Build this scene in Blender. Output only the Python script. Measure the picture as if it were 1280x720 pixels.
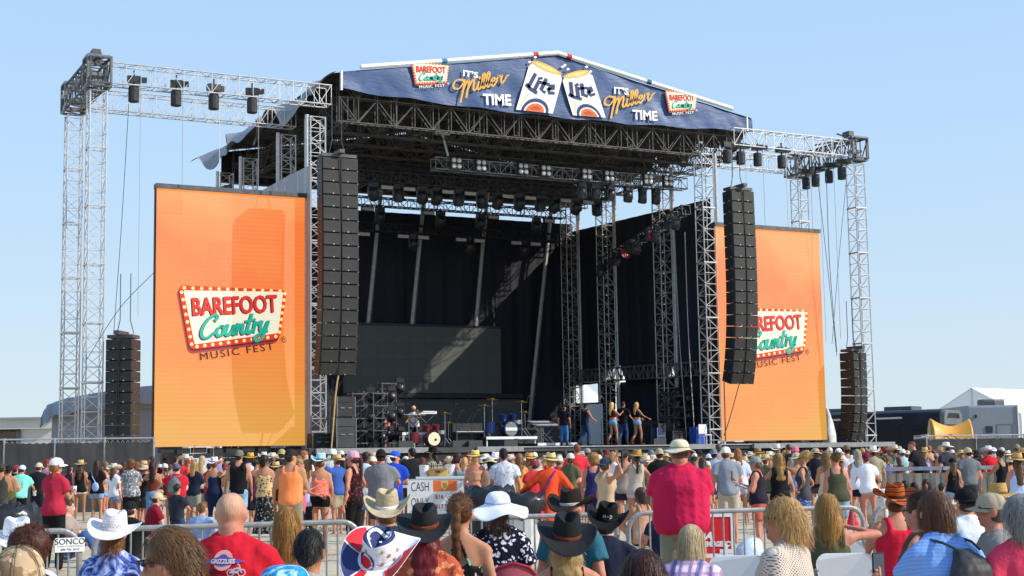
import bpy, math, random
import numpy as np
from mathutils import Vector, Matrix
R = math.radians
rng = random.Random(7)
scene = bpy.context.scene
for o in list(bpy.data.objects): bpy.data.objects.remove(o)

# ---------------------------------------------------------------- camera, sky, sun, exposure
F_PX, PITCH, ROLL, HEAD, CAM_H = 1862.2, .1146, .0163, .4746, 1.5
FWD = np.array([math.sin(HEAD)*math.cos(PITCH), math.cos(HEAD)*math.cos(PITCH), math.sin(PITCH)])
_r0 = np.array([math.cos(HEAD), -math.sin(HEAD), 0.]); _u0 = np.cross(_r0, FWD)
RT = _r0*math.cos(ROLL)-_u0*math.sin(ROLL); UP = _u0*math.cos(ROLL)+_r0*math.sin(ROLL)
CAM = np.array([0, 0, CAM_H])
cam_data = bpy.data.cameras.new('camera'); cam = bpy.data.objects.new('camera', cam_data)
scene.collection.objects.link(cam)
cam.matrix_world = Matrix(((RT[0], UP[0], -FWD[0], 0), (RT[1], UP[1], -FWD[1], 0), (RT[2], UP[2], -FWD[2], CAM_H), (0, 0, 0, 1)))
cam_data.sensor_fit = 'HORIZONTAL'; cam_data.sensor_width = 36; cam_data.lens = F_PX/1280*36
cam_data.clip_start = .1; cam_data.clip_end = 5000
scene.camera = cam

SUN_DIR = Vector((2.3, -2.0, 2.05)).normalized()          # towards the sun: right of the stage, behind the crowd
elev = math.asin(SUN_DIR.z); azim = math.atan2(SUN_DIR.x, SUN_DIR.y)
world = bpy.data.worlds.new('World'); scene.world = world; world.use_nodes = True
wn = world.node_tree; wn.nodes.clear()
wo = wn.nodes.new('ShaderNodeOutputWorld'); bg = wn.nodes.new('ShaderNodeBackground'); sk = wn.nodes.new('ShaderNodeTexSky')
sk.sky_type = 'NISHITA'; sk.sun_disc = False; sk.sun_elevation = elev; sk.sun_rotation = azim
sk.altitude = 0; sk.air_density = 1.0; sk.dust_density = .5; sk.ozone_density = 1.5
bg.inputs['Strength'].default_value = .10
tc = wn.nodes.new('ShaderNodeTexCoord'); sx_ = wn.nodes.new('ShaderNodeSeparateXYZ'); rp = wn.nodes.new('ShaderNodeValToRGB'); mx_ = wn.nodes.new('ShaderNodeMix'); mx_.data_type = 'RGBA'
wn.links.new(tc.outputs['Generated'], sx_.inputs[0]); wn.links.new(sx_.outputs[2], rp.inputs[0])
rp.color_ramp.elements[0].color = (.53, .62, .69, 1); rp.color_ramp.elements[1].position = .5; rp.color_ramp.elements[1].color = (.30, .52, .86, 1)
e_ = rp.color_ramp.elements.new(.2); e_.color = (.42, .60, .805, 1)
sc_ = wn.nodes.new('ShaderNodeVectorMath'); sc_.operation = 'SCALE'; sc_.inputs['Scale'].default_value = 6.9
wn.links.new(rp.outputs[0], sc_.inputs[0]); mx_.inputs[0].default_value = .85
wn.links.new(sk.outputs[0], mx_.inputs[6]); wn.links.new(sc_.outputs[0], mx_.inputs[7]); wn.links.new(mx_.outputs[2], bg.inputs[0]); wn.links.new(bg.outputs[0], wo.inputs[0])
sun_d = bpy.data.lights.new('sun', 'SUN'); sun_d.energy = 2.9; sun_d.angle = R(.5); sun_d.color = (1, .93, .82)
sun = bpy.data.objects.new('sun', sun_d); scene.collection.objects.link(sun)
sun.rotation_euler = SUN_DIR.to_track_quat('Z', 'Y').to_euler(); sun.location = (60, -40, 60)
scene.view_settings.view_transform = 'Standard'; scene.view_settings.look = 'None'
scene.view_settings.exposure = .85; scene.view_settings.gamma = 1; scene.view_settings.use_curve_mapping = False
scene.cycles.max_bounces = 6; scene.cycles.diffuse_bounces = 3

# measuring the place from the photograph: points where a line of sight meets a real plane
def ray(x, y): return FWD+RT*(x-640)/F_PX+UP*(360-y)/F_PX
def PY(x, y, Y): d = ray(x, y); return CAM+d*(Y/d[1])
def PX(x, y, X): d = ray(x, y); return CAM+d*(X/d[0])
def PZ(x, y, Z): d = ray(x, y); return CAM+d*((Z-CAM_H)/d[2])
def PD(x, y, z): return CAM+ray(x, y)*z

# ---------------------------------------------------------------- materials
_mats = {}
def srgb(h):
    if not isinstance(h, str): return tuple(h)
    c = [int(h[i:i+2], 16)/255 for i in (0, 2, 4)]
    return tuple(v/12.92 if v <= .04045 else ((v+.055)/1.055)**2.4 for v in c)
class NT:
    def __init__(s, name):
        s.m = bpy.data.materials.new(name); s.m.use_nodes = True; s.t = s.m.node_tree; s.t.nodes.clear()
        s.out = s.n('OutputMaterial'); s.b = s.n('BsdfPrincipled'); s.l(s.b.outputs[0], s.out.inputs[0])
    def n(s, k, **kw):
        x = s.t.nodes.new('ShaderNode'+k)
        for a, v in kw.items(): setattr(x, a, v)
        return x
    def l(s, a, b): s.t.links.new(a, b)
    def set(s, **kw):
        for k, v in kw.items():
            i = s.b.inputs[k.replace('_', ' ')]
            i.default_value = (*v, 1) if isinstance(v, tuple) and len(v) == 3 else v
    def coord(s, kind='Object', scale=None):
        c = s.n('TexCoord').outputs[kind]
        if scale is not None:
            mp = s.n('Mapping'); mp.inputs['Scale'].default_value = scale if isinstance(scale, (tuple, list)) else (scale,)*3
            s.l(c, mp.inputs[0]); c = mp.outputs[0]
        return c
    def noise(s, co, sc, det=4, rough=.55, dist=0):
        x = s.n('TexNoise'); x.inputs['Scale'].default_value = sc; x.inputs['Detail'].default_value = det
        x.inputs['Roughness'].default_value = rough; x.inputs['Distortion'].default_value = dist
        s.l(co, x.inputs['Vector']); return x.outputs['Fac']
    def ramp(s, f, stops, interp='LINEAR'):
        x = s.n('ValToRGB'); cr = x.color_ramp; cr.interpolation = interp
        while len(cr.elements) < len(stops): cr.elements.new(.5)
        for e, (p, c) in zip(cr.elements, stops): e.position = p; e.color = (*c, 1) if len(c) == 3 else c
        s.l(f, x.inputs[0]); return x.outputs[0]
    def bump(s, h, strength=.3, dist=.01):
        x = s.n('Bump'); x.inputs['Strength'].default_value = strength; x.inputs['Distance'].default_value = dist
        s.l(h, x.inputs['Height']); s.l(x.outputs[0], s.b.inputs['Normal'])
    def math(s, op, a, b=None):
        x = s.n('Math', operation=op)
        for i, v in enumerate((a, b)):
            if v is None: continue
            if isinstance(v, (int, float)): x.inputs[i].default_value = v
            else: s.l(v, x.inputs[i])
        return x.outputs[0]
    def base(s, c): s.l(c, s.b.inputs['Base Color'])
def mul(c, k): return tuple(min(1, v*k) for v in c)
def plain(name, col, rough=.6, metal=0, var=.18, sc=6, bump=0, spec=.4):
    key = (name, col, rough, metal, var, sc)
    if key in _mats: return _mats[key]
    c = srgb(col); t = NT(name); co = t.coord()
    f = t.noise(co, sc, 5)
    t.base(t.ramp(f, [(.3, mul(c, 1-var)), (.7, mul(c, 1+var))]))
    t.set(Roughness=rough, Metallic=metal); t.b.inputs['Specular IOR Level'].default_value = spec
    if bump: t.bump(t.noise(co, sc*4, 4), bump, .01)
    _mats[key] = t.m; return t.m
def glow(name, col, e, refl=.25, rough=.5):
    key = (name, col, e)
    if key in _mats: return _mats[key]
    c = srgb(col); t = NT(name); t.set(Base_Color=mul(c, refl), Roughness=rough, Emission_Color=c, Emission_Strength=e)
    _mats[key] = t.m; return t.m

# ---------------------------------------------------------------- meshes and objects
COL = scene.collection
def mesh_np(name, V, faces, mats=(), midx=None, smooth=False):
    """V: (n,3); faces: list of arrays of equal-sized faces"""
    me = bpy.data.meshes.new(name); V = np.asarray(V, np.float32)
    me.vertices.add(len(V)); me.vertices.foreach_set('co', V.ravel())
    fs = [np.asarray(f, np.int32) for f in faces if len(f)]
    nl = sum(f.size for f in fs); npoly = sum(len(f) for f in fs)
    me.loops.add(nl); me.polygons.add(npoly)
    me.loops.foreach_set('vertex_index', np.concatenate([f.ravel() for f in fs]))
    tot = np.concatenate([np.full(len(f), f.shape[1], np.int32) for f in fs])
    st = np.concatenate([[0], np.cumsum(tot)[:-1]]).astype(np.int32)
    me.polygons.foreach_set('loop_start', st)
    for m in mats: me.materials.append(m)
    if midx is not None: me.polygons.foreach_set('material_index', np.asarray(midx, np.int32))
    me.polygons.foreach_set('use_smooth', np.full(npoly, bool(smooth)))
    me.update(calc_edges=True); return me
class MB:
    """collects shapes; build() links them as ONE mesh object"""
    def __init__(s): s.v = []; s.f = {}; s.n = 0; s.mi = 0
    def add(s, V, F):
        V = np.asarray(V, float).reshape(-1, 3)
        for f in F: s.f.setdefault(len(f), []).append((tuple(i+s.n for i in f), s.mi))
        s.v.append(V); s.n += len(V); return s
    def box(s, c, size, M=None):
        x, y, z = [k/2 for k in size]
        V = np.array([(i, j, k) for i in (-x, x) for j in (-y, y) for k in (-z, z)])
        if M is not None: V = V@np.array(M).T
        return s.add(V+np.array(c), [(0, 1, 3, 2), (4, 6, 7, 5), (0, 4, 5, 1), (2, 3, 7, 6), (0, 2, 6, 4), (1, 5, 7, 3)])
    def bar(s, p, q, r, n=4, r2=None, caps=True):
        p = np.array(p, float); q = np.array(q, float); d = q-p; L = np.linalg.norm(d)
        if L < 1e-6: return s
        d /= L; a = np.array([0, 0, 1.]) if abs(d[2]) < .9 else np.array([1., 0, 0])
        u = np.cross(d, a); u /= np.linalg.norm(u); w = np.cross(d, u); r2 = r if r2 is None else r2
        A = [(math.cos(2*math.pi*(i+.5)/n), math.sin(2*math.pi*(i+.5)/n)) for i in range(n)]
        V = [p+(u*c+w*k)*r for c, k in A]+[q+(u*c+w*k)*r2 for c, k in A]
        F = [(i, (i+1) % n, n+(i+1) % n, n+i) for i in range(n)]
        if caps: F += [tuple(range(n-1, -1, -1)), tuple(range(n, 2*n))]
        return s.add(V, F)
    def path(s, pts, r, n=5):
        for a, b in zip(pts[:-1], pts[1:]): s.bar(a, b, r, n)
        return s
    def quad(s, *P): return s.add(P, [tuple(range(len(P)))])
    def lathe(s, prof, n=16, c=(0, 0, 0), M=None):
        """prof: (r,z) list, closed at the ends by fans"""
        V = []; F = []
        for r, z in prof: V += [(r*math.cos(2*math.pi*i/n), r*math.sin(2*math.pi*i/n), z) for i in range(n)]
        for k in range(len(prof)-1): F += [(k*n+i, k*n+(i+1) % n, (k+1)*n+(i+1) % n, (k+1)*n+i) for i in range(n)]
        F += [tuple(range(n-1, -1, -1)), tuple(range((len(prof)-1)*n, len(prof)*n))]
        V = np.array(V)
        if M is not None: V = V@np.array(M).T
        return s.add(V+np.array(c), F)
    def ball(s, c, r, n=10, m=7):
        r = (r, r, r) if isinstance(r, (int, float)) else r
        V = [(0, 0, -1)]+[(math.sin(math.pi*k/m)*math.cos(2*math.pi*i/n), math.sin(math.pi*k/m)*math.sin(2*math.pi*i/n), -math.cos(math.pi*k/m)) for k in range(1, m) for i in range(n)]+[(0, 0, 1)]
        F = [(0, 1+(i+1) % n, 1+i) for i in range(n)]
        for k in range(m-2): F += [(1+k*n+i, 1+k*n+(i+1) % n, 1+(k+1)*n+(i+1) % n, 1+(k+1)*n+i) for i in range(n)]
        b = 1+(m-2)*n; F += [(b+i, b+(i+1) % n, b+n) for i in range(n)]
        return s.add(np.array(V)*np.array(r)+np.array(c), F)
    def mesh(s, name, mats, smooth=False):
        ks = sorted(s.f); mats = mats if isinstance(mats, (list, tuple)) else [mats]
        return mesh_np(name, np.concatenate(s.v), [[f for f, _ in s.f[k]] for k in ks], mats, [m for k in ks for _, m in s.f[k]], smooth)
    def build(s, name, mats, parent=None, loc=None, smooth=False, **kw):
        return put(name, s.mesh(name, mats, smooth), parent, loc, **kw)
def put(name, me, parent=None, loc=None, rotz=None, label=None, cat=None, group=None, kind=None):
    o = bpy.data.objects.new(name, me); COL.objects.link(o)
    if parent: o.parent = parent
    if loc is not None: o.location = loc
    if rotz is not None: o.rotation_euler = (0, 0, rotz)
    for k, v in (('label', label), ('category', cat), ('group', group), ('kind', kind)):
        if v: o[k] = v
    return o
def thing(name, label, cat, loc=(0, 0, 0), rotz=0, group=None):
    return put(name, None, None, loc, rotz, label, cat, group)
def kids(o): return [c for c in ALLKIDS.get(o.name, ())]
def dup(root, loc, rotz, label=None, group=None):
    r = root.copy(); COL.objects.link(r); r.location = loc; r.rotation_euler = (0, 0, rotz)
    if label: r['label'] = label
    if group: r['group'] = group
    for ch in list(root.children):
        c = ch.copy(); COL.objects.link(c); c.parent = r
        for g in ch.children:
            d = g.copy(); COL.objects.link(d); d.parent = c
    return r
# text as flat mesh
_txt = []; _wraps = {}
def text(body, size, mat, parent, loc, rot, name='lettering', sx=1, offset=0, shear=0, align='CENTER', extrude=0.0, spacing=1):
    cu = bpy.data.curves.new(name, 'FONT'); cu.body = body; cu.size = size; cu.offset = offset; cu.shear = shear
    cu.align_x = align; cu.align_y = 'CENTER'; cu.extrude = extrude; cu.space_character = spacing; cu.resolution_u = 3
    cu.materials.append(mat)
    o = bpy.data.objects.new(name, cu); COL.objects.link(o); o.parent = parent; o.location = loc; o.rotation_euler = rot; o.scale = (sx, 1, 1)
    _txt.append(o); return o
def flush_text():
    dg = bpy.context.evaluated_depsgraph_get(); dg.update()
    for o in _txt:
        me = bpy.data.meshes.new_from_object(o.evaluated_get(dg)); n = o.name.split('.')[0]; par = o.parent
        if 'fw' in o and len(me.vertices):
            c = np.empty(len(me.vertices)*3, np.float32); me.vertices.foreach_get('co', c); c = c.reshape(-1, 3)
            lo, hi = c.min(0), c.max(0); c = (c-(lo+hi)/2)*np.array([o['fw']/(hi[0]-lo[0]), o['fh']/(hi[1]-lo[1]), 1]); me.vertices.foreach_set('co', c.astype(np.float32).ravel())
        
        if o.name in _wraps:
            c = np.empty(len(me.vertices)*3, np.float32); me.vertices.foreach_get('co', c); c = _wraps[o.name](c.reshape(-1, 3).astype(float)); me.vertices.foreach_set('co', c.astype(np.float32).ravel())
        q = bpy.data.objects.new(n, me); COL.objects.link(q); q.parent = par; q.location = o.location; q.rotation_euler = o.rotation_euler; q.scale = o.scale
        cu = o.data; bpy.data.objects.remove(o); bpy.data.curves.remove(cu); q.name = n
    _txt.clear()
def spline(pts, k=6):
    P = np.array(pts, float); Q = np.vstack([2*P[0]-P[1], P, 2*P[-1]-P[-2]]); out = []
    for i in range(1, len(Q)-2):
        for t in np.linspace(0, 1, k, endpoint=False):
            a, b, c, d = Q[i-1:i+3]
            out.append(.5*((2*b)+(c-a)*t+(2*a-5*b+4*c-d)*t*t+(3*b-a-3*c+d)*t**3))
    out.append(P[-1]); return np.array(out)
def ribbon(mb, pts, w, z=0, k=6, wf=None, smooth=True):
    """flat brush stroke in the XY plane with thickness w (wf: slanted-nib contrast)"""
    C = spline(pts, k) if smooth else np.array(pts, float)
    T = np.gradient(C, axis=0); T /= np.linalg.norm(T, axis=1)[:, None]+1e-9; N = np.stack([-T[:, 1], T[:, 0]], 1)
    W = np.full(len(C), w/2)
    if wf is not None: W = w/2*(wf+(1-wf)*np.abs(T[:, 1]*.9+T[:, 0]*-.25))
    C2 = C.copy(); C2[0] -= T[0]*w*.35; C2[-1] += T[-1]*w*.35; C = C2
    A = C+N*W[:, None]; B = C-N*W[:, None]; n = len(C)
    V = [(x, y, z) for x, y in A]+[(x, y, z) for x, y in B]
    mb.add(V, [(n+i, n+i+1, i+1, i) for i in range(n-1)])
def poly(mb, pts, z=0): mb.add([(x, y, z) for x, y in pts], [tuple(range(len(pts)))])
def fan(mb, c, pts, z=0):
    n = len(pts); mb.add([(*c, z)]+[(x, y, z) for x, y in pts], [(0, 1+i, 1+(i+1) % n) for i in range(n)])
def disc(mb, x, y, r, z=0, n=14, ry=None): poly(mb, [(x+r*math.cos(2*math.pi*i/n), y+(ry or r)*math.sin(2*math.pi*i/n)) for i in range(n)], z)
def hashn(V, sc, seed=0):
    """cheap smooth 3-D noise in -1..1 from a few rotated sines"""
    r = np.random.RandomState(seed); o = np.zeros(len(V)); a = 1
    for k in range(5):
        d = r.normal(size=(3, 3)); s = sc*(1.0+.75*k)
        o += a*np.sin(V@d[0]*s+r.rand()*6.3+1.3*np.sin(V@d[1]*s*.7+r.rand()*6.3))*np.cos(V@d[2]*s*.6+r.rand()*6.3); a *= .75
    return o/2.2
# ================================================================ SETTING
ALU = plain('aluminium', (.62, .60, .58), .38, .75, .15, 3)
STEEL = plain('galvanised_steel', (.42, .42, .42), .45, .6, .2, 8)
DARKSTEEL = plain('dark_steel', (.10, .10, .105), .5, .5, .25, 4)
ROOFSTEEL = plain('roof_steel', (.08, .076, .068), .6, .2, .35, 3)
BLACK = plain('black_paint', (.018, .018, .02), .55, 0, .3, 5)
BLACKSAT = plain('black_plastic', (.03, .03, .033), .35, 0, .2, 9)
WHITEP = plain('white_paint', (.78, .78, .77), .5, 0, .08, 4)
CABLE = plain('cable', (.03, .03, .03), .6)
def sand_mat():
    t = NT('sand'); co = t.coord('Object')
    a = t.noise(co, .35, 4); b = t.noise(co, 2.2, 6, .62); c = t.noise(co, 90, 3)
    s = t.math('ADD', t.math('MULTIPLY', a, .4), t.math('MULTIPLY', b, .45)); s = t.math('ADD', s, t.math('MULTIPLY', c, .2))
    t.base(t.ramp(s, [(.32, (.31, .25, .165)), (.5, (.47, .39, .27)), (.72, (.57, .49, .36))])); t.set(Roughness=.95)
    h = t.math('ADD', t.math('MULTIPLY', t.noise(co, 5, 3), 1.0), t.math('MULTIPLY', c, .12)); t.bump(h, .9, .06); return t.m
def ground():
    xs = np.concatenate([[-900, -300, -100, -40, -15], np.arange(-8, 36, .33), [40, 48, 60, 90, 150, 400, 1200]])
    ys = np.concatenate([[-400, -60, -10], np.arange(2, 52, .33), [56, 64, 80, 120, 200, 500, 1800]])
    X, Y = np.meshgrid(xs, ys, indexing='ij'); V = np.stack([X.ravel(), Y.ravel(), np.zeros(X.size)], 1)
    m = ((X > -8) & (X < 36) & (Y > 2) & (Y < 52)).ravel()
    V[:, 2] = np.where(m, .022*hashn(V*[1, 1, 0], 1.1, 3)+.016*hashn(V*[1, 1, 0], 3.7, 5), 0)-.02
    n = len(ys); i = np.arange(len(xs)-1)[:, None]*n+np.arange(n-1)[None]; i = i.ravel()
    put('ground', mesh_np('ground', V, [np.stack([i, i+n, i+n+1, i+1], 1)], [sand_mat()], smooth=True), kind='structure')
ground()

# ---------------------------------------------------------------- trusses
_tm = {}
def truss_mesh(L, w, d, bays, rc=.028, rd=.014, mat=None, axis='X', ladder=False):
    """box truss section of length L centred on its axis, w across, d deep"""
    key = (L, w, d, bays, rc, rd, mat.name, axis)
    if key in _tm: return _tm[key]
    b = MB(); c = [(-w/2, -d/2), (w/2, -d/2), (w/2, d/2), (-w/2, d/2)]
    for y, z in c: b.bar((0, y, z), (L, y, z), rc, 6)
    st = L/bays
    for k in range(4):
        p, q = c[k], c[(k+1) % 4]
        for i in range(bays):
            x0, x1 = i*st+.02, (i+1)*st-.02
            A, B = (p, q) if (i+k) % 2 else (q, p)
            if not ladder: b.bar((x0, *A), (x1, *B), rd, 4, caps=False)
            if i or 1: b.bar((x0, *p), (x0, *q), rd, 4, caps=False)
        b.bar((L-.02, *p), (L-.02, *q), rd, 4, caps=False)
    if axis == 'Z':
        for a in b.v: a[:] = np.stack([a[:, 1], a[:, 2], a[:, 0]], 1)
    if axis == 'Y':
        for a in b.v: a[:] = np.stack([a[:, 1], a[:, 0], a[:, 2]], 1)
    _tm[key] = b.mesh('truss_section', mat); return _tm[key]
def tower(x, y, h, w, label, z0=0, sec=2.3, mat=ALU, pole=None, group=None, dark=False, d=None):
    t = thing('truss_tower', label, 'tower', (x, y, z0), group=group); d = d or w
    n = max(1, round((h-.25)/sec)); L = (h-.25)/n
    MB().box((0, 0, .1), (w+.5, d+.5, .2)).build('base_plate', DARKSTEEL, t)
    me = truss_mesh(L, w, d, max(3, round(L/.48)), .03, .016, mat, 'Z')
    for i in range(n):
        put('truss_section', me, t, (0, 0, .2+i*L))
        b = MB()
        for sx in (-1, 1):
            b.box((sx*w/2, 0, 0), (.07, d+.07, .06)); b.box((0, sx*d/2, 0), (w+.07, .068, .056))
        b.build('joint_collar', mat, t, (0, 0, .2+i*L))
    if pole:
        MB().bar((pole[0], pole[1], .2), (pole[0], pole[1], h), .085, 10).build('mast_pole', pole[2], t, smooth=False)
    return t
def beam(p, q, w, d, label, cat='truss', mat=ALU, sec=2.4, name='truss_beam', rc=.03, rd=.016, bay=.55, group=None):
    p = np.array(p, float); q = np.array(q, float); D = q-p; L = np.linalg.norm(D); n = max(1, round(L/sec))
    t = thing(name, label, cat, p, group=group)
    rot = Vector(D).to_track_quat('X', 'Z').to_euler()
    me = truss_mesh(L/n, w, d, max(2, round(L/n/bay)), rc, rd, mat, 'X')
    for i in range(n):
        o = put('truss_section', me, t, D*i/n); o.rotation_euler = rot
    return t
# outer frames that carry the screens
ZT = 16.0
TX = {'left': (11.1, 20.2), 'right': (46.85, 39.6)}
for side, (xo, xi) in TX.items():
    tower(xo, 55, 15.35, .6, f'bright aluminium truss tower at the far {side} front corner of the stage', group='outer truss towers')
    tower(xo, 59.3, 15.35, .6, f'thinner looking truss tower right behind the far {side} front tower', group='outer truss towers')
    for y, w in ((55, 'front'), (59.3, 'rear')):
        s = 1 if xi > xo else -1
        beam((xo+s*.45, y, ZT), (xi, y, ZT), .6, .78, f'{w} horizontal aluminium truss from the stage roof to the far {side} tower', group='screen trusses')
    t = beam((xo, 54.4, ZT), (xo, 60, ZT), .72, .95, f'dark grey end truss joining the two far {side} towers', mat=DARKSTEEL, rc=.05, rd=.03, group='end trusses')
    for y in (55, 59.3):
        b = MB()
        for sx in (-.42, .42):
            for sy in (-.42, .42): b.box((sx, sy, 0), (.09, .09, 1.15))
            for z in (-.55, .55): b.box((sx, 0, z), (.085, .75, .085))
        for z in (-.551, .551):
            for sy in (-.42, .42): b.box((0, sy, z), (.75, .085, .085))
        b.box((0, 0, -.1), (.5, .5, .12)).bar((-.3, -.3, .3), (.3, .3, .35), .06)
        b.build('sleeve_block', plain('sleeve_steel', (.2, .2, .2), .45, .6, .25, 5), t, (0, y-54.4, 0))
    b = MB().bar((0, 0, .5), (0, 3.2, .75), .05).bar((-.2, .3, .55), (.25, 1, .9), .07).bar((.2, .5, .5), (-.1, 1.4, .95), .05).box((0, .7, .8), (.3, .5, .22))
    b.build('pulley_block', DARKSTEEL, t, (0, .3, .05))
# ---------------------------------------------------------------- stage
XL, XR, YF, YB = 19.72, 38.3, 55.0, 68.0
DECK = 2.0
st = thing('stage', 'black concert stage deck with dark skirt across the whole front', 'stage', (0, 0, 0))
MB().box((32, 60.2, DECK-.1), (27.5, 16.6, .2)).build('deck', plain('stage_deck', (.045, .045, .05), .5, 0, .3, 2), st)
b = MB()
for i in range(18): b.box((18.6+.76+i*1.52, 51.98+(.012 if i % 2 else 0), .89), (1.515, .03, 1.78))
b.build('skirt', plain('skirt_cloth', (.02, .02, .023), .85, 0, .3, 1.5), st)
for x0, x1 in ((18.5, 23.3), (25, 27), (34.2, 36), (38, 45.7)):
    MB().box(((x0+x1)/2, 51.86, DECK-.09), (x1-x0, .2, .2)).build('edge_trim', plain('edge_trim', (.25, .25, .25), .6), st)
MB().box((32.2, 51.87, DECK-.02), (13.3, .05, .035)).build('edge_strip', STEEL, st)
for i in range(12): MB().box((19.5+i*2.2, 60, .9), (.12, 14, 1.75)).build('support_frame', DARKSTEEL, st)
# roof
roof = thing('stage_roof', 'large gabled stage roof of dark steel trusses under a black tarpaulin', 'roof', (30.6, 55, 15.1))
GH = lambda x: 1.75+1.85*(1-abs(x)/10.1)
def gable_truss(y, mat, step=.95):
    b = MB(); xs = np.linspace(-9.9, 9.9, 25)
    for dy in (-.14, .14):
        b.bar((-9.95, dy, 0), (9.95, dy, 0), .035, 5); b.bar((-9.95, dy, 1.0), (9.95, dy, 1.0), .03, 5)
        for s in (-1, 1): b.bar((s*9.95, dy, GH(9.95)), (0, dy, GH(0)), .035, 5)
        for i, x in enumerate(xs):
            b.bar((x, dy, 0), (x, dy, GH(x)), .021, 4, caps=False)
            if i < len(xs)-1:
                x1 = xs[i+1]
                b.bar((x, dy, 0) if i % 2 else (x, dy, 1), (x1, dy, 1) if i % 2 else (x1, dy, 0), .023, 4, caps=False)
                b.bar((x, dy, 1) if i % 2 else (x, dy, GH(x)), (x1, dy, GH(x1)) if i % 2 else (x1, dy, 1), .019, 4, caps=False)
    for i, x in enumerate(xs):
        b.bar((x, -.14, 0), (x, .14, 0), .02, 4, caps=False)
        pass
    return b.mesh('roof_truss', mat)
gt = gable_truss(0, ROOFSTEEL)
for y in (.35, 2.3, 4.3, 6.3, 8.4, 10.5, 12.6, 14.8): put('roof_truss', gt, roof, (0, y, 0))
pm = truss_mesh(14.6, .26, .95, 12, .026, .017, ROOFSTEEL, 'Y')
for x in np.arange(-9.4, 9.5, 1.88): put('purlin', pm, roof, (x, .2, .56))
b = MB()
for x in np.arange(-9, 9.1, 3.3):
    for y0, y1 in ((.3, 4.3), (4.3, 8.4), (8.4, 12.6)): b.bar((x, y0, .05), (x+3, y1, .05), .018); b.bar((x+3, y0, .05), (x, y1, .05), .018)
b.build('wind_brace', ROOFSTEEL, roof)
tarpm = plain('roof_tarpaulin', (.022, .022, .024), .6, 0, .25, .7)
for s in (-1, 1):
    xs = np.linspace(0, 10.25*s, 22); ys = np.linspace(-.05, 16.3, 28); X, Y = np.meshgrid(xs, ys, indexing='ij')
    Z = 1.85+1.85*(1-np.abs(X)/10.1); V = np.stack([X.ravel(), Y.ravel(), Z.ravel()], 1)
    V[:, 2] += .03*hashn(V, .9, 4)*(np.abs(V[:, 0]) > .5)
    n = 28; i = (np.arange(21)[:, None]*n+np.arange(n-1)[None]).ravel()
    F = np.stack([i, i+n, i+n+1, i+1], 1); k = len(V)
    V2 = np.concatenate([V, V+[0, 0, .04]])
    put('roof_cover', mesh_np('roof_cover', V2, [F, F[:, ::-1]+k], [tarpm], smooth=True), roof)
for s in (-1, 1):
    b = MB().add([(0, 16.25, 3.6), (s*10.1, 16.25, 1.8), (s*10.1, 16.25, .25), (0, 16.25, .25), (0, 16.3, 3.6), (s*10.1, 16.3, 1.8), (s*10.1, 16.3, .25), (0, 16.3, .25)], [(0, 1, 2, 3), (7, 6, 5, 4), (3, 2, 6, 7), (1, 5, 6, 2)]); b.build('rear_valance', tarpm, roof)
# flapping grey side tarps under the eaves
grey_tarp = plain('grey_tarpaulin', (.27, .275, .285), .6, 0, .15, .8)
def flap(s, y0, y1, drop, seed, out=.5, mat=grey_tarp):
    r = np.random.RandomState(seed); ny, nz = 40, 10; ys = np.linspace(y0, y1, ny); V = []
    edge = drop*(.75+.35*np.sin(ys*1.3+r.rand()*6)+.2*np.sin(ys*3.1+r.rand()*6))
    for j, y in enumerate(ys):
        for k in range(nz):
            t = k/(nz-1)
            V.append((s*(10.1+out*t*(.8+.3*math.sin(y*.9+seed))+.05*math.sin(y*4+t*3)), y, 1.95-edge[j]*t**1.4+.06*math.sin(y*2.3+seed)*t))
    V = np.array(V); i = (np.arange(ny-1)[:, None]*nz+np.arange(nz-1)[None]).ravel(); F = np.stack([i, i+nz, i+nz+1, i+1], 1)
    put('side_tarp', mesh_np('side_tarp', np.concatenate([V, V+[s*.03, 0, 0]]), [F, F[:, ::-1]+len(V)], [mat], smooth=True), roof)
flap(-1, -.05, 9.0, 1.05, 2, .95); flap(-1, 8.6, 17.0, 1.1, 5, 1.25); flap(1, 0, 8, 1.1, 4, .2); flap(1, 8, 16, 1.0, 7, .3, tarpm)
b = MB()
for s in (-1, 1): b.bar((s*9.1, -.12, 2.12+.1), (s*.0, -.12, 3.82), .1, 8)
b.build('ridge_tube', WHITEP, roof)
for x, m in ((-1.1, 'c03030'), (.55, 'c03030'), (-5.4, '3080a8'), (4.6, '30507a')):
    MB().bar((x-.12, -.12, 3.82-1.6*abs(x-.12)/9.1), (x+.12, -.12, 3.82-1.6*abs(x+.12)/9.1), .107, 8).build('strap', plain('strap_'+m, m), roof)
b = MB().bar((-9.9, -.05, 1.2), (-9.9, -.05, 2.0), .06, 6).bar((9.95, -.05, 1.25), (9.95, -.05, 1.9), .06, 6); b.build('corner_post', WHITEP, roof)
# towers of the stage
for side, x in (('left', XL), ('right', XR)):
    s = -1 if side == 'left' else 1
    for k, (y, w) in enumerate(((55.3, 'front'), (58.9, 'second'), (64.2, 'third'), (67.9, 'rear'))):
        tower(x, y, 15.2, .62, f'{w} truss tower with mast pole on the {side} side of the stage', pole=(s*.5 if side == 'right' else -.42, -.2, plain('mast_grey', (.5, .5, .49), .4, .2)), group='stage towers',
              mat=ALU if k == 0 else plain('dull_aluminium', (.42, .40, .37), .45, .55, .2, 3))  # towers behind the front pair get a darker, less metallic aluminium
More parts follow.
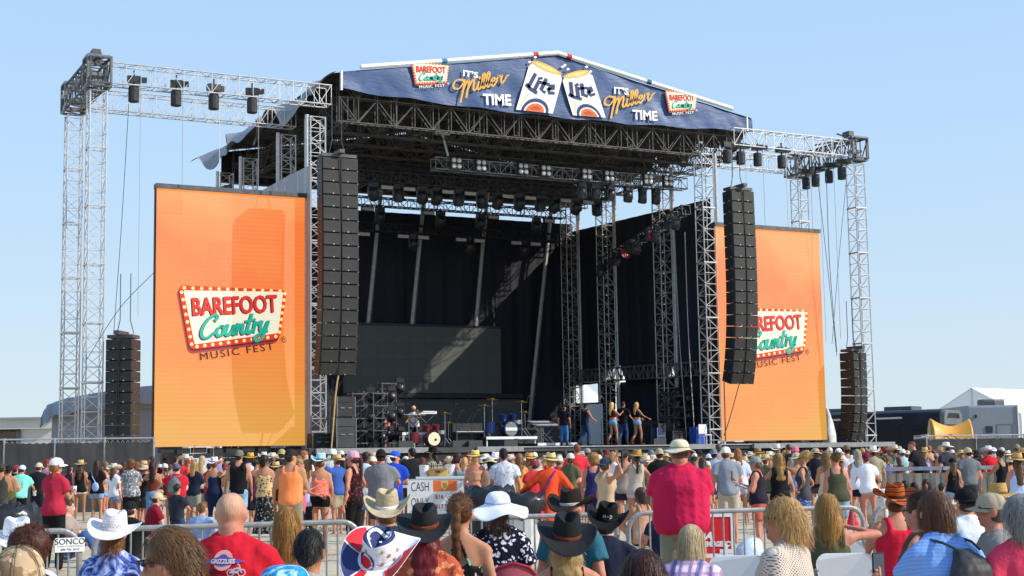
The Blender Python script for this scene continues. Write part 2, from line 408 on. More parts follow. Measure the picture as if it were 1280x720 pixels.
# ---------------------------------------------------------------- drapes and walls
def curtain_mat(name='black_drape', c=(.007, .009, .017)):
    t = NT(name); co = t.coord('Object'); f = t.noise(co, .5, 5); t.base(t.ramp(f, [(.3, mul(c, .8)), (.7, mul(c, 1.3))])); t.set(Roughness=.8)
    t.bump(t.noise(t.coord('Object', (3, 3, .4)), 2, 3), .5, .05); return t.m
DRAPE = curtain_mat()
def drape(P0, P1, zt0, zt1, zb, name, mat, parent, cut=None, fold=.05, n=60, m=14, seed=1):
    """hanging cloth between two ground points; tops zt0..zt1"""
    P0 = np.array(P0); P1 = np.array(P1); d = P1-P0; L = np.linalg.norm(d); nn = np.array([-d[1], d[0]])/L; V = []
    for i in range(n+1):
        u = i/n; zt = zt0+(zt1-zt0)*u; bb = zb(u) if callable(zb) else zb
        for k in range(m+1):
            t = k/m; w = fold*(math.sin(u*L*5+seed)+.5*math.sin(u*L*11+t*2+seed))*(.35+.65*t)
            p = P0+d*u+nn*w; V.append((p[0], p[1], zt+(bb-zt)*t))
    i = (np.arange(n)[:, None]*(m+1)+np.arange(m)[None]).ravel(); F = np.stack([i, i+m+1, i+m+2, i+1], 1); V = np.array(V)
    V2 = V+np.array([nn[0]*.03, nn[1]*.03, 0])
    return put(name, mesh_np(name, np.concatenate([V, V2]), [F, F[:, ::-1]+len(V)], [mat], smooth=True), parent)
bk = thing('back_drape', 'black curtain wall hung across the back of the stage', 'curtain', (0, 0, 0))
for i, (x0, x1) in enumerate(((19.9, 25.4), (25.4, 29.3), (29.3, 33.4), (33.4, 38.8))):
    drape((x0-.12, 68.3+.05*(i % 2)), (x1, 68.3+.05*(i % 2)), 13.9, 13.9, 2.02, 'curtain_panel', DRAPE, bk, seed=i)
sw = thing('side_drape', 'black curtain wall closing the right wing of the stage', 'curtain', (0, 0, 0))
X2 = XR+.55
ta, tb = PX(882, 250, X2)[2], PX(735, 285, X2)[2]; ya, yb = PX(882, 250, X2)[1], PX(735, 285, X2)[1]
TZ = lambda y: ta+(tb-ta)*(y-ya)/(yb-ya)
drape((X2, 55.6), (X2, 58.85), TZ(55.6), TZ(58.85), 2.02, 'curtain_panel', DRAPE, sw, seed=2)
drape((X2, 58.95), (X2, 64.15), TZ(58.95), TZ(64.15), lambda u: 5.1+1.1*max(0, 1-abs(u-.93)/.09)+.8*max(0, 1-abs(u-.04)/.1), 'curtain_panel', DRAPE, sw, seed=3)
drape((X2+.1, 58.95), (X2+.1, 64.3), 5.25, 5.25, 2.02, 'curtain_panel', DRAPE, sw, seed=5)
drape((X2, 64.25), (X2, 69.5), TZ(64.25), TZ(69.5), lambda u: 5.3+.9*max(0, 1-u/.25), 'curtain_panel', DRAPE, sw, seed=4)
drape((X2-.1, 64.3), (X2-.1, 69.3), 4.3, 4.4, 2.02, 'curtain_panel', DRAPE, sw, seed=6)
drape((X2-.05, 64.25), (X2-.05, 66.0), 5.45, 5.45, 4.2, 'curtain_panel', DRAPE, sw, seed=7)
drape((X2-.05, 68.4), (X2-.05, 70.2), 5.6, 5.6, 2.02, 'curtain_panel', DRAPE, sw, seed=8)
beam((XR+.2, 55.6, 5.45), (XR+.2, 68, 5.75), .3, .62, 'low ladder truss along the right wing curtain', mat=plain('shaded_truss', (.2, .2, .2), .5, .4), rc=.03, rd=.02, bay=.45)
lw = thing('side_wall', 'grey sheeted wall on the left wing behind the left screen', 'wall', (0, 0, 0))
x = 19.25; pts = [(388, 206), (372, 214), (356, 222), (340, 231), (322, 241)]
for a, c in zip(pts[:-1], pts[1:]):
    A, B_ = PX(*a, x), PX(*c, x)
    b = MB(); y0, y1 = A[1]+.03, B_[1]-.03
    b.add([(x, y0, 2.1), (x, y1, 2.1), (x, y1, B_[2]), (x, y0, A[2]), (x+.06, y0, 2.1), (x+.06, y1, 2.1), (x+.06, y1, B_[2]), (x+.06, y0, A[2])], [(0, 3, 2, 1), (4, 5, 6, 7), (3, 7, 6, 2), (0, 4, 7, 3), (1, 2, 6, 5)])
    b.build('wall_panel', plain('grey_sheet', (.30, .315, .34), .5, 0, .08, .6), lw)
ld = thing('wing_drape', 'dark drape hanging at the rear of the left wing', 'curtain', (0, 0, 0))
drape((19.3, 65.2), (19.3, 69.8), 14.2, 14.6, 9, 'curtain_panel', DRAPE, ld, seed=8)
drape((20.4, 62), (25, 66.2), 6.5, 6.5, 2.02, 'curtain_panel', DRAPE, ld, seed=9)
# raking poles at the back
for k, ((x0, y0), (x1, y1)) in enumerate((((475, 253), (459, 415)), ((528, 269), (514, 415)), ((608, 256), (594, 415)), ((687, 281), (662, 522)))):
    Y = 67.5; A = PY(x0, y0, Y); B_ = PY(x1, y1, Y); d = (A-B_)/(A[2]-B_[2]); P = B_-d*(B_[2]-DECK-.0); Q = B_+d*(15.2-B_[2])
    t = thing('raking_pole', ('leftmost slanted steel pole before the back curtain', 'second slanted steel pole from the left before the back curtain', 'third slanted steel pole from the left, above the video wall middle', 'long slanted steel pole right of the dark video wall')[k], 'pole', P, group='raking poles')
    MB().bar((0, 0, .05), tuple(Q-P), .1, 8).build('tube', plain('raker_grey', (.36, .35, .33), .5, .3), t)
    MB().box((0, 0, .03), (.4, .4, .06)).build('foot_plate', DARKSTEEL, t)
    MB().bar((.25, .1, .05), tuple((Q-P)*.98+np.array([.1, .1, 0])), .03, 6).build('guy_bar', DARKSTEEL, t)
# dark video wall on stage
def vw_mat():
    t = NT('unlit_led'); co = t.coord('Object'); f = t.noise(co, .6, 4); t.base(t.ramp(f, [(.3, (.058, .063, .055)), (.7, (.078, .082, .072))])); t.set(Roughness=.6); return t.m
VW = vw_mat()
vw = thing('video_wall', 'large unlit dark video wall at the back of the stage', 'screen', (0, 66.9, 0))
p0, p1 = PY(430, 409, 66.9), PY(627, 492, 66.9); x0, x1, z1, z0 = p0[0]-1.6, p1[0], PY(627, 411, 66.9)[2], p1[2]
nx, nz = 12, 4
pm = MB().box((0, .05, 0), ((x1-x0)/nx-.006, .1, (z1-z0)/nz-.006)).mesh('led_panel', VW)
for i in range(nx):
    for k in range(nz): put('led_panel', pm, vw, (x0+(i+.5)*(x1-x0)/nx, .004*((i+k) % 2), z0+(k+.5)*(z1-z0)/nz))
MB().box(((x0+x1)/2, .1, z1+.06), (x1-x0, .2, .1)).box(((x0+x1)/2, .25, z0-.12), (x1-x0+2.4, .5, .2)).build('frame', BLACK, vw)
b = MB()
for i in range(6): b.box((x0+(i+.5)*(x1-x0+1.2)/6, .3, (z0+DECK)/2-.13), ((x1-x0+1.2)/6-.02, .1, z0-DECK-.26))
b.build('base_panel', VW, vw)
# ================================================================ VIDEO SCREENS
def led_mat():
    t = NT('orange_led'); g = t.n('NewGeometry').outputs['Position']; sep = t.n('SeparateXYZ'); t.l(g, sep.inputs[0])
    z = t.math('MULTIPLY', t.math('SUBTRACT', sep.outputs[2], 2.0), .1)
    nz = t.noise(g, .17, 2); f = t.math('ADD', z, t.math('MULTIPLY', t.math('SUBTRACT', nz, .5), .9))
    rnd = t.n('ObjectInfo').outputs['Random']; f = t.math('ADD', f, t.math('MULTIPLY', t.math('SUBTRACT', rnd, .5), .10))
    c = t.ramp(f, [(.0, (.78, .37, .04)), (.3, (.87, .29, .03)), (.55, (.95, .235, .025)), (.75, (.98, .205, .025)), (.92, (.99, .29, .05)), (1, (.99, .34, .075))])
    w = t.n('TexWave', wave_type='BANDS', bands_direction='Z'); w.inputs['Scale'].default_value = 1.9; w.inputs['Distortion'].default_value = .35; w.inputs['Detail'].default_value = 2
    t.l(g, w.inputs['Vector'])
    k = t.math('ADD', t.math('MULTIPLY', w.outputs['Fac'], .03), .49)
    t.l(c, t.b.inputs['Emission Color']); t.l(k, t.b.inputs['Emission Strength'])
    mx = t.n('Mix', data_type='RGBA'); mx.inputs[0].default_value = .91; t.l(c, mx.inputs[6]); mx.inputs[7].default_value = (.06, .05, .05, 1); t.base(mx.outputs[2])
    t.set(Roughness=.55); return t.m
LED = led_mat()
# script lettering as brush strokes
COUNTRY = [[(1.15, 1.5), (1.3, 1.75), (1.05, 1.95), (.6, 1.7), (.25, 1.1), (.15, .5), (.35, .08), (.75, .05), (1.2, .4)],
 [(1.75, .92), (1.5, .75), (1.4, .4), (1.55, .1), (1.85, .15), (2.0, .5), (1.9, .85), (1.72, .9)],
 [(2.25, .92), (2.15, .4), (2.25, .1), (2.5, .15), (2.75, .6), (2.8, .92), (2.72, .35), (2.85, .1), (3.0, .2)],
 [(3.1, .92), (3.05, .05), (3.1, .5), (3.35, .88), (3.5, .75), (3.48, .3), (3.6, .08), (3.8, .25)],
 [(4.12, 1.65), (3.97, .7), (3.95, .2), (4.1, .05), (4.3, .25)], [(3.72, 1.12), (4.4, 1.22)],
 [(4.5, .95), (4.45, .05), (4.5, .6), (4.7, .9), (4.86, .8)],
 [(5.05, .95), (5.0, .45), (5.15, .15), (5.4, .4), (5.6, .95), (5.48, .2), (5.25, -.5), (4.9, -.72), (4.66, -.45), (4.95, -.12), (5.6, .1)]]
MILLER = [[(.95, 1.2), (.55, .8), (.12, .95), (.05, 1.4), (.4, 1.75), (.85, 1.65), (1.12, 1.35)], [(1.12, 1.55), (.95, .6), (.62, -.7)],
 [(.85, .3), (1.2, 1.1), (1.5, 1.45), (1.5, 1.1), (1.32, .3), (1.18, -.35)], [(1.4, .5), (1.75, 1.2), (2.0, 1.4), (2.0, 1.0), (1.9, .35), (2.02, .12), (2.3, .5)],
 [(2.42, .95), (2.3, .3), (2.45, .12), (2.68, .45)], [(2.52, 1.3), (2.56, 1.42)],
 [(2.68, .45), (3.05, 1.35), (2.98, 1.75), (2.82, 1.4), (2.74, .4), (2.88, .12), (3.1, .45)], [(3.1, .45), (3.5, 1.35), (3.43, 1.75), (3.26, 1.4), (3.18, .4), (3.32, .12), (3.55, .45)],
 [(3.55, .45), (3.95, .75), (3.88, .98), (3.68, .85), (3.6, .4), (3.78, .1), (4.1, .45)], [(4.1, .45), (4.3, 1.1), (4.38, .92), (4.66, 1.02), (4.56, .45), (4.68, .15), (5.1, .75), (5.3, .85)]]
LITE = [[(.28, 1.75), (.05, .35)], [(-.12, .42), (.2, .14), (.75, -.1)], [(.74, 1.12), (.62, .3)], [(.72, 1.48), (.86, 1.56)], [(1.28, 1.5), (1.12, .35), (1.42, .2)], [(.98, 1.1), (1.58, 1.12)],
 [(1.78, .62), (2.12, .82), (2.08, 1.1), (1.86, 1.06), (1.7, .55), (1.86, .22), (2.18, .32)]]
def script(strokes, w, sc, mat, parent, loc, rot, name='script_lettering', shear=.25, wf=.6, smooth=True, k=6, ys=1):
    b = MB()
    for j, s in enumerate(strokes): ribbon(b, [((x+shear*y)*sc, y*sc*ys) for x, y in s], w*sc, .0012*j, k, wf, smooth)
    return b.build(name, mat, parent, loc, rotation=None) if False else _rot(b.build(name, mat, parent, loc), rot)
def _rot(o, r): o.rotation_euler = r; return o
def sol(name, c, e):
    return glow(name, c, e, .35) if e else plain('print_'+name, c, .6, 0, .06, 3)
def fest_logo(parent, c, k, e, white_text=False, y=-.02):
    """marquee sign 'BAREFOOT Country MUSIC FEST'; c centre (x,z) in the parent's frame; k scale"""
    def L(zx, zy): p = PY(215+zx*150/982, 345+zy*110/720, 55); return ((p[0]-16.35)*k, (p[2]-6.15)*k)
    rot = (math.pi/2, 0, 0)
    g = put('festival_logo', None, parent, (c[0], y, c[1])) if False else None
    red = sol('logo_red', 'e8321c', e); dark = sol('logo_dark', '5a1420', e); cream = sol('logo_cream', 'fbf0d2', e); bulb = sol('logo_bulb', 'ffe98a', e)
    mar = sol('logo_maroon', 'a83a3c', e); teal = sol('logo_teal', '18b59a', e)
    def shape(pts, dz, m, name, r=.05, off=(0, 0)):
        P = [np.array(L(*q))+np.array(off)*k for q in pts]; out = []; n = len(P)
        for i in range(n):
            a, b_, d = P[i-1], P[i], P[(i+1) % n]; u = (a-b_)/np.linalg.norm(a-b_); v = (d-b_)/np.linalg.norm(d-b_); rr = r*k*4
            for t in np.linspace(0, 1, 5): out.append(tuple((b_+u*rr)*(1-t)**2+2*t*(1-t)*b_+(b_+v*rr)*t**2))
        b = MB(); poly(b, out, dz); o = b.build(name, m, parent, (c[0], y, c[1])); o.rotation_euler = rot
    outer = [(55, 75), (945, 118), (885, 515), (150, 605)]; inner = [(98, 118), (914, 130), (872, 468), (190, 560)]
    shape(outer, .002, mar, 'logo_shadow', .06, (-.07, -.16)); shape(outer, .004, dark, 'logo_edge', .06, (-.03, -.07))
    shape(outer, .006, red, 'logo_frame', .06); shape(inner, .009, cream, 'logo_field', .02)
    mid = [((a[0]+b_[0])/2, (a[1]+b_[1])/2) for a, b_ in zip(outer, inner)]; b = MB()
    for i, n in enumerate((12, 7, 11, 8)):
        p, q = np.array(mid[i]), np.array(mid[(i+1) % 4])
        for j in range(n): z = L(*(p+(q-p)*(j+.4)/n)); disc(b, z[0], z[1], .068*k, .012, 10)
    o = b.build('logo_bulbs', bulb, parent, (c[0], y, c[1])); o.rotation_euler = rot
    p, q = np.array(L(168, 335)), np.array(L(865, 305)); t_, = (np.array(L(160, 178)),); ang = math.atan2(*(q-p)[::-1]); mid_ = (np.array(L(168, 335))+np.array(L(868, 145)))/2
    for dz, m, ox in ((.015, dark, -.05), (.02, red, 0)):
        text('BAREFOOT', 1, m, parent, (c[0]+mid_[0]+ox*k, y-dz, c[1]+mid_[1]+ox*.6*k), (math.pi/2, -ang, 0), offset=.028)
        _txt[-1]['fw'] = float(np.linalg.norm(q-p)); _txt[-1]['fh'] = float(np.linalg.norm(t_-p)*.97)
    p, q = np.array(L(235, 515)), np.array(L(820, 455)); ang = math.atan2(*(q-p)[::-1]); s = np.linalg.norm(q-p)/5.9
    for dz, m, w, ox in ((.024, dark, .36, -.035), (.028, teal, .29, 0)):
        script(COUNTRY, w, s, m, parent, (c[0]+p[0]+(ox-.06)*k, y-dz, c[1]+p[1]+ox*k), (math.pi/2, -ang, 0), ys=.9)
    tm = sol('logo_white', 'f4f4f4', 0) if white_text else dark
    p, q = np.array(L(232, 688)), np.array(L(830, 600)); ang = math.atan2(*(q-p)[::-1]); ce = (p+q)/2+np.array([0, .12*k])
    for sh in (-.011, .011):
        text('MUSIC FEST', .5*k, tm, parent, (c[0]+ce[0]+sh*k, y-.032-.1*abs(sh+.011)*k, c[1]+ce[1]), (math.pi/2, -ang, 0), offset=0, spacing=1.25); _txt[-1]['fw'] = float(np.linalg.norm(q-p)); _txt[-1]['fh'] = float(.27*k)
    r_ = L(915, 525); text('\u00ae', .33*k, tm, parent, (c[0]+r_[0], y-.032, c[1]+r_[1]), (math.pi/2, 0, 0))
def screen(x0, x1, z0, z1, label, lx):
    t = thing('video_screen', label, 'screen', ((x0+x1)/2, 55, 0), group='orange festival screens')
    nx, nz = 6, 10; w, h = (x1-x0)/nx, (z1-z0)/nz
    pm = MB().box((0, .04, 0), (w-.002, .08, h-.002)).mesh('led_panel', LED)
    for i in range(nx):
        for k in range(nz): put('led_panel', pm, t, (x0-(x0+x1)/2+(i+.5)*w, .002*((i*3+k*7) % 3), z0+(k+.5)*h))
    MB().box((0, .12, z1+.09), (x1-x0+.1, .4, .17)).build('top_bumper', DARKSTEEL, t)
    b = MB()
    for i in range(7): b.box((x0-(x0+x1)/2+i*w, .22, (z0+z1)/2), (.06, .2, z1-z0))
    b.build('back_frame', BLACK, t)
    b = MB(); r = random.Random(3)
    for i in range(9): b.box((x0-(x0+x1)/2+.5+i*.62, .3, z0-.1-r.random()*.1), (.5, .4, .2))
    b.build('bottom_ballast', BLACK, t)
    fest_logo(t, (lx, 6.15), 1, .44, y=-.012)
    return t
screen(13.37, 19.18, 2.17, 11.83, 'tall orange video screen left of the stage with the whole marquee sign', .05)
screen(38.62, 44.52, 2.17, 11.83, 'tall orange video screen right of the stage, its sign half hidden by speakers', -.02)

# ================================================================ ROOF BANNER
bn = thing('roof_banner', 'navy gable banner with beer cans and festival signs under the roof edge', 'banner', (30.5, 54.93, 0))
def banner_mat():
    t = NT('navy_vinyl'); co = t.coord(); f = t.noise(co, .8, 4); t.base(t.ramp(f, [(.3, (.034, .072, .175)), (.7, (.050, .100, .235))])); t.set(Roughness=.5)
    h = t.math('ADD', t.noise(t.coord('Object', (.9, 1, 2.2)), 1.6, 3, .5, 1.5), t.math('MULTIPLY', t.noise(co, 5, 2), .25)); t.bump(h, .3, .05); return t.m
xs = np.linspace(-9.8, 10.35, 90); V = []; NZ = 14
bt = lambda x: (17.06+(18.80-17.06)*(x+9.8)/9.8) if x < 0 else (18.80-(18.80-16.9)*x/10.35)
bb_ = lambda x: 16.1+.26*(x/10.)**2-.04*math.sin(x*2.1)
for x in xs:
    for k in range(NZ): u = k/(NZ-1); V.append((x, 0, bt(x)+(bb_(x)-bt(x))*u))
V = np.array(V); V[:, 1] = .06*hashn(np.stack([V[:, 0]*1.2+V[:, 2]*.7, V[:, 0]*.2, V[:, 2]*.9], 1), 1.3, 9)+.02*hashn(V*[1.5, 1, 1], 3, 11)
i = (np.arange(89)[:, None]*NZ+np.arange(NZ-1)[None]).ravel(); F = np.stack([i, i+1, i+NZ+1, i+NZ], 1)
put('banner_sheet', mesh_np('banner_sheet', np.concatenate([V, V+[0, .03, 0]]), [F, F[:, ::-1]+len(V)], [banner_mat()], smooth=True), bn)
gold = plain('print_gold', 'd8a03a', .5, .1); wht = plain('print_white', 'eeeeec', .6, 0, .08, 2); navy = plain('print_navy', '24345e', .6, 0, .1)
FY = -.10
def bp(x, y): p = PY(x, y, 54.83); return np.array([p[0]-30.5, p[2]])
def btext(s, x0, x1, yt, yb, m, dy=0, off=.03, tilt=0):
    a, b = bp(x0, yb[0]), bp(x1, yb[1]); c_ = bp(x0, yt); ang = math.atan2(*(b-a)[::-1]); mid = (a+b)/2+np.array([0, (c_[1]-a[1])/2])
    text(s, 1, m, bn, (mid[0], FY+dy, mid[1]), (math.pi/2, -ang, 0), offset=off); _txt[-1]['fw'] = float(np.linalg.norm(b-a)); _txt[-1]['fh'] = float(c_[1]-a[1])
btext("IT'S", 579, 598, 87, (95, 98), wht); btext('TIME', 604, 639, 117, (131, 132), wht)
btext("IT'S", 768, 786, 108, (117, 119), wht); btext('TIME', 791, 822, 137, (149, 151), wht)
for x0, y0, x1, y1 in ((567, 120, 640, 101), (756, 140, 822, 123)):
    p, q = bp(x0, y0), bp(x1, y1); s = np.linalg.norm(q-p)/5.6; ang = math.atan2(*(q-p)[::-1])
    script(MILLER, .20, s, gold, bn, (p[0], FY-.004, p[1]-.05), (math.pi/2, -ang, 0), shear=.2, wf=.45, ys=.72)
def can(px, name):
    """px: TL, TR, BR, BL corners of the printed can, and tilt"""
    TL, TR, BR, BL = [bp(*p) for p in px]
    def q(u, v): return tuple((TL*(1-u)+TR*u)*(1-v)+(BL*(1-u)+BR*u)*v)
    t = put(name, None, bn, (0, FY, 0))
    def face(pts, dz, m, nm):
        b = MB(); b.add([(x, -dz, z) for x, z in pts], [tuple(range(len(pts)))]); return b.build(nm, m, t)
    face([q(0, .1), q(.1, 0), q(.9, 0), q(1, .1), q(1.0, 1), q(0, 1)], .002, wht, 'can_body')
    el = [q(.5+.45*math.cos(a), .0+.075*math.sin(a)) for a in np.linspace(0, 2*math.pi, 20)[:-1]]; face(el, .006, gold, 'can_lid')
    el = [q(.5+.36*math.cos(a), .0+.045*math.sin(a)) for a in np.linspace(0, 2*math.pi, 20)[:-1]]; face(el, .009, plain('print_tan', 'e3c27e', .5), 'lid_inset')
    for a, b_, m in ((.30, .24, navy), (.235, .17, wht), (.2, .15, plain('print_orange', 'e06a32', .6))):
        arc = [q(.5+a*math.cos(x)*1.25, 1-b_*math.sin(x)*1.25) for x in np.linspace(0, math.pi, 15)]
        face(arc, .004+.003*(.3-a)*30, m, 'sun_emblem')
    face([q(.33, .93), q(.5, .86), q(.67, .93), q(.6, .97), q(.4, .97)], .016, plain('print_rust', 'b5471f', .6), 'emblem_hill')
    for j in range(6): face([q(.06+.02*j, .92-.05*j), q(.12+.02*j, .90-.05*j), q(.09+.02*j, .95-.05*j)], .011, gold, 'barley')
    b = MB(); ux, uy = np.array(q(1, .5))-np.array(q(0, .5)), np.array(q(.5, 0))-np.array(q(.5, 1))
    for s in LITE:
        P = [np.array(q(.14, .56))+ux*(x*.33)+uy*(y*.2) for x, y in s]; ribbon(b, P, .2, 0, 3, .55, False)
    o = b.build('can_lettering', navy, t); o.location = (0, -.014, 0); o.rotation_euler = (math.pi/2, 0, 0)
can(((663, 76), (704, 94), (691, 142), (645, 137)), 'beer_can'); can(((702, 97), (739, 89), (757, 147), (716, 144)), 'beer_can')
b = MB()
for x, y in ((662, 78), (669, 72), (703, 84), (710, 87), (733, 84), (738, 90), (706, 82)):
    p = bp(x, y); b.add([(p[0]-.09, FY-.015, p[1]), (p[0], FY-.015, p[1]-.05), (p[0]+.09, FY-.015, p[1]+.03), (p[0], FY-.015, p[1]+.08)], [(0, 1, 2, 3)])
b.build('splash_print', wht, bn)
p = bp(538, 103); fest_logo(bn, (p[0], p[1]), .40, 0, True, y=FY-.005); p = bp(852, 137); fest_logo(bn, (p[0], p[1]), .40, 0, True, y=FY-.005)

# ================================================================ LINE ARRAYS
GRILLE = plain('speaker_grille', (.030, .030, .028), .6, .2, .25, 3); CAB = plain('speaker_cabinet', (.022, .022, .022), .5, 0, .2, 3)
def line_array(x, y, ztop, n, w, h, dep, yaw, curve, label, tilt0=0.0):
    t = thing('line_array', label, 'speakers', (x, y, ztop), yaw, 'hanging speaker stacks')
    cm = MB(); f = dep/2
    cm.add([(-w/2, -f, h/2-.01), (w/2, -f, h/2-.01), (w/2, f, h/2-.02), (-w/2, f, h/2-.02), (-w/2, -f, -h/2+.01), (w/2, -f, -h/2+.01), (w/2, f, -h/2+.02), (-w/2, f, -h/2+.02)],
           [(0, 1, 2, 3), (7, 6, 5, 4), (0, 4, 5, 1), (1, 5, 6, 2), (2, 6, 7, 3), (3, 7, 4, 0)]); cm = cm.mesh('cabinet', CAB)
    gm = MB().add([(-w/4+.05, 0, h/2-.03), (w/4-.03, .0, h/2-.03), (w/4-.03, 0, -h/2+.03), (-w/4+.05, 0, -h/2+.03),
                   (-w/4+.03, .05, h/2-.012), (w/4-.01, .05, h/2-.012), (w/4-.01, .05, -h/2+.012), (-w/4+.03, .05, -h/2+.012)], [(3, 2, 1, 0), (0, 1, 5, 4), (1, 2, 6, 5), (2, 3, 7, 6), (3, 0, 4, 7)]).mesh('grille', GRILLE)
    hm = MB().box((0, 0, 0), (.05, .03, .035)).mesh('rigging_pin', STEEL)
    z, yy, a = -.22, 0, tilt0
    for i in range(n):
        a += curve*(i/n)**2; z -= h*.5*math.cos(a); yy += h*.5*math.sin(a)
        c = put('cabinet', cm, t, (0, yy, z)); c.rotation_euler = (a, 0, 0)
        z -= h*.5*math.cos(a); yy += h*.5*math.sin(a)
        for sx in (-1, 1):
            put('grille', gm, c, (sx*(w/4+.005), -f-.045, 0)); put('rigging_pin', hm, c, (sx*w*.2, -f-.05, -h/2+.045)); put('rigging_pin', hm, c, (sx*(w/2+.02), -f*.6, -h/2+.02))
    MB().box((0, 0, -.12), (w*.96, dep*.9, .12)).box((0, -.2, .0), (.2, dep*1.25, .14)).build('fly_bar', DARKSTEEL, t)
    b = MB()
    for sx in (-.3, .35): b.path([(sx, .1, 0), (sx*.6, .1, .5), (sx*.6, .1, 2.2)], .018, 5)
    b.build('lifting_chain', DARKSTEEL, t)
    b = MB()
    for sx in (-.03, .03): b.path([(sx, -f-.1, -.2), (sx, -f-.1+yy*.3, z*.6), (sx, -f-.09+yy, z)], .012, 4)
    b.build('centre_cable', CABLE, t); return t, z
line_array(19.75, 52.9, 13.25, 17, 1.46, .485, .55, 0, .045, 'tall black speaker array hung in front of the left stage tower', -.02)
line_array(38.42, 52.9, 13.25, 17, 1.24, .495, .6, 0, .055, 'tall black speaker array hung before the right screen', -.02)
line_array(12.02, 54.2, 6.25, 10, 1.0, .385, .75, -.62, .01, 'smaller black speaker array hung between the left towers and the left screen')
line_array(45.72, 54.4, 6.4, 10, .95, .40, .75, .16, .1, 'smaller black curved speaker array right of the right screen')
# cables under the arrays and on the stage
def cable(pts, r, label, mat=CABLE, cat='cable', group=None):
    P = spline(pts, 6); t = MB().path([tuple(p-P[0]) for p in P], r, 5).build('cable', mat, None, tuple(P[0]))
    t['label'] = label; t['category'] = cat
    if group: t['group'] = group
TAN = plain('tan_rope', 'b59a6a', .8); ORG = plain('orange_strap', 'b0683a', .8)
def pys(Y, *pts): return [tuple(PY(x, y, Y)) for x, y in pts]
cable(pys(53, (424, 464), (420, 490), (416, 540), (414, 563)), .035, 'pale rope hanging from the left speaker array to the stage', TAN)
cable(pys(53.2, (432, 465), (416, 500), (406, 530)), .02, 'dark line slanting down under the left speaker array')
cable(pys(53.4, (434, 498), (431, 520), (427, 560)), .03, 'orange strap leaning against the tall grey case', ORG)
cable(pys(53, (905, 475), (906, 510), (907, 551)), .025, 'thick black cable under the right speaker array')
cable(pys(53.2, (926, 473), (913, 520), (905, 545)), .02, 'thin slanting line under the right speaker array')
cable(pys(54, (161, 130), (152, 280), (142, 418)), .012, 'thin line from the left truss to the outer speaker array')
cable(pys(54, (195, 338), (150, 385), (108, 450)), .012, 'thin guy line crossing the left towers')
cable(pys(54.5, (1022, 222), (1034, 330), (1046, 445)), .014, 'thin line from the right truss to the curved outer array')
cable(pys(54.5, (1058, 225), (1048, 330), (1040, 430)), .012, 'second thin line beside the far right tower')
cable(pys(54.5, (1033, 222), (1037, 330), (1046, 440)), .016, 'dark lifting line of the right outer array')
for (xa, ya_), (xb, yb_2), lab in (((843, 290), (858, 545), 'inner'), ((856, 290), (868, 540), 'outer')):
    A, B_ = PX(xa, ya_, 37.6), PX(xb, yb_2, 37.6); cable([A, (A+B_)/2+np.array([0, .1, 0]), B_], .02, f'{lab} grey rope hanging before the right wing curtain', STEEL)

# ================================================================ CHAIN HOISTS
hm1 = MB().lathe([(.05, .62), (.18, .6), (.2, .5), (.2, .02), (.16, 0)], 12).mesh('chain_bag', plain('bag_black', (.03, .03, .032), .7, 0, .3))
hm2 = MB().box((0, 0, .86), (.5, .28, .24)).box((.36, 0, .86), (.22, .2, .18)).bar((0, 0, .6), (0, 0, 1.2), .04).mesh('motor', plain('motor_black', (.05, .05, .05), .4, .3))
def hoist(x, y, z, zl, label):
    t = thing('chain_hoist', label, 'hoist', (x, y, z), rng.uniform(-.4, .4), 'chain hoists under the trusses')
    put('chain_bag', hm1, t); put('motor', hm2, t)
    MB().bar((.25, 0, .8), (.25, 0, zl-z), .014, 4).build('lifting_chain', STEEL, t)
hn = 0
for px, zl, wd in ((166, 7.0, 'first hoist from the left, over the outer speakers'), (219, 12, 'second hoist from the left, over the left screen'), (266, 12, 'third hoist from the left, over the left screen'), (314, 12, 'fourth hoist from the left, next to the roof tarp')):
    p = PY(px, 150, 55); hoist(p[0], 54.9, 15.0, zl, 'black chain hoist with bag, '+wd)
for px, zl, wd in ((907, 13.3, 'leftmost on the right truss, over the speaker array'), (924, 13.3, 'second on the right truss'), (945, 12, 'third on the right truss, over the screen'), (975, 12, 'fourth on the right truss, above the screen edge')):
    p = PY(px, 190, 55); hoist(p[0], 54.9, 14.75, zl, 'black chain hoist with bag, '+wd)
for px, zl, wd in ((1007, 9, 'fifth on the right truss'), (1019, 7, 'sixth on the right truss'), (1036, 7, 'seventh on the right truss'), (1052, 7, 'last one beside the far right tower')):
    p = PX(px, 215, 46.4); hoist(p[0], min(p[1], 59), 14.6, zl, 'black chain hoist with bag, '+wd)

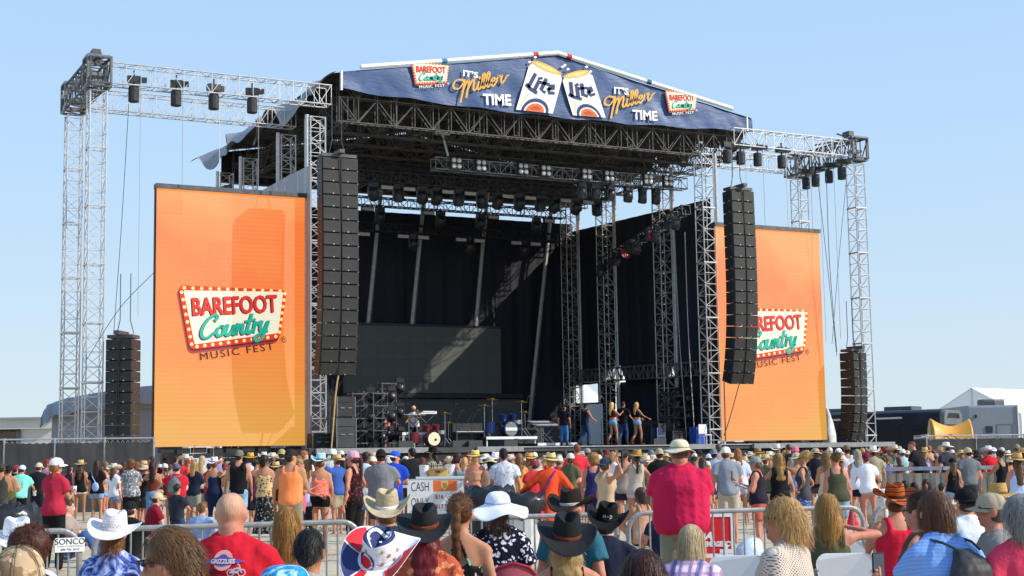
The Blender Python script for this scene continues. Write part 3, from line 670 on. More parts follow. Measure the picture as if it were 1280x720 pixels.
# ================================================================ STAGE LIGHTING
def lamp_trio():
    base = MB().box((0, 0, -.12), (.36, .26, .18)).bar((0, 0, -.03), (0, 0, .1), .03, 6)
    yoke = MB().box((-.2, 0, -.4), (.05, .14, .42)).box((.2, 0, -.4), (.05, .14, .42)).box((0, 0, -.22), (.42, .14, .05))
    head = MB().lathe([(.1, .24), (.17, .2), (.19, 0), (.21, -.18), (.2, -.22)], 14)
    lens = MB().lathe([(.165, 0), (.15, -.02), (.06, -.035)], 14)
    return base.mesh('lamp_base', BLACKSAT), yoke.mesh('yoke', BLACKSAT), head.mesh('lamp_head', BLACKSAT, True), lens.mesh('lens', plain('lens_glass', (.12, .12, .12), .12, 0, .2, 20, 0, 1.0))
LB, LY, LH, LL = lamp_trio()
def moving_light(x, y, z, tilt, label, k=1.0):
    t = thing('stage_light', label, 'light', (x, y, z), rng.uniform(-.3, .3), 'moving head lights on the trusses'); t.scale = (k,)*3
    put('lamp_base', LB, t); yk = put('yoke', LY, t); h = put('lamp_head', LH, yk, (0, 0, -.5)); h.rotation_euler = (tilt, 0, rng.uniform(-.4, .4))
    l = put('lens', LL, yk, (0, 0, -.5)); l.rotation_euler = h.rotation_euler
    n = Vector((0, 0, -.225)); n.rotate(h.rotation_euler); l.location = Vector((0, 0, -.5))+n
SB = MB().box((0, 0, -.2), (.62, .16, .2)).bar((-.2, 0, -.1), (-.2, 0, .05), .02).bar((.2, 0, -.1), (.2, 0, .05), .02).mesh('strobe_body', BLACKSAT)
SP = MB().box((0, -.09, -.22), (.56, .03, .15)).mesh('strobe_face', plain('strobe_face', (.42, .42, .38), .4))
def strobe(x, y, z, label):
    t = thing('strobe_light', label, 'light', (x, y, z), 0, 'flat strobe lights on the trusses'); put('strobe_body', SB, t); o = put('strobe_face', SP, t)
BLB = MB().box((0, 0, 0), (.52, .14, .52)).bar((0, .1, .25), (0, .15, .45), .02).mesh('blinder_body', BLACK)
BLL = MB().lathe([(.105, 0), (.1, .03), (.05, .05)], 12, M=Matrix.Rotation(R(90), 3, 'X')).mesh('lamp', plain('blinder_lamp', (.5, .5, .48), .3, .2))
def blinder(x, y, z, label):
    t = thing('blinder_light', label, 'light', (x, y, z), 0, 'four lamp blinders on the front truss'); put('blinder_body', BLB, t)
    for sx in (-.125, .125):
        for sz in (-.125, .125): put('lamp', BLL, t, (sx, -.075, sz))
ORD = ['first', 'second', 'third', 'fourth', 'fifth', 'sixth', 'seventh', 'eighth', 'ninth', 'tenth', 'eleventh', 'twelfth', 'thirteenth', 'fourteenth', 'fifteenth']
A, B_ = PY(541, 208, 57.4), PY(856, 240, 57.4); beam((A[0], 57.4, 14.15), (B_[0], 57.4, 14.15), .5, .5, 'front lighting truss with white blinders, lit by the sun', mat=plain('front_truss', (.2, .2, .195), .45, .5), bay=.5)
for i, (x, y) in enumerate(((570, 211), (601, 214), (653.5, 219), (682, 221), (733, 227), (761, 229), (810, 233), (835, 236))):
    p = PY(x, y, 57.05); blinder(p[0], 57.05, 14.17, f'white four lamp blinder, {ORD[i]} from the left on the front lighting truss')
for i, x in enumerate((727, 744, 763, 785, 803, 820)):
    p = PY(x, 240, 57.4); moving_light(p[0], 57.4, 13.85, .3, f'black moving head light, {ORD[i]} from the left under the front truss')
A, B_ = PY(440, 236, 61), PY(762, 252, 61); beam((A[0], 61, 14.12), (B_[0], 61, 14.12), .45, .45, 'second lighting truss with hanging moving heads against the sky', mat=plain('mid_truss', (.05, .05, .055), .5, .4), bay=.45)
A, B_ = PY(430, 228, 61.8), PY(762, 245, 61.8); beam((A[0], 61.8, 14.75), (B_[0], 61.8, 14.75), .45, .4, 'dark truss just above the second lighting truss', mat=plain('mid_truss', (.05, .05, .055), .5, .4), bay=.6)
for i, x in enumerate((467, 498, 528, 546, 573, 602, 622, 649, 675, 693, 720, 746)):
    p = PY(x, 245, 61); moving_light(p[0], 61, 13.92, (.9, .2, .85, .95, .1, .8, .8)[i % 7]*.9, f'black moving head light, {ORD[i]} from the left on the second truss', 1.15)
for i, x in enumerate((483, 511, 559, 587, 634, 662, 706, 734)):
    p = PY(x, 240, 60.8); strobe(p[0], 60.8, 13.85, f'flat grey strobe light, {ORD[i]} from the left on the second truss')
for (Y, z, x0, x1, w, hd_, pn) in ((65, 13.75, 430, 705, 'third', (475, 551, 601, 671), (459, 535, 616, 686)), (66.3, 12.75, 430, 700, 'fourth', (517, 587, 655), (454, 503, 528, 575, 598, 644, 668))):
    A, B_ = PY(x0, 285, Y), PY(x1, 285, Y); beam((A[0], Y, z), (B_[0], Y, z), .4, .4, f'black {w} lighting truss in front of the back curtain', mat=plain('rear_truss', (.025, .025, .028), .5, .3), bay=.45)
    for i, x in enumerate(hd_): p = PY(x, 300, Y); moving_light(p[0], Y, z-.2, .8, f'black moving head light, {ORD[i]} from the left on the {w} truss', 1.1)
    for i, x in enumerate(pn): p = PY(x, 300, Y-.2); strobe(p[0], Y-.25, z-.2, f'flat pale strobe light, {ORD[i]} from the left on the {w} truss')
A, B_ = PX(752, 331, 36.4), PX(858, 262, 36.4); beam(A, B_, .42, .42, 'sloping lighting truss full of lamps in the right wing', mat=plain('rear_truss', (.025, .025, .028), .5, .3), bay=.4)
for i in range(9):
    u = (i+.4)/9; p = A+(B_-A)*u; moving_light(p[0]-.25+.15*(i % 2), p[1], p[2]-.1+.35*(i % 2), .7, f'small lamp, {ORD[i]} along the sloping truss from its low end', .85)
for i, u in enumerate((.34, .66)):
    p = A+(B_-A)*u; o = MB().lathe([(.05, .05), (.27, .02), (.27, -.02), (.05, -.05)], 12, M=Matrix.Rotation(R(70), 3, 'X')).build('colour_filter', plain('red_gel', '8a2a30', .4), None, (p[0]-.3, p[1]-.2, p[2]-.35))
    o['label'] = ('lower', 'upper')[i]+' round red colour filter on the sloping lighting truss'; o['category'] = 'light filter'
p = PY(560, 195, 57); o = thing('truss_camera', 'small pale camera bracket hung beneath the roof above the front truss', 'camera', (p[0], 57, p[2]))
MB().bar((0, 0, 0), (-.25, 0, .9), .05).box((-.3, 0, .95), (.7, .3, .12)).build('bracket', STEEL, o)
# ================================================================ BACKGROUND BUILDINGS, VEHICLES, FENCES
def at(px, y, z): return PD(px, y, z)
def gpt(px, z, up=0.0):
    """ground point under the line of sight px at distance z"""
    p = PD(px, 574.4-.0163*(px-640), z); return (float(p[0]), float(p[1]), up)
def fence(px0, px1, z0, z1, h, npost, label, zig=True):
    A, B_ = np.array(gpt(px0, z0)), np.array(gpt(px1, z1)); d = B_-A; L = np.linalg.norm(d); t = thing('mesh_fence', label, 'fence', tuple(A), math.atan2(d[1], d[0]))
    cloth = plain('fence_screen', (.040, .040, .042), .8, 0, .2, .8, .3); st_ = L/npost
    for k in range(npost):
        V = []; nx, nz = 14, 6
        for i in range(nx+1):
            for j in range(nz+1):
                V.append((k*st_+.03+(st_-.06)*i/nx, .012*math.sin(i*2.1+k)+.02*math.sin(j*1.3+i*.6), .05+(h-.18)*j/nz+(0.02*math.sin(i*3) if j == nz else 0)))
        q = (np.arange(nx)[:, None]*(nz+1)+np.arange(nz)[None]).ravel(); F = np.stack([q, q+nz+1, q+nz+2, q+1], 1); V = np.array(V)
        put('screen_panel', mesh_np('screen_panel', np.concatenate([V, V+[0, .02, 0]]), [F, F[:, ::-1]+len(V)], [cloth], smooth=True), t)
        if zig:
            b = MB(); n = int(st_/.16)
            for i in range(n): b.bar((k*st_+i*.16, .03, h-.18), (k*st_+i*.16+.08, .03, h-.06), .009, 4, caps=False).bar((k*st_+i*.16+.08, .03, h-.06), (k*st_+i*.16+.16, .03, h-.18), .009, 4, caps=False)
            b.build('chain_link', STEEL, t)
    for k in range(npost+1): MB().bar((k*st_, .06, 0), (k*st_, .06, h+.04), .035, 6).build('post', STEEL, t)
    MB().bar((0, .06, h), (L, .06, h), .028, 6).build('top_rail', STEEL, t); return t
fence(-60, 192, 46.5, 48, 2.38, 4, 'dark grey screened chain link fence left of the stage')
fence(1160, 1400, 58, 60, 2.15, 4, 'grey screened chain link fence far right before the vehicles')
fence(1142, 1159, 64, 58.2, 2.2, 1, 'short dark screened fence piece turning toward the tour bus')
# low white building
bl = thing('low_building', 'low white building with a wide dark opening at the far left', 'building', gpt(-40, 92), -HEAD)
wm = plain('white_wall', (.62, .60, .55), .8, 0, .1, .5)
W = 5.3; zt = 4.5
b = MB().box((4.2, 4, 2.0), (2.0, 8, 4.0)).box((-3, 7.9, 2), (12.3, .2, 4)); b.build('wall', wm, bl)
MB().box((-1.9, 4, zt-.32), (14.4, 8.6, .62)).build('fascia', wm, bl); MB().box((-1.9, 4, zt+.03), (14.8, 9, .1)).build('roof_edge', plain('roof_edge', (.3, .32, .34), .6), bl)
MB().box((3.1, -.05, 1.9), (.22, .3, 3.75)).build('door_frame', DARKSTEEL, bl)
b = MB()
for i in range(7): b.box((-7.5+i*1.6, 6, 1.4), (1.2, 1, 2.2+.3*(i % 3)))
b.build('stored_crates', plain('dark_store', (.06, .06, .06), .8), bl); MB().box((-3, 2, 3.2), (12, 3, .1)).build('shutter', DARKSTEEL, bl)
# tarp covered hump behind the fence
def hump(px0, px1, z, prof, depth, label, mat):
    """cloth covered mound: prof = (px,y) outline along the top"""
    t = thing('covered_equipment', label, 'tarpaulin', gpt(px0, z), -HEAD); o = np.array(gpt(px0, z)); P = []
    for x, y in spline(prof, 5): p = PD(x, y, z); P.append((np.dot(p[:2]-o[:2], _r0[:2]), p[2]))
    V = []; m = 12
    for x, h in P:
        for j in range(m+1): a = math.pi*j/m; V.append((x+.05*math.sin(j*2+x*4), depth/2-depth/2*math.cos(a)*(1+.05*math.sin(x*7)), h*(math.sin(a)**.55)*(1+.015*math.sin(x*9+j))))
    n = len(P); i = (np.arange(n-1)[:, None]*(m+1)+np.arange(m)[None]).ravel(); F = [np.stack([i, i+1, i+m+2, i+m+1], 1)[:, ::-1], np.array([list(range(m+1))]), np.array([list(range((n-1)*(m+1), n*(m+1)))[::-1]])]
    put('cover', mesh_np('cover', V, F, [mat], smooth=True), t); return t
cv = thing('covered_store', 'long grey covered store with rounded awning behind the left towers', 'tent', gpt(60, 60), -HEAD); o = np.array(gpt(60, 60))
def loc2(x, y): p = PD(x, y, 60); return (float(np.dot(p[:2]-o[:2], _r0[:2])), float(p[2]))
top = [loc2(*q) for q in ((63, 516), (70, 509), (85, 503), (108, 498), (150, 491), (200, 485))]; n = len(top)
tp = plain('silver_tarp', (.30, .33, .37), .5, 0, .15, .7, .4)
front = [(x, 0, z) for x, z in top]; P_ = front+[(top[-1][0], 0, 0), (.55, 0, 0), (.25, 0, .9), (.1, 0, 1.8)]; m = len(P_)
MB().add(P_+[(x, 5, z) for x, _, z in P_], [tuple(range(m-1, -1, -1)), tuple(range(m, 2*m))]+[(i, (i+1) % m, m+(i+1) % m, m+i) for i in range(m)]).build('cloth_wall', tp, cv)
V = []; rows = ((.0, .14), (-.35, .10), (-.55, -.12), (-.6, -.5)); sp2 = spline([(x-.28+.04*i, z+.02) for i, (x, z) in enumerate(top)], 6)
for i, (x, z) in enumerate(sp2):
    for k, (yy, dz) in enumerate(((5, .14),)+rows): V.append((x+.03*math.sin(i*1.7+k), yy+.06*math.sin(i*.9), z+dz+(.10*math.sin(i*.8) if k == 4 else 0)-(.1 if i < 3 else 0)*k*.3))
V = np.array(V); k = 5; n = len(sp2); i = (np.arange(n-1)[:, None]*k+np.arange(k-1)[None]).ravel(); F = np.stack([i, i+1, i+k+1, i+k], 1)
put('awning', mesh_np('awning', np.concatenate([V, V-[0, 0, .05]]), [F, F[:, ::-1]+len(V)], [plain('awning', (.24, .29, .34), .5, 0, .12, .7)], smooth=True), cv)
MB().box((top[-1][0]-.8, -.03, 1.9), (1.5, .06, 3.7)).build('side_panel', plain('container_paint', (.26, .30, .35), .5, 0, .1, .6), cv)
# tour bus
bus = thing('tour_bus', 'dark tour bus with grey front parked beyond the right fence', 'bus', gpt(1177, 80), -HEAD-R(38))
navyp = plain('bus_navy', (.022, .030, .042), .18, .1, .3, .6, 0, .8); tanp = plain('bus_tan', (.13, .10, .065), .3, 0, .3, .8); grp = plain('bus_grey', (.16, .17, .18), .3, .1, .15, .8)
def shell(x0, x1, y0, y1, z0, z1, r=.3):
    b = MB(); n = 6; pr = [(y0, z0), (y0, z1-r)]+[(y0+r-r*math.cos(a), z1-r+r*math.sin(a)) for a in np.linspace(.2, math.pi/2, n)]
    pr += [(y1-(y-y0), z) for y, z in pr[::-1]]; m = len(pr)
    b.add([(x0, y, z) for y, z in pr]+[(x1, y, z) for y, z in pr], [(i, i+1, m+i+1, m+i) for i in range(m-1)]+[tuple(range(m-1, -1, -1)), tuple(range(m, 2*m))]); return b
shell(-12, -.02, 0, 2.5, .45, 3.85).build('body', navyp, bus)
shell(-.01, .25, .0, 2.5, .5, 3.8, .45).build('front_panel', grp, bus)
b = MB().quad((.26, .35, 3.35), (.26, 2.15, 3.35), (.26, 2.05, 3.62), (.26, .6, 3.62)); b.build('destination_window', plain('bus_glass', (.02, .025, .03), .08, 0, .1, 1, 0, 1), bus)
b = MB().box((.27, 1.25, 2.3), (.06, 2.2, 1.4)); b.build('windscreen', plain('bus_glass', (.02, .025, .03), .08, 0, .1, 1, 0, 1), bus)
for i in range(6): MB().box((-1.6-i*1.8, -.015, 2.55), (1.6, .03, .9)).build('window', plain('bus_glass', (.02, .025, .03), .08, 0, .1, 1, 0, 1), bus)
for x in (-2.9, -6.5): MB().box((x, -.02, 3.42), (1.5, .03, .1)).build('white_stripe', plain('bus_stripe', (.6, .6, .6), .3), bus)
b = MB(); b.add([(-12, -.02, 1.2), (-.1, -.02, .7), (-.1, -.02, 1.25), (-5, -.02, 2.0), (-12, -.02, 2.0)], [(0, 1, 2, 3, 4)]); b.build('swoosh', tanp, bus)
b = MB(); b.add([(-12, -.025, .9), (-4, -.025, 1.45), (-.2, -.025, 1.0), (-.2, -.025, 1.06), (-4, -.025, 1.55), (-12, -.025, 1.05)], [(0, 1, 2, 3, 4, 5)]); b.build('swoosh', plain('bus_gold', (.25, .16, .06), .3), bus)
for x, l in ((-2.6, 1.6), (-6.2, 2.2), (-9.5, 1.2)): MB().box((x, 1.2, 3.95), (l, 1.4, .22)).build('roof_unit', plain('roof_unit', (.10, .11, .12), .5), bus)
for x in (-2, -9.5, -10.7):
    w = MB().lathe([(.5, -.14), (.5, .14)], 16, (x, .12, .5), Matrix.Rotation(R(90), 3, 'X')).build('wheel', plain('tyre', (.02, .02, .02), .8), bus); MB().lathe([(.25, 0), (.22, .03)], 12, (x, -.04, .5), Matrix.Rotation(R(90), 3, 'X')).build('rim', STEEL, w)
for s in (0.1, 2.4): MB().bar((.2, s, 2.9), (.7, s-.15+.3*(s > 1), 2.9), .03).box((.72, s-.15+.3*(s > 1), 2.6), (.08, .2, .5)).build('mirror', BLACKSAT, bus)
for s in (.45, 2.05): MB().ball((.26, s, 1.05), (.06, .16, .12)).build('headlight', plain('lamp_glass', (.5, .5, .5), .1), bus)
# grey trailer
tr = thing('camper_trailer', 'grey camper trailer with small dark window beyond the right fence', 'trailer', gpt(1214, 82), -HEAD)
tg = plain('trailer_grey', (.20, .225, .27), .4, .1, .06, .6); k = 82/1862.2
shell(0, 2.7, 0, 6, .5, 4.05, .15).build('body', tg, tr)
MB().box((1.05, -.02, 2.72), (.38, .05, .36)).build('window', plain('bus_glass', (.02, .025, .03), .08), tr)
b = MB()
for (a, c, w, h) in ((1.5, 2.620, .025, .75), (2.35, 2.620, .025, .75), (1.925, 2.995, .85, .025), (1.925, 2.245, .85, .025)): b.box((a, -.012, c), (w, .025, h))
b.build('hatch_outline', plain('trim_dark', (.14, .15, .17), .5), tr)
MB().box((.35, -.03, 3.45), (.1, .06, .18)).build('marker_lamp', BLACK, tr)
MB().box((2.68, -.03, 2.3), (.07, .07, 3.5)).build('corner_trim', WHITEP, tr)
b = shell(1.15, 1.75, 1, 2.2, 4.05, 4.42, .15); b.build('roof_unit', plain('ac_dark', (.07, .07, .075), .5), tr); shell(1.752, 2.3, 1, 2.2, 4.05, 4.42, .15).build('roof_unit', plain('ac_grey', (.22, .22, .23), .5), tr)
for x in (.7, 1.7): MB().lathe([(.4, -.12), (.4, .12)], 14, (x, .15, .4), Matrix.Rotation(R(90), 3, 'X')).build('wheel', plain('tyre', (.02, .02, .02), .8), tr)
# orange wrapped thing
og = thing('orange_inflatable', 'orange saddle shaped inflatable with dark curved lines by the bus', 'inflatable', gpt(1172, 70), -HEAD)
V = []; nx, m = 26, 16
for i in range(nx+1):
    u = i/nx; top = 2.78+.36*(abs(2*u-1)**1.8)-.05*u; w = .55+.12*abs(2*u-1)**2
    for j in range(m): a = 2*math.pi*j/m; V.append((u*1.85, 1-w*math.cos(a)*1.1, 1.35+(top-1.35)*math.sin(a) if math.sin(a) > 0 else 1.35+.85*math.sin(a)))
i = (np.arange(nx)[:, None]*m+np.arange(m)[None]); j = (np.arange(nx)[:, None]*m+(np.arange(m)+1) % m); F = np.stack([i.ravel(), j.ravel(), j.ravel()+m, i.ravel()+m], 1)[:, ::-1]
put('body', mesh_np('body', V, [F, np.array([list(range(m))]), np.array([list(range(nx*m, nx*m+m))[::-1]])], [plain('orange_vinyl', (.72, .34, .045), .45, 0, .12, 1.2)], smooth=True), og)
for off in (0, .22):
    b = MB(); ribbon(b, [(.25+off, 2.1+off*.5), (.55+off, 2.25+off*.45), (.85+off*1.1, 1.95+off*.6), (1.2+off, 1.6+off*.4)], .05, 0, 6, .3); o = b.build('printed_line', plain('dark_print', (.06, .02, .01), .6), og, (0, .37-.0, 0)); o.rotation_euler = (math.pi/2, 0, 0)
MB().bar((.02, .9, 0), (.02, .9, 3.0), .05).bar((1.83, .9, 0), (1.83, .9, 3.0), .05).build('frame', DARKSTEEL, og)
b = MB()
b.path([(-.9, .3, 2.05), (-.55, .3, 2.3), (-.1, .3, 2.25)], .03).path([(-.9, .3, 2.05), (-.6, .5, 2.1), (-.1, .3, 2.05)], .03); b.build('white_cord', WHITEP, og)
# white marquee
mq = thing('white_marquee', 'white frame marquee roof rising behind the trailer at far right', 'tent', gpt(1218, 130), -HEAD-R(48))
tw = plain('marquee_white', (.80, .80, .80), .55, 0, .04, .4); ap = 7.1
hw, ez = 4.6, 4.7
b = MB().add([(-hw, 0, ez), (0, 0, ap), (0, 24, ap), (-hw, 24, ez), (-hw, 0, ez-.05), (0, 0, ap-.05), (0, 24, ap-.05), (-hw, 24, ez-.05)], [(0, 3, 2, 1), (4, 5, 6, 7), (0, 1, 5, 4)]).build('roof_slope', tw, mq)
b = MB().add([(hw, 0, ez), (0, 0, ap), (0, 24, ap), (hw, 24, ez), (hw, 0, ez-.05), (0, 0, ap-.05), (0, 24, ap-.05), (hw, 24, ez-.05)], [(0, 1, 2, 3), (7, 6, 5, 4), (0, 4, 5, 1)]).build('roof_slope', tw, mq)
MB().add([(-hw, .05, ez), (-.02, .05, ez), (-.02, .05, ap-.06)], [(0, 1, 2)]).build('gable_panel', tw, mq); MB().add([(.02, .05, ez), (hw, .05, ez), (.02, .05, ap-.06)], [(0, 1, 2)]).build('gable_panel', tw, mq)
MB().add([(-hw, .08, .0), (hw, .08, 0), (hw, .08, ez), (-hw, .08, ez)], [(0, 1, 2, 3)]).build('side_wall', tw, mq); MB().add([(hw, .1, .0), (hw, 24, 0), (hw, 24, ez), (hw, .1, ez)], [(0, 1, 2, 3)]).build('side_wall', tw, mq)
for x in (-hw, 0, hw): MB().bar((x, 0, 0), (x, 0, ez if x else ap), .06).build('frame_leg', ALU, mq)
# white tents seen through the right wing
def peak_tent(px, y, z, w, lab):
    p = PD(px, y, z); t = thing('peak_tent', lab, 'tent', (p[0], p[1], 0), -HEAD); h = p[2]; b = MB(); V = []; n = 16; rows = 9
    for k in range(rows):
        u = k/(rows-1); r = w/2*(u**1.25); zz = h-(h-2.6)*u
        for i in range(n):
            a = 2*math.pi*i/n; sq = r/max(abs(math.cos(a)), abs(math.sin(a))) if k else .04; V.append((sq*math.cos(a), sq*math.sin(a), zz))
    F = [(k*n+i, (k+1)*n+i, (k+1)*n+(i+1) % n, k*n+(i+1) % n) for k in range(rows-1) for i in range(n)]; b.add(V, F); b.build('canopy', tw, t, smooth=True)
    b = MB()
    for s in range(4):
        c, d = [(-1, -1), (1, -1), (1, 1), (-1, 1)][s], [(1, -1), (1, 1), (-1, 1), (-1, -1)][s]; b.add([(c[0]*w/2, c[1]*w/2, 2.6), (d[0]*w/2, d[1]*w/2, 2.6), (d[0]*w/2, d[1]*w/2, 2.2), (c[0]*w/2, c[1]*w/2, 2.2)], [(0, 1, 2, 3)])
    b.build('valance', tw, t)
    for sx in (-1, 1):
        for sy in (-1, 1): MB().bar((sx*w/2*.97, sy*w/2*.97, 0), (sx*w/2*.97, sy*w/2*.97, 2.6), .04).build('leg', ALU, t)
peak_tent(718, 464, 84, 8.5, 'white peaked tent behind the stage, seen left of the white case'); peak_tent(771, 452, 92, 6, 'white peaked tent glimpsed through the gap over the ladder truss'); peak_tent(843, 452, 88, 6, 'white peaked tent glimpsed by the right wing towers')
t = hump(1033, 1047, 72, ((1033, 512), (1037, 503), (1042, 507), (1047, 530)), 3, 'pale rounded cover standing right of the right screen', plain('pale_cover', (.5, .5, .5), .6))

# ================================================================ GEAR ON THE STAGE
def sp(px, Y, up=0.0): p = PY(px, 555, Y); return (float(p[0]), Y, DECK+up)
CASE = plain('road_case', (.05, .052, .052), .5, .1, .25, 2); AMP = plain('amp_black', (.02, .02, .021), .6, 0, .3, 5)
def case(px, Y, w, d, h, lab, up=0.0, mat=CASE, name='road_case', rot=0):
    t = thing(name, lab, 'equipment case', sp(px, Y, up), rot)
    b = MB().box((0, 0, h*.36+.05), (w, d, h*.7)); b.build('body', mat, t); MB().box((0, 0, h*.86+.055), (w, d, h*.27)).build('lid', mat, t)
    b = MB()
    for sx in (-1, 1):
        for sy in (-1, 1): b.box((sx*(w/2), sy*(d/2), h/2+.05), (.035, .035, h+.01))
    b.build('corner_trim', plain('case_edge', (.22, .22, .22), .4, .6), t)
    for sx in (-.2, .2): MB().bar((sx*w-.08, -d/2-.02, h*.5), (sx*w+.08, -d/2-.02, h*.5), .015).build('handle', STEEL, t)
    return t
case(429, 53.6, .78, .7, 1.1, 'tall grey road case at the left front of the stage'); case(429, 53.6, .72, .66, .75, 'dark case stacked on top of the tall grey case', 1.17, AMP)
def light_frame(px, Y, h, lab, n=3):
    t = thing('light_stand', lab, 'lighting frame', sp(px, Y)); w = .62
    for sx in (-1, 1):
        for sy in (-.25, .25): MB().bar((sx*w/2, sy, .05), (sx*w/2, sy, h), .028).build('upright', DARKSTEEL, t)
    for k in range(5): MB().box((0, 0, .25+k*(h-.3)/4), (w+.05, .56, .05)).build('cross_bar', DARKSTEEL, t)
    b = MB()
    for k in range(4): z0 = .25+k*(h-.3)/4; b.bar((-w/2, -.27, z0), (w/2, -.27, z0+(h-.3)/4), .014)
    b.build('brace', DARKSTEEL, t); MB().box((0, 0, .03), (w+.3, .8, .06)).build('base', BLACK, t)
    p = sp(px, Y)
    for k in range(n):
        z = DECK+.5+k*(h-.45)/(n-.7)
        moving_light(p[0]+w/2+.18, Y-.2, z+.45, 1.2, f'moving light number {ORD[k]} up the {lab}', .9)
for px, Y, h, lab in ((447, 57, 2.3, 'leftmost black light stand'), (461, 57.6, 2.4, 'second black light stand from the left'), (473, 56.6, 2.3, 'third black light stand from the left'), (484, 57.4, 2.75, 'tall black light stand beside the person in pink'), (836, 58.4, 2.5, 'black light stand at right wing'), (847, 57.4, 2.3, 'rightmost black light stand')): light_frame(px, Y, h, lab)
def riser(px0, px1, Y, h, lab, edge=WHITEP, truss=False):
    A, B_ = sp(px0, Y), sp(px1, Y); w = B_[0]-A[0]; t = thing('riser', lab, 'stage riser', ((A[0]+B_[0])/2, Y+.9, DECK))
    MB().box((0, 0, h-.04), (w, 1.8, .08)).build('platform', plain('riser_top', (.05, .05, .05), .6), t); MB().box((0, -.92, h-.04), (w+.02, .04, .11)).build('edge_rail', edge, t)
    for sx in (-1, 1):
        for sy in (-.85, .85): MB().bar((sx*(w/2-.05), sy, 0), (sx*(w/2-.05), sy, h-.08), .03).build('leg', edge, t)
    if truss:
        o = put('truss_section', truss_mesh(w, .3, .35, 5, .025, .018, ALU, 'X'), t, (-w/2, -.75, h*.45))
    return (A[0]+B_[0])/2
riser(608, 671, 54.5, .42, 'low drum riser with bright white front edge'); riser(503, 541, 54.6, .62, 'keyboard riser with a small white truss in front', truss=True); riser(672, 722, 54.2, .14, 'long low riser with white edge right of the drum kit')
HARD = plain('chrome', (.55, .55, .55), .2, 1, .1); CYM = plain('cymbal_brass', 'b08a3c', .25, .9, .15); BLU = plain('drum_blue', '182f60', .25, .2, .2); SKIN_ = plain('drum_head', 'e8dfb4', .6)
def drums(px, Y, up, lab, shell_m, head_m, k=1.0, cream=False):
    t = thing('drum_kit', lab, 'drum kit', sp(px, Y, up)); t.scale = (k,)*3; Mx = Matrix.Rotation(R(90), 3, 'X')
    b = MB().lathe([(.3, -.22), (.3, .22)], 20, (0, 0, .31), Mx).build('bass_drum', shell_m, t); MB().lathe([(.28, 0), (.27, .02), (.05, .022)], 20, (0, -.22, .31), Mx).build('drum_head', head_m, b)
    if not cream: MB().box((0, -.25, .31), (.5, .012, .12)).build('head_badge', WHITEP, b)
    else: MB().lathe([(.06, 0), (.05, .01)], 12, (.06, -.245, .28), Mx).build('port_hole', BLACK, b)
    for x, y, z, r in ((-.22, .05, .78, .16), (.2, .05, .8, .15)): MB().lathe([(r, -.12), (r, .12)], 16, (x, y, z), Matrix.Rotation(R(15), 3, 'X')).build('tom', shell_m, t)
    MB().lathe([(.22, -.25), (.22, .2)], 18, (-.72, .25, .4)).build('floor_tom', shell_m, t); MB().lathe([(.19, -.08), (.19, .08)], 18, (.62, .4, .6)).build('snare', HARD, t)
    for x, y, z in ((-.95, .2, 1.25), (-.45, .5, 1.5), (.7, .2, 1.4), (1.0, .5, 1.0)):
        MB().lathe([(.26, 0), (.08, .02), (.05, .05)], 18, (x, y, z), Matrix.Rotation(R(12), 3, 'X')).build('cymbal', CYM, t)
        b = MB().bar((x, y, .3), (x, y, z), .014, 5)
        for a in (0, 2.1, 4.2): b.bar((x, y, .35), (x+.28*math.cos(a), y+.28*math.sin(a), .01), .012, 4)
        b.build('cymbal_stand', HARD, t)
    MB().lathe([(.17, 0), (.17, .07)], 14, (0, .75, .5)).bar((0, .75, 0), (0, .75, .5), .03).build('stool', BLACK, t)
drums(636, 55.1, .42, 'blue drum kit on the white edged riser', BLU, plain('drum_clear', (.2, .2, .19), .3), 1.05); drums(540, 54.3, .06, 'small drum kit with a round cream bass drum head', plain('drum_red', '6a2028', .3), SKIN_, .95, True)
def keyboard(px, Y, up, w, lab, mat=BLACKSAT):
    t = thing('keyboard', lab, 'keyboard', sp(px, Y, up)); MB().box((0, 0, .8), (w, .32, .1)).build('body', mat, t)
    MB().box((0, .08, .858), (w*.94, .14, .016)).build('keys', WHITEP, t); b = MB()
    for s in (-1, 1): b.bar((-s*.4, .05*s, .0), (s*.4, .05*s, .75), .022)
    b.build('x_stand', DARKSTEEL, t); MB().box((0, -.165, .82), (w*.8, .01, .035)).build('front_panel', plain('panel_grey', (.4, .4, .4), .4), t)
keyboard(533, 54.9, .62, .8, 'white keyboard on the truss riser before the man in white', WHITEP); keyboard(519, 55.3, .5, 1.0, 'lower black keyboard beside the white one'); keyboard(683, 55.6, .1, 1.3, 'black keyboard with pale panels right of the blue drums'); keyboard(674, 56.4, .25, 1.1, 'second black keyboard behind, near the long slanted pole')
t = thing('upright_piano', 'black upright piano shell between the two drum kits', 'piano', sp(583, 55.5))
MB().box((0, .1, .5), (1.35, .5, 1.0)).build('case', AMP, t); MB().box((0, -.25, .62), (1.3, .3, .06)).build('key_shelf', BLACKSAT, t); MB().box((0, -.28, .66), (1.2, .2, .02)).build('keys', WHITEP, t); MB().box((-.62, -.3, .3), (.06, .25, .6)).box((.62, -.3, .3), (.06, .25, .6)).build('legs_panel', AMP, t)
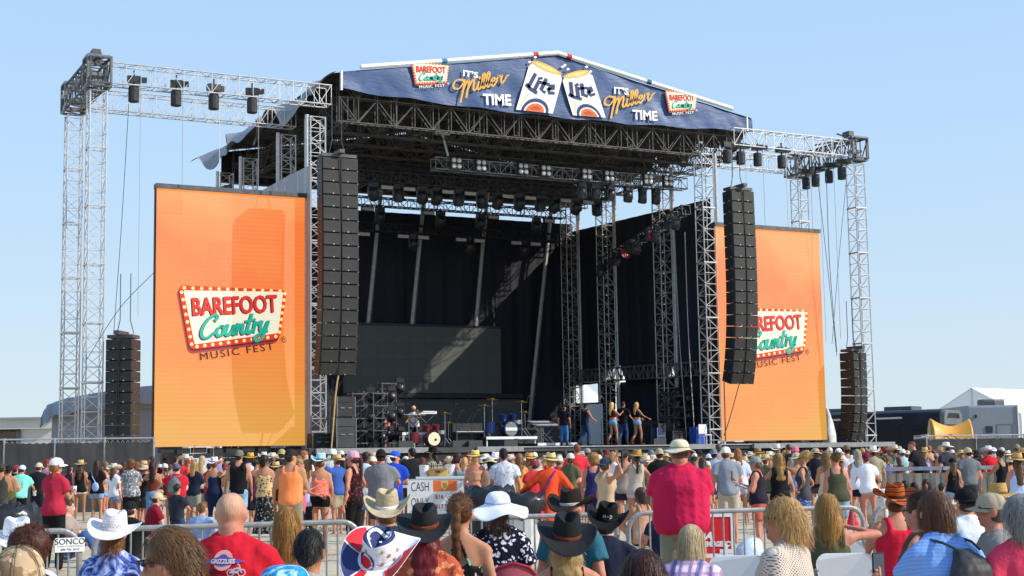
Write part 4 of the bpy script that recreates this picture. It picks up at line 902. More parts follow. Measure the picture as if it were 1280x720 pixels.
for i, (px, h) in enumerate(((563, 1.75), (571, 1.5), (585, 1.45), (590, 1.5), (700, 1.6), (716, 1.5), (752, 1.45), (655, 2.1), (612, 1.8))):
    t = thing('microphone_stand', f'black microphone stand, {ORD[i]} from left among the band gear' if i < 4 else ('black microphone stand near the man in the cowboy hat', 'black microphone stand between the two men', 'black microphone stand by the white case', 'tall cymbal boom by the blue drums', 'thin boom stand left of the blue drums')[i-4], 'stand', sp(px, 55.0+.2*(i % 3)))
    MB().lathe([(.15, 0), (.15, .03), (.02, .05)], 12).bar((0, 0, .04), (0, 0, h*.75), .012, 5).build('pole', BLACKSAT, t); MB().bar((0, 0, h*.74), (.25, 0, h), .009, 5).bar((.25, 0, h), (.36, -.02, h+.05), .026, 6).build('boom', BLACKSAT, t)
WG = MB().add([(-.35, -.25, 0), (.35, -.25, 0), (.35, .25, 0), (-.35, .25, 0), (-.33, -.12, .3), (.33, -.12, .3), (.35, .25, .42), (-.35, .25, .42)], [(3, 2, 1, 0), (0, 1, 5, 4), (4, 5, 6, 7), (1, 2, 6, 5), (3, 0, 4, 7), (2, 3, 7, 6)]).mesh('cabinet', CASE)
WGr = MB().add([(-.3, .0, .0), (.3, 0, 0), (.3, .33, .105), (-.3, .33, .105)], [(0, 1, 2, 3)]).mesh('grille', GRILLE)
for i, px in enumerate((505, 572, 592, 636, 822)):
    t = thing('wedge_monitor', f'black floor wedge speaker, {ORD[i]} from the left along the stage front', 'speaker', sp(px, 52.6+.2*(i % 2)), math.pi, 'floor wedges on the stage'); t.scale = (.85, .8, .62); put('cabinet', WG, t); put('grille', WGr, t, (0, -.12, .31))
for i, (px, Y, w, h) in enumerate(((808, 58.2, .9, 1.1), (818, 57.6, .7, .8), (829, 56.9, .8, .95), (845, 56.4, .7, .6), (470, 58.5, 1.6, .9), (452, 58.6, .8, 1.2), (655, 57.2, 1.4, .8), (690, 58.5, 1.2, .9), (400, 54.2, .8, .55))):
    case(px, Y, w, .6, h, ('black amplifier rack in the right wing', 'black case in front of the racks', 'black rack with cables', 'low black case near the blue box', 'wide black case behind the light stands', 'tall black case at the stage left edge', 'black amplifier behind the blue drum kit', 'black case by the long slanted pole', 'low black case under the left tower')[i], 0, AMP, 'amp_rack')
case(873, 54.5, .5, .5, .72, 'bright blue case near the right front tower', 0, plain('case_blue', '1f56c0', .4), 'blue_case'); case(824, 55.2, .38, .35, .62, 'small dark blue drum case in the right wing', .1, plain('case_navy', '2a3a66', .4), 'drum_case')
t = thing('white_chair', 'small white chair at the foot of the right front tower', 'chair', sp(882, 53.8)); MB().box((0, 0, .42), (.42, .42, .04)).build('seat', WHITEP, t); MB().box((0, .2, .68), (.42, .04, .4)).build('backrest', WHITEP, t)
for sx in (-.18, .18):
    for sy in (-.18, .18): MB().bar((sx, sy, 0), (sx, sy, .42), .02).build('leg', WHITEP, t)
t = thing('white_cabinet', 'tall white crate standing in the gap of the right wing', 'crate', sp(745, 62.5)); MB().box((0, .3, 1.05), (.85, .6, 2.1)).build('body', plain('crate_white', (.7, .7, .68), .5, 0, .08), t); MB().box((0, -.02, 1.1), (.75, .03, 1.9)).build('door', plain('crate_white', (.7, .7, .68), .5, 0, .08), t); MB().box((.3, -.05, 1.1), (.03, .04, .2)).build('handle', STEEL, t)
# photographers' pit barrier in front of the stage
pb = thing('pit_barrier', 'grey steel pit barrier in front of the stage', 'barrier', (18, 47.6, 0))
for i in range(22): MB().box((i*1.2+.6, 0, .6), (1.17, .06, 1.15)).build('panel', plain('pit_grey', (.22, .22, .22), .5, .4), pb); MB().box((i*1.2+.6, -.05, 1.2), (1.19, .25, .05)).build('shelf', STEEL, pb)

# ================================================================ CROWD BARRIERS
GALV = plain('galvanised_tube', (.30, .30, .29), .45, .5, .2, 12)
def tube(b, pts, r, n=8): b.path(pts, r, n)
def barrier(A, B_, h, label, bars=19, r=.024, round_=True, group='steel crowd barriers'):
    A = np.array(A); B_ = np.array(B_); d = B_-A; L = float(np.linalg.norm(d)); t = thing('crowd_barrier', label, 'barrier', tuple(A), math.atan2(d[1], d[0]), group)
    rr = .16; b = MB(); pts = [(.03, 0, .18), (.03, 0, h-rr)]+[(.03+rr-rr*math.cos(a), 0, h-rr+rr*math.sin(a)) for a in np.linspace(.2, math.pi/2, 6)]
    pts += [(L-x, 0, z) for x, _, z in pts[::-1]]; tube(b, pts+[pts[0]], r, 10); b.build('frame', GALV, t, smooth=False)
    bm_ = MB().bar((0, 0, .18), (0, 0, h-.005), .0085, 8).mesh('bar', GALV)
    for i in range(1, bars): put('bar', bm_, t, (.03+(L-.06)*i/bars, 0, 0))
    for x in (.35, L-.35): MB().bar((x, -.28, .03), (x, .28, .03), .018, 6).bar((x, 0, .03), (x, 0, .18), .018, 6).build('foot', GALV, t)
    return t
BH = .98; bq = [(-235, 11.4), (110, 12.35), (457, 13.2), (776, 13.95), (1082, 14.75), (1392, 15.6)]
BL = ('steel crowd barrier at the far left behind the white hats', 'steel crowd barrier with white rental plates in front of the seated boys', 'steel crowd barrier behind the black cowboy hats', 'steel crowd barrier beside the man in the bucket hat', 'steel crowd barrier at the right behind the striped straw hat')
bars_ = []
for i in range(5):
    A, B_ = np.array(gpt(*bq[i])), np.array(gpt(*bq[i+1])); u = (B_-A)/np.linalg.norm(B_-A); bars_.append(barrier(A+u*.03, B_-u*.03, BH, BL[i], 23))
def plate(par, x, z, w, h, lines, lab=None):
    t = thing('rental_plate', lab, 'sign', (0, 0, 0)); t.location = Vector(par.location)+Matrix.Rotation(par.rotation_euler.z, 3, 'Z')@Vector((x, -.03, z)); t.rotation_euler = par.rotation_euler
    MB().box((0, 0, 0), (w, .006, h)).build('plate', plain('sign_white', (.78, .78, .76), .4, 0, .05), t)
    for s, size, dy, m in lines: text(s, size, m, t, (0, -.006, dy), (math.pi/2, 0, 0), offset=0)
INK = plain('ink', (.02, .02, .025), .6); RED = plain('sign_red', 'd8202a', .4, 0, .06)
def bx(k, px):
    """position along barrier k where the line of sight px crosses"""
    A = np.array(bars_[k].location[:2]); a = bars_[k].rotation_euler.z; d = np.array([math.cos(a), math.sin(a)]); r_ = ray(px, 600)[:2]; M = np.array([[d[0], -r_[0]], [d[1], -r_[1]]]); return float(np.linalg.solve(M, -A)[0])
plate(bars_[0], bx(0, 88), .865, .235, .115, (('SONCO', .068, .025, INK), ('888 766 2610', .027, -.037, INK), ('CROWD CONTROL RENTAL', .016, -.011, INK)), 'white SONCO rental plate on the barrier beside the curly brown hair')
plate(bars_[1], bx(1, 443), .83, .095, .085, (('SONCO', .026, .015, INK), ('888 766', .016, -.015, INK)), 'small white SONCO plate near the rounded end of the barrier')
# vendor barrier with the price boards
A, B_ = gpt(495, 31.5), gpt(608, 32); vb = barrier(A, B_, 1.1, 'steel barrier of the drinks stall carrying the price boards', 18, group='stall barriers')
def board(px0, px1, y0, y1, z, name, lab, cat='sign', mat=None, dz=0):
    a, b_ = PD(px0, y1, z), PD(px1, y0, z); w = np.dot(b_-a, _r0); h = b_[2]-a[2]; c = (a+b_)/2
    t = thing(name, lab, cat, tuple(c), -HEAD); MB().box((0, 0, 0), (w, .02, h)).build('board', mat or plain('sign_white', (.78, .78, .76), .5, 0, .05), t); return t, w, h
t, w, h = board(520, 581, 595, 602, 31.9, 'stall_board', 'long white board laid along the top of the drinks stall barrier')
t, w, h = board(509.5, 541, 600, 642, 31.2, 'cash_sign', 'white CASH ONLY sign on the drinks stall barrier')
for s, z in (('CASH', .22), ('ONLY', -.12)): text(s, .24, INK, t, (0, -.014, z*h/.72*1.0), (math.pi/2, 0, 0), sx=.8, offset=-.002); _txt[-1]['fw'] = w*.86; _txt[-1]['fh'] = h*.27
t, w, h = board(541, 571, 600, 650, 31.25, 'price_board', 'white price board with an orange header on the drinks stall barrier')
MB().box((0, -.012, h/2-h*.14), (w*.98, .006, h*.27)).build('header', plain('header_orange', 'e8703c', .5, 0, .2, 2), t)
b = MB(); poly(b, [(-.07, .1), (.07, .1), (.075, 0), (0, -.1), (-.075, 0)]); o = b.build('crest', plain('crest_gold', 'e8c66a', .4), t, (0, -.017, h/2-h*.14)); o.rotation_euler = (math.pi/2, 0, 0)
b = MB(); poly(b, [(-.04, .06), (.04, .06), (.045, 0), (0, -.06), (-.045, 0)]); o = b.build('crest_field', plain('crest_green', '9a8a50', .4), t, (0, -.019, h/2-h*.14)); o.rotation_euler = (math.pi/2, 0, 0)
MR = plain('price_red', 'a8302c', .6)
for s, z in (('$16', .08), ('$17', -.17)): text(s, .2, MR, t, (-w*.22, -.014, z*h), (math.pi/2, 0, 0), offset=.004); _txt[-1]['fw'] = w*.34; _txt[-1]['fh'] = h*.13
t, w, h = board(572, 580, 602, 640, 31.3, 'narrow_board', 'narrow white board right of the price board'); MB().box((0, -.012, -h*.1), (w*.8, .006, h*.12)).build('blue_band', plain('band_blue', '8aa0c0', .5), t)
tb = thing('stall_table', 'folding table behind the price boards carrying beer buckets', 'table', gpt(545, 33), -HEAD); MB().box((0, .35, .94), (2.6, .7, .05)).build('table_top', plain('table_white', (.6, .6, .58), .5), tb)
for sx in (-1.2, 1.2):
    for sy in (.05, .65): MB().bar((sx, sy, 0), (sx, sy, .92), .02).build('leg', DARKSTEEL, tb)
def bucket(px, ytop, ybot, wpx, z, lab, name='bucket'):
    a = PD(px, ybot, z); h = (ybot-ytop)*z/1862.2; r = wpx*z/1862.2/2; t = thing(name, lab, 'bucket', tuple(a)); MB().lathe([(r*.8, 0), (r, h), (r*1.06, h), (r*1.06, h+.02), (r*.9, h+.02), (r*.75, .02)], 16).build('pail', plain('bucket_white', (.74, .74, .73), .4), t)
    for k in range(7): MB().box((r*.62*math.cos(k*2.4), r*.4*math.sin(k*2.4), h*.9), (.05, .05, .12)).build('can_top', (plain('can_silver', (.5, .5, .5), .3, .8)), t)
    b = MB()
    for k in range(5): b.box((-r*.5+k*.05, -r*.92+.01*abs(k-2), h*(.45+.13*(k % 2))), (.035, .01, .04))
    b.build('printed_mark', plain('print_grey', (.35, .38, .45), .6), t)
bucket(530, 583, 597, 12, 33.2, 'white beer bucket left of the cardboard box'); bucket(563, 582, 596, 12, 33.3, 'white beer bucket right of the cardboard box'); bucket(574, 590, 596, 4.5, 33.2, 'small white cup beside the right bucket', 'paper_cup')
a = PD(548, 596, 33.2); t = thing('cardboard_box', 'tan cardboard box between the beer buckets', 'box', tuple(a), -HEAD); MB().box((0, 0, .085), (.42, .3, .17)).build('body', plain('cardboard', 'd8b878', .8), t); MB().box((0, -.155, .11), (.1, .012, .03)).build('hand_hole', INK, t)
for sy in (-.15, .15): MB().box((0, sy*1.3, .175), (.42, .12, .008)).build('flap', plain('cardboard', 'd8b878', .8), t)
# bins with black bags
def bin_(px, z, h, r, lab, mat, tag=True):
    t = thing('trash_bin', lab, 'bin', gpt(px, z)); MB().lathe([(r*.82, 0), (r, h*.8)], 18).build('drum', mat, t)
    V = []; n = 24
    for k, (rr, zz) in enumerate(((.99, .62), (1.06, .72), (1.1, .86), (1.02, 1.0), (.8, .96), (.45, .84), (.1, .8))):
        for i in range(n): a = 2*math.pi*i/n; q = r*(rr+.05*math.sin(i*2.7+k)); V.append((q*math.cos(a), q*math.sin(a), h*(zz+.05*math.sin(i*1.9+k*2.1)*(k < 5))))
    MB().add(V, [(k*n+i, k*n+(i+1) % n, (k+1)*n+(i+1) % n, (k+1)*n+i) for k in range(6) for i in range(n)]).build('bag', plain('bin_bag', (.018, .018, .02), .3, 0, .3, 8), t, smooth=True)
    if tag: MB().box((r*.3, -r*1.08, h*.66), (.06, .02, .13)).build('red_tie', RED, t)
WB = plain('bin_white', (.62, .62, .60), .5, 0, .1)
bin_(654, 23, .98, .36, 'white bin with black bag and red tie behind the floral dress', WB); bin_(612, 25, 1.05, .40, 'black bagged bin beside the drinks stall', AMP, False); bin_(10, 19, 1.02, .36, 'white bin with black bag and red tie at the left edge', WB)
# red aid sign
t, w, h = board(877, 918, 641, 697, 15.4, 'red_sign', 'red sign with white border leaning by the barrier next to the man in red', mat=RED)
b = MB()
for (x, z, ww, hh) in ((0, h/2-.02, w, .04), (0, -h/2+.02, w, .04), (-w/2+.02, 0, .04, h-.08), (w/2-.02, 0, .04, h-.08)): b.box((x, -.013, z), (ww, .006, hh))
b.build('border', plain('sign_white', (.78, .78, .76), .5, 0, .05), t); wh = plain('sign_white', (.78, .78, .76), .5, 0, .05)
text('A', .11, wh, t, (-w*.26, -.014, -.01), (math.pi/2, .3, 0), offset=.006); text('EMERGENCY', .07, wh, t, (w*.42, -.014, -h*.2), (math.pi/2, 0, 0), align='RIGHT', offset=.004, sx=.72); b = MB().box((w*.22, -.014, -h*.36), (.13, .006, .04)).box((w*.22, -.0145, -h*.36), (.04, .006, .13)); b.build('cross', wh, t)
# right barricade with cream sheets
rb = []
A, B_ = np.array(gpt(1098, 36.5)), np.array(gpt(1420, 36)); d = (B_-A); L = np.linalg.norm(d); d /= L; n = 4
creams = [plain('cream_sheet', 'cfc2a6', .6, 0, .1, 1.5), plain('cream_sheet2', 'c3b096', .6, 0, .12, 1.5)]
for s in range(n):
    t = thing('slatted_barrier', f'grey barricade with cream panels, {ORD[s]} section from the left', 'barrier', tuple(A+d*(L/n)*s), math.atan2(d[1], d[0]), 'cream panelled barricades'); l = L/n-.03
    MB().box((l/2, 0, 1.12), (l, .1, .09)).build('top_rail', plain('rail_blue', (.28, .32, .40), .4, .5) if s == 0 else STEEL, t); MB().box((l/2, 0, .1), (l, .1, .08)).build('bottom_rail', STEEL, t); m = 7
    for k in range(m+1): MB().box((k*l/m*.98+.015, -.02+.003*(k % 2), .58), (.05 if k % 3 else .12, .06, .86)).build('post', plain('post_grey', (.20, .19, .21), .5, .4), t)
    for k in range(m): MB().box(((k+.5)*l/m*.98+.015, .03, .58), (l/m*.72, .012, .85)).build('cream_panel', creams[(k+s) % 2], t)
# seats in the foreground
CH = plain('chair_white', (.62, .63, .64), .35, 0, .05, 3)
def folding_chair(px, z, lab, yaw=0, top=.74):
    t = thing('folding_chair', lab, 'chair', gpt(px, z), -HEAD+yaw, 'white folding chairs'); w = .40
    V = []; n = 8
    def rr(z0, z1, y, th):
        pts = []; r = .07
        for cx, cz, a0 in ((w/2-r, z1-r, 0), (-w/2+r, z1-r, math.pi/2), (-w/2+r, z0+.03, math.pi), (w/2-.03, z0+.03, 1.5*math.pi)):
            for a in np.linspace(a0, a0+math.pi/2, 5): q = r if cz > z0+.1 else .03; pts.append((cx+q*math.cos(a), cz+q*math.sin(a)))
        return pts
    P = rr(top-.34, top, 0, 0); m = len(P); b = MB(); b.add([(x, -.19+.12*(top-zz)*0+.05*math.cos(x*6), zz) for x, zz in P]+[(x*.94, -.155+.05*math.cos(x*6), zz*1-.0) for x, zz in P], [tuple(range(m-1, -1, -1)), tuple(range(m, 2*m))]+[(i, (i+1) % m, m+(i+1) % m, m+i) for i in range(m)]); b.build('backrest', CH, t)
    MB().box((0, .06, .42), (w, .4, .03)).build('seat', CH, t)
    for sx in (-1, 1): MB().bar((sx*w/2*.98, -.17, top-.1), (sx*w/2*.98, .3, .01), .014, 6).build('leg', GALV, t); MB().bar((sx*w/2*.9, .2, .42), (sx*w/2*.9, -.25, .01), .014, 6).build('leg', GALV, t)
    return t
folding_chair(1043, 10.2, 'white folding chair behind the woman in olive', .05, .84); folding_chair(1037, 11.3, 'white folding chair with a draped cloth just before the olive woman', 0, .86)
folding_chair(917, 10.3, 'white folding chair beside the plaid shirt', -.1, .83); folding_chair(935, 9.2, 'white folding chair partly under the cream sweater', .15, .74); folding_chair(826, 9.6, 'white folding chair left of the plaid shirt', .1, .82)
# ================================================================ PEOPLE: builder
class Soup:
    def __init__(s): s.v = []; s.q = []; s.t = []; s.n = 0
    def add(s, V, q=None, t=None):
        V = np.asarray(V, float)
        if q is not None and len(q): s.q.append(np.asarray(q)+s.n)
        if t is not None and len(t): s.t.append(np.asarray(t)+s.n)
        s.v.append(V); s.n += len(V)
    def rings(s, Rg, f=None):
        k, n = Rg.shape[:2]; V = np.concatenate([Rg.reshape(-1, 3), Rg[0].mean(0)[None], Rg[-1].mean(0)[None]])
        if f is not None: V = f(V)
        i = (np.arange(k-1)[:, None]*n+np.arange(n)[None]).ravel(); j = (np.arange(k-1)[:, None]*n+(np.arange(n)+1) % n).ravel()
        a = np.arange(n); b = (a+1) % n
        s.add(V, np.stack([i, j, j+n, i+n], 1), np.concatenate([np.stack([b, a, np.full(n, k*n)], 1), np.stack([a, b, np.full(n, 0)], 1)+np.array([(k-1)*n, (k-1)*n, k*n+1])]))
    def limb(s, p, q, r0, r1, n=10, f=None, flat=1.0, round_=True):
        p = np.array(p, float); q = np.array(q, float); d = q-p; L = np.linalg.norm(d)+1e-9; d = d/L
        a = np.array([0, 1., 0]) if abs(d[1]) < .9 else np.array([1., 0, 0]); u = np.cross(a, d); u /= np.linalg.norm(u); w = np.cross(d, u)
        th = np.arange(n)*2*math.pi/n; C = np.cos(th)[:, None]*u+np.sin(th)[:, None]*w*flat; Rg = []
        if round_: Rg += [p-d*r0*math.cos(x)+C*r0*math.sin(x) for x in (.35, .8, 1.25)]
        else: Rg += [p+C*r0]
        if round_: Rg += [q-d*r1*math.cos(x)+C*r1*math.sin(x) for x in (1.8, 2.3, 2.8)]
        else: Rg += [q+C*r1]
        s.rings(np.array(Rg), f)
    def ell(s, c, r, M=None, f=None, n=14, m=9):
        th = np.arange(n)*2*math.pi/n; Rg = []
        for x in np.linspace(.25, math.pi-.25, m): Rg.append(np.stack([math.sin(x)*np.cos(th), math.sin(x)*np.sin(th), np.full(n, -math.cos(x))], 1))
        V = np.array(Rg)*np.array(r)
        if M is not None: V = V@np.array(M).T
        s.rings(V+np.array(c), f)
    def loft(s, L, f=None, n=18, sq=1.0):
        """stack of horizontal ellipses (x,y,z,rx,ry)"""
        th = np.arange(n)*2*math.pi/n; c, d = np.cos(th), np.sin(th); c = np.sign(c)*np.abs(c)**sq; d = np.sign(d)*np.abs(d)**sq
        s.rings(np.array([np.stack([x+rx*c, y+ry*d, np.full(n, z)], 1) for x, y, z, rx, ry in L]), f)
    def arrays(s):
        V = np.concatenate(s.v); F = []
        if s.q: F.append(np.concatenate(s.q))
        if s.t: F.append(np.concatenate(s.t))
        return V, F
    def mesh(s, name, mats, smooth=True):
        V, F = s.arrays(); return mesh_np(name, V, F, mats, None, smooth)
_jobs = []; PEOPLE = {}
def job(obj, soup, vox, mat, sm=3, disp=None, extra=None):
    _jobs.append((obj, soup, vox, mat, sm, disp, extra))
def flush_jobs():
    tmp = []
    for obj, soup, vox, mat, sm, disp, extra in _jobs:
        me = soup.mesh('tmp', []); o = bpy.data.objects.new('tmp', me); COL.objects.link(o)
        m = o.modifiers.new('r', 'REMESH'); m.mode = 'VOXEL'; m.voxel_size = vox; m.use_smooth_shade = True
        if sm: k = o.modifiers.new('s', 'SMOOTH'); k.factor = .5; k.iterations = sm
        tmp.append(o)
    dg = bpy.context.evaluated_depsgraph_get(); dg.update()
    for o, (obj, soup, vox, mat, sm, disp, extra) in zip(tmp, _jobs):
        me = bpy.data.meshes.new_from_object(o.evaluated_get(dg))
        nv = len(me.vertices); V = np.empty(nv*3, np.float32); me.vertices.foreach_get('co', V); V = V.reshape(-1, 3).astype(float)
        if disp is not None:
            N = np.empty(nv*3, np.float32); me.vertices.foreach_get('normal', N); N = N.reshape(-1, 3); V = V+N*disp(V, N)[:, None]
        if extra is None:
            me.vertices.foreach_set('co', V.astype(np.float32).ravel()); me.materials.clear()
            for m_ in (mat if isinstance(mat, (list, tuple)) else [mat]): me.materials.append(m_)
            me.polygons.foreach_set('material_index', np.zeros(len(me.polygons), np.int32)); me.polygons.foreach_set('use_smooth', np.ones(len(me.polygons), bool)); me.update()
        else:
            nl = len(me.loops); np_ = len(me.polygons); li = np.empty(nl, np.int32); me.loops.foreach_get('vertex_index', li)
            lt = np.empty(np_, np.int32); me.polygons.foreach_get('loop_total', lt); ls = np.empty(np_, np.int32); me.polygons.foreach_get('loop_start', ls)
            faces = []; mi = []; off = nv; vs = [V]
            for k in np.unique(lt):
                st = ls[lt == k]; faces.append(li[st[:, None]+np.arange(k)[None]]); mi.append(np.zeros(len(st), np.int32))
            for eV, eF, em in extra:
                for f in eF:
                    if len(f): faces.append(np.asarray(f)+off); mi.append(np.full(len(f), em, np.int32))
                vs.append(eV); off += len(eV)
            bpy.data.meshes.remove(me)
            me = mesh_np('body', np.concatenate(vs), faces, mat if isinstance(mat, (list, tuple)) else [mat], np.concatenate(mi), True)
        obj.data = me; me.name = obj.name
        b = o.data; bpy.data.objects.remove(o); bpy.data.meshes.remove(b)
    _jobs.clear()
# objects need data at birth: a one-vertex mesh that flush_jobs() replaces
def q_s(v): return 1 if v[0] > 0 else -1
def blank(name, parent=None): return put(name, bpy.data.meshes.new(name), parent)

SKIN = {'l': (.58, .31, .21), 't': (.47, .225, .13), 'r': (.53, .225, .145), 'b': (.38, .175, .095), 'd': (.13, .062, .038), 'p': (.62, .37, .27)}
def skin_mat(k):
    key = ('skin', k)
    if key in _mats: return _mats[key]
    c = SKIN[k]; t = NT('skin'); co = t.coord(); t.base(t.ramp(t.math('ADD', t.math('MULTIPLY', t.noise(co, 9, 4), .75), t.math('MULTIPLY', t.noise(co, 70, 3), .25)), [(.3, mul(c, .76)), (.5, c), (.68, (min(1, c[0]*1.1), c[1]*.92, c[2]*.88))]))
    t.set(Roughness=.58); t.b.inputs['Specular IOR Level'].default_value = .25; t.b.inputs['Subsurface Weight'].default_value = .08; t.b.inputs['Subsurface Radius'].default_value = (.02, .008, .004)
    t.bump(t.noise(co, 160, 2), .12, .002); _mats[key] = t.m; return t.m
EYE = plain('eye_dark', (.03, .02, .02), .2); LIP = plain('lips', (.38, .14, .12), .5)
def hair_mat(h):
    key = ('hair', h)
    if key in _mats: return _mats[key]
    c = srgb(h); t = NT('hair'); g = t.n('NewGeometry').outputs['Random Per Island']; co = t.coord('Object', (1, 1, .25)); f = t.math('ADD', t.math('MULTIPLY', g, .4), t.math('MULTIPLY', t.noise(co, 30, 4), .7))
    t.base(t.ramp(f, [(.2, mul(c, .50)), (.5, mul(c, .9)), (.85, tuple(min(1, v*1.25+.012) for v in c))])); t.set(Roughness=.5); t.b.inputs['Specular IOR Level'].default_value = .3
    t.bump(t.noise(t.coord('Object', (1, 1, .2)), 70, 3), .5, .01); _mats[key] = t.m; return t.m
def cloth(c, pat='plain', c2='ffffff', c3='000000', sc=1.0):
    key = ('cloth', c, pat, c2, c3, sc)
    if key in _mats: return _mats[key]
    a, b, d = srgb(c), srgb(c2), srgb(c3); t = NT('cloth_'+pat); co = t.coord(); t.set(Roughness=.85); t.b.inputs['Specular IOR Level'].default_value = .15
    fine = t.noise(co, 220, 2)
    def mix(f, x, y):
        m = t.n('Mix', data_type='RGBA'); 
        if isinstance(f, float): m.inputs[0].default_value = f
        else: t.l(f, m.inputs[0])
        for i, v in ((6, x), (7, y)):
            if isinstance(v, tuple): m.inputs[i].default_value = (*v, 1)
            else: t.l(v, m.inputs[i])
        return m.outputs[2]
    h = None
    if pat == 'plain': col = t.ramp(t.noise(co, 5, 4), [(.25, mul(a, .84)), (.75, mul(a, 1.12))])
    elif pat in ('floral', 'print', 'lace'):
        v = t.n('TexVoronoi'); v.inputs['Scale'].default_value = (30 if pat == 'floral' else 20)*sc; nv_ = t.n('TexNoise'); nv_.inputs['Scale'].default_value = 30*sc; t.l(co, nv_.inputs['Vector']); va = t.n('VectorMath', operation='MULTIPLY_ADD'); t.l(nv_.outputs['Color'], va.inputs[0]); va.inputs[1].default_value = (.055/sc,)*3; t.l(co, va.inputs[2]); t.l(va.outputs[0], v.inputs['Vector'])
        nz = t.noise(co, 40*sc, 3); f = t.math('ADD', v.outputs['Distance'], t.math('MULTIPLY', nz, .55)); m = t.ramp(f, [(.60, (1, 1, 1)), (.66, (0, 0, 0))], 'LINEAR'); col = mix(m, a, b)
        f2 = t.ramp(t.noise(co, 17*sc, 2), [(.60, (0, 0, 0)), (.63, (1, 1, 1))]); col = mix(f2, col, d) if pat != 'floral' else col
    elif pat == 'tiedye':
        f = t.noise(co, 9*sc, 5, .6, 2.0); col = t.ramp(f, [(.28, a), (.42, a), (.5, d), (.60, b), (.75, b)])
    elif pat == 'camo':
        f = t.noise(co, 16*sc, 2); f2 = t.noise(co, 27*sc, 2); col = mix(t.ramp(f, [(.5, (0, 0, 0)), (.52, (1, 1, 1))]), a, b); col = mix(t.ramp(f2, [(.58, (0, 0, 0)), (.6, (1, 1, 1))]), col, d)
    elif pat in ('plaid', 'stripes', 'vstripes'):
        def wv(dr, s_, lo, hi):
            w = t.n('TexWave', wave_type='BANDS', bands_direction=dr); w.inputs['Scale'].default_value = s_; w.inputs['Distortion'].default_value = .4; w.inputs['Detail'].default_value = 1; t.l(co, w.inputs['Vector']); return t.ramp(w.outputs['Fac'], [(lo, (0, 0, 0)), (hi, (1, 1, 1))])
        if pat == 'stripes': col = mix(wv('Z', 46*sc, .35, .6), a, b)
        elif pat == 'vstripes': col = mix(wv('X', 45*sc, .35, .6), a, b)
        else:
            col = mix(wv('X', 5.5*sc, .62, .80), a, b); col = mix(t.math('MULTIPLY', wv('Z', 5.5*sc, .62, .8), .7), col, b); col = mix(t.math('MULTIPLY', wv('X', 2.2*sc, .90, .97), .8), col, d); col = mix(t.math('MULTIPLY', wv('Z', 2.6*sc, .90, .97), .8), col, d)
    elif pat == 'knit':
        mp = t.n('Mapping'); mp.inputs['Rotation'].default_value = (0, R(45), 0); t.l(co, mp.inputs[0]); ws = []
        for dr in 'XZ':
            w = t.n('TexWave', wave_type='BANDS', bands_direction=dr); w.inputs['Scale'].default_value = 26*sc; w.inputs['Distortion'].default_value = .6; w.inputs['Detail'].default_value = 1; t.l(mp.outputs[0], w.inputs['Vector']); ws.append(w.outputs['Fac'])
        h = t.math('MULTIPLY', *ws); col = mix(t.ramp(h, [(.34, (0, 0, 0)), (.55, (1, 1, 1))]), a, b); h = t.math('MULTIPLY', h, -2.0)
    elif pat == 'straw':
        f = t.noise(t.coord('Object', (1, 1, 5)), 30*sc, 3); col = t.ramp(f, [(.3, mul(a, .7)), (.7, mul(a, 1.2))]); h = t.noise(t.coord('Object', (1, 1, 3)), 140, 2)
    elif pat == 'bands':
        w = t.n('TexWave', wave_type='BANDS', bands_direction='Z'); w.inputs['Scale'].default_value = 9*sc; w.inputs['Distortion'].default_value = 2.5; w.inputs['Detail'].default_value = 3; t.l(co, w.inputs['Vector']); col = t.ramp(w.outputs['Fac'], [(.2, a), (.5, b), (.8, d)]); h = t.noise(t.coord('Object', (1, 1, 3)), 140, 2)
    elif pat == 'denim':
        f = t.noise(co, 8, 4); g = t.noise(co, 60, 3); col = t.ramp(t.math('ADD', t.math('MULTIPLY', f, .6), t.math('MULTIPLY', g, .4)), [(.3, mul(a, .7)), (.5, a), (.72, mul(a, 1.6))])
    t.base(col)
    if h is None: h = t.math('ADD', t.math('MULTIPLY', fine, .2), t.math('ADD', t.noise(co, 24, 3), t.math('MULTIPLY', t.noise(t.coord('Object', (1, 1, .6)), 9, 2, .5, 1.2), 1.6)))
    t.bump(h, .38, .010); _mats[key] = t.m; return t.m
def rotm(yaw=0, pitch=0, roll=0):
    """head frame: yaw left+, pitch up+ (looks up / hat tips back), roll to the right+"""
    return np.array(Matrix.Rotation(R(yaw), 3, 'Z')@Matrix.Rotation(R(pitch), 3, 'X')@Matrix.Rotation(R(roll), 3, 'Y'))
def sheet(fn, nu, nv, th, wrap=True):
    """two sided surface from fn(u,v)->(x,y,z) arrays, th: thickness vector function or float along z"""
    u, v = np.meshgrid(np.linspace(0, 1, nu, endpoint=not wrap), np.linspace(0, 1, nv), indexing='ij'); V = np.stack(fn(u.ravel(), v.ravel()), 1)
    ii = np.arange(nu if wrap else nu-1); i = (ii[:, None]*nv+np.arange(nv-1)[None]).ravel(); k = (((ii+1) % nu)[:, None]*nv+np.arange(nv-1)[None]).ravel()
    F = np.stack([i, k, k+1, i+1], 1); W = V.copy(); W[:, 2] -= th; n = len(V)
    e = (ii*nv+nv-1); e2 = (((ii+1) % nu)*nv+nv-1); rim = np.stack([e, e2, e2+n, e+n], 1)
    return np.concatenate([V, W]), [np.concatenate([F, F[:, ::-1]+n, rim])]
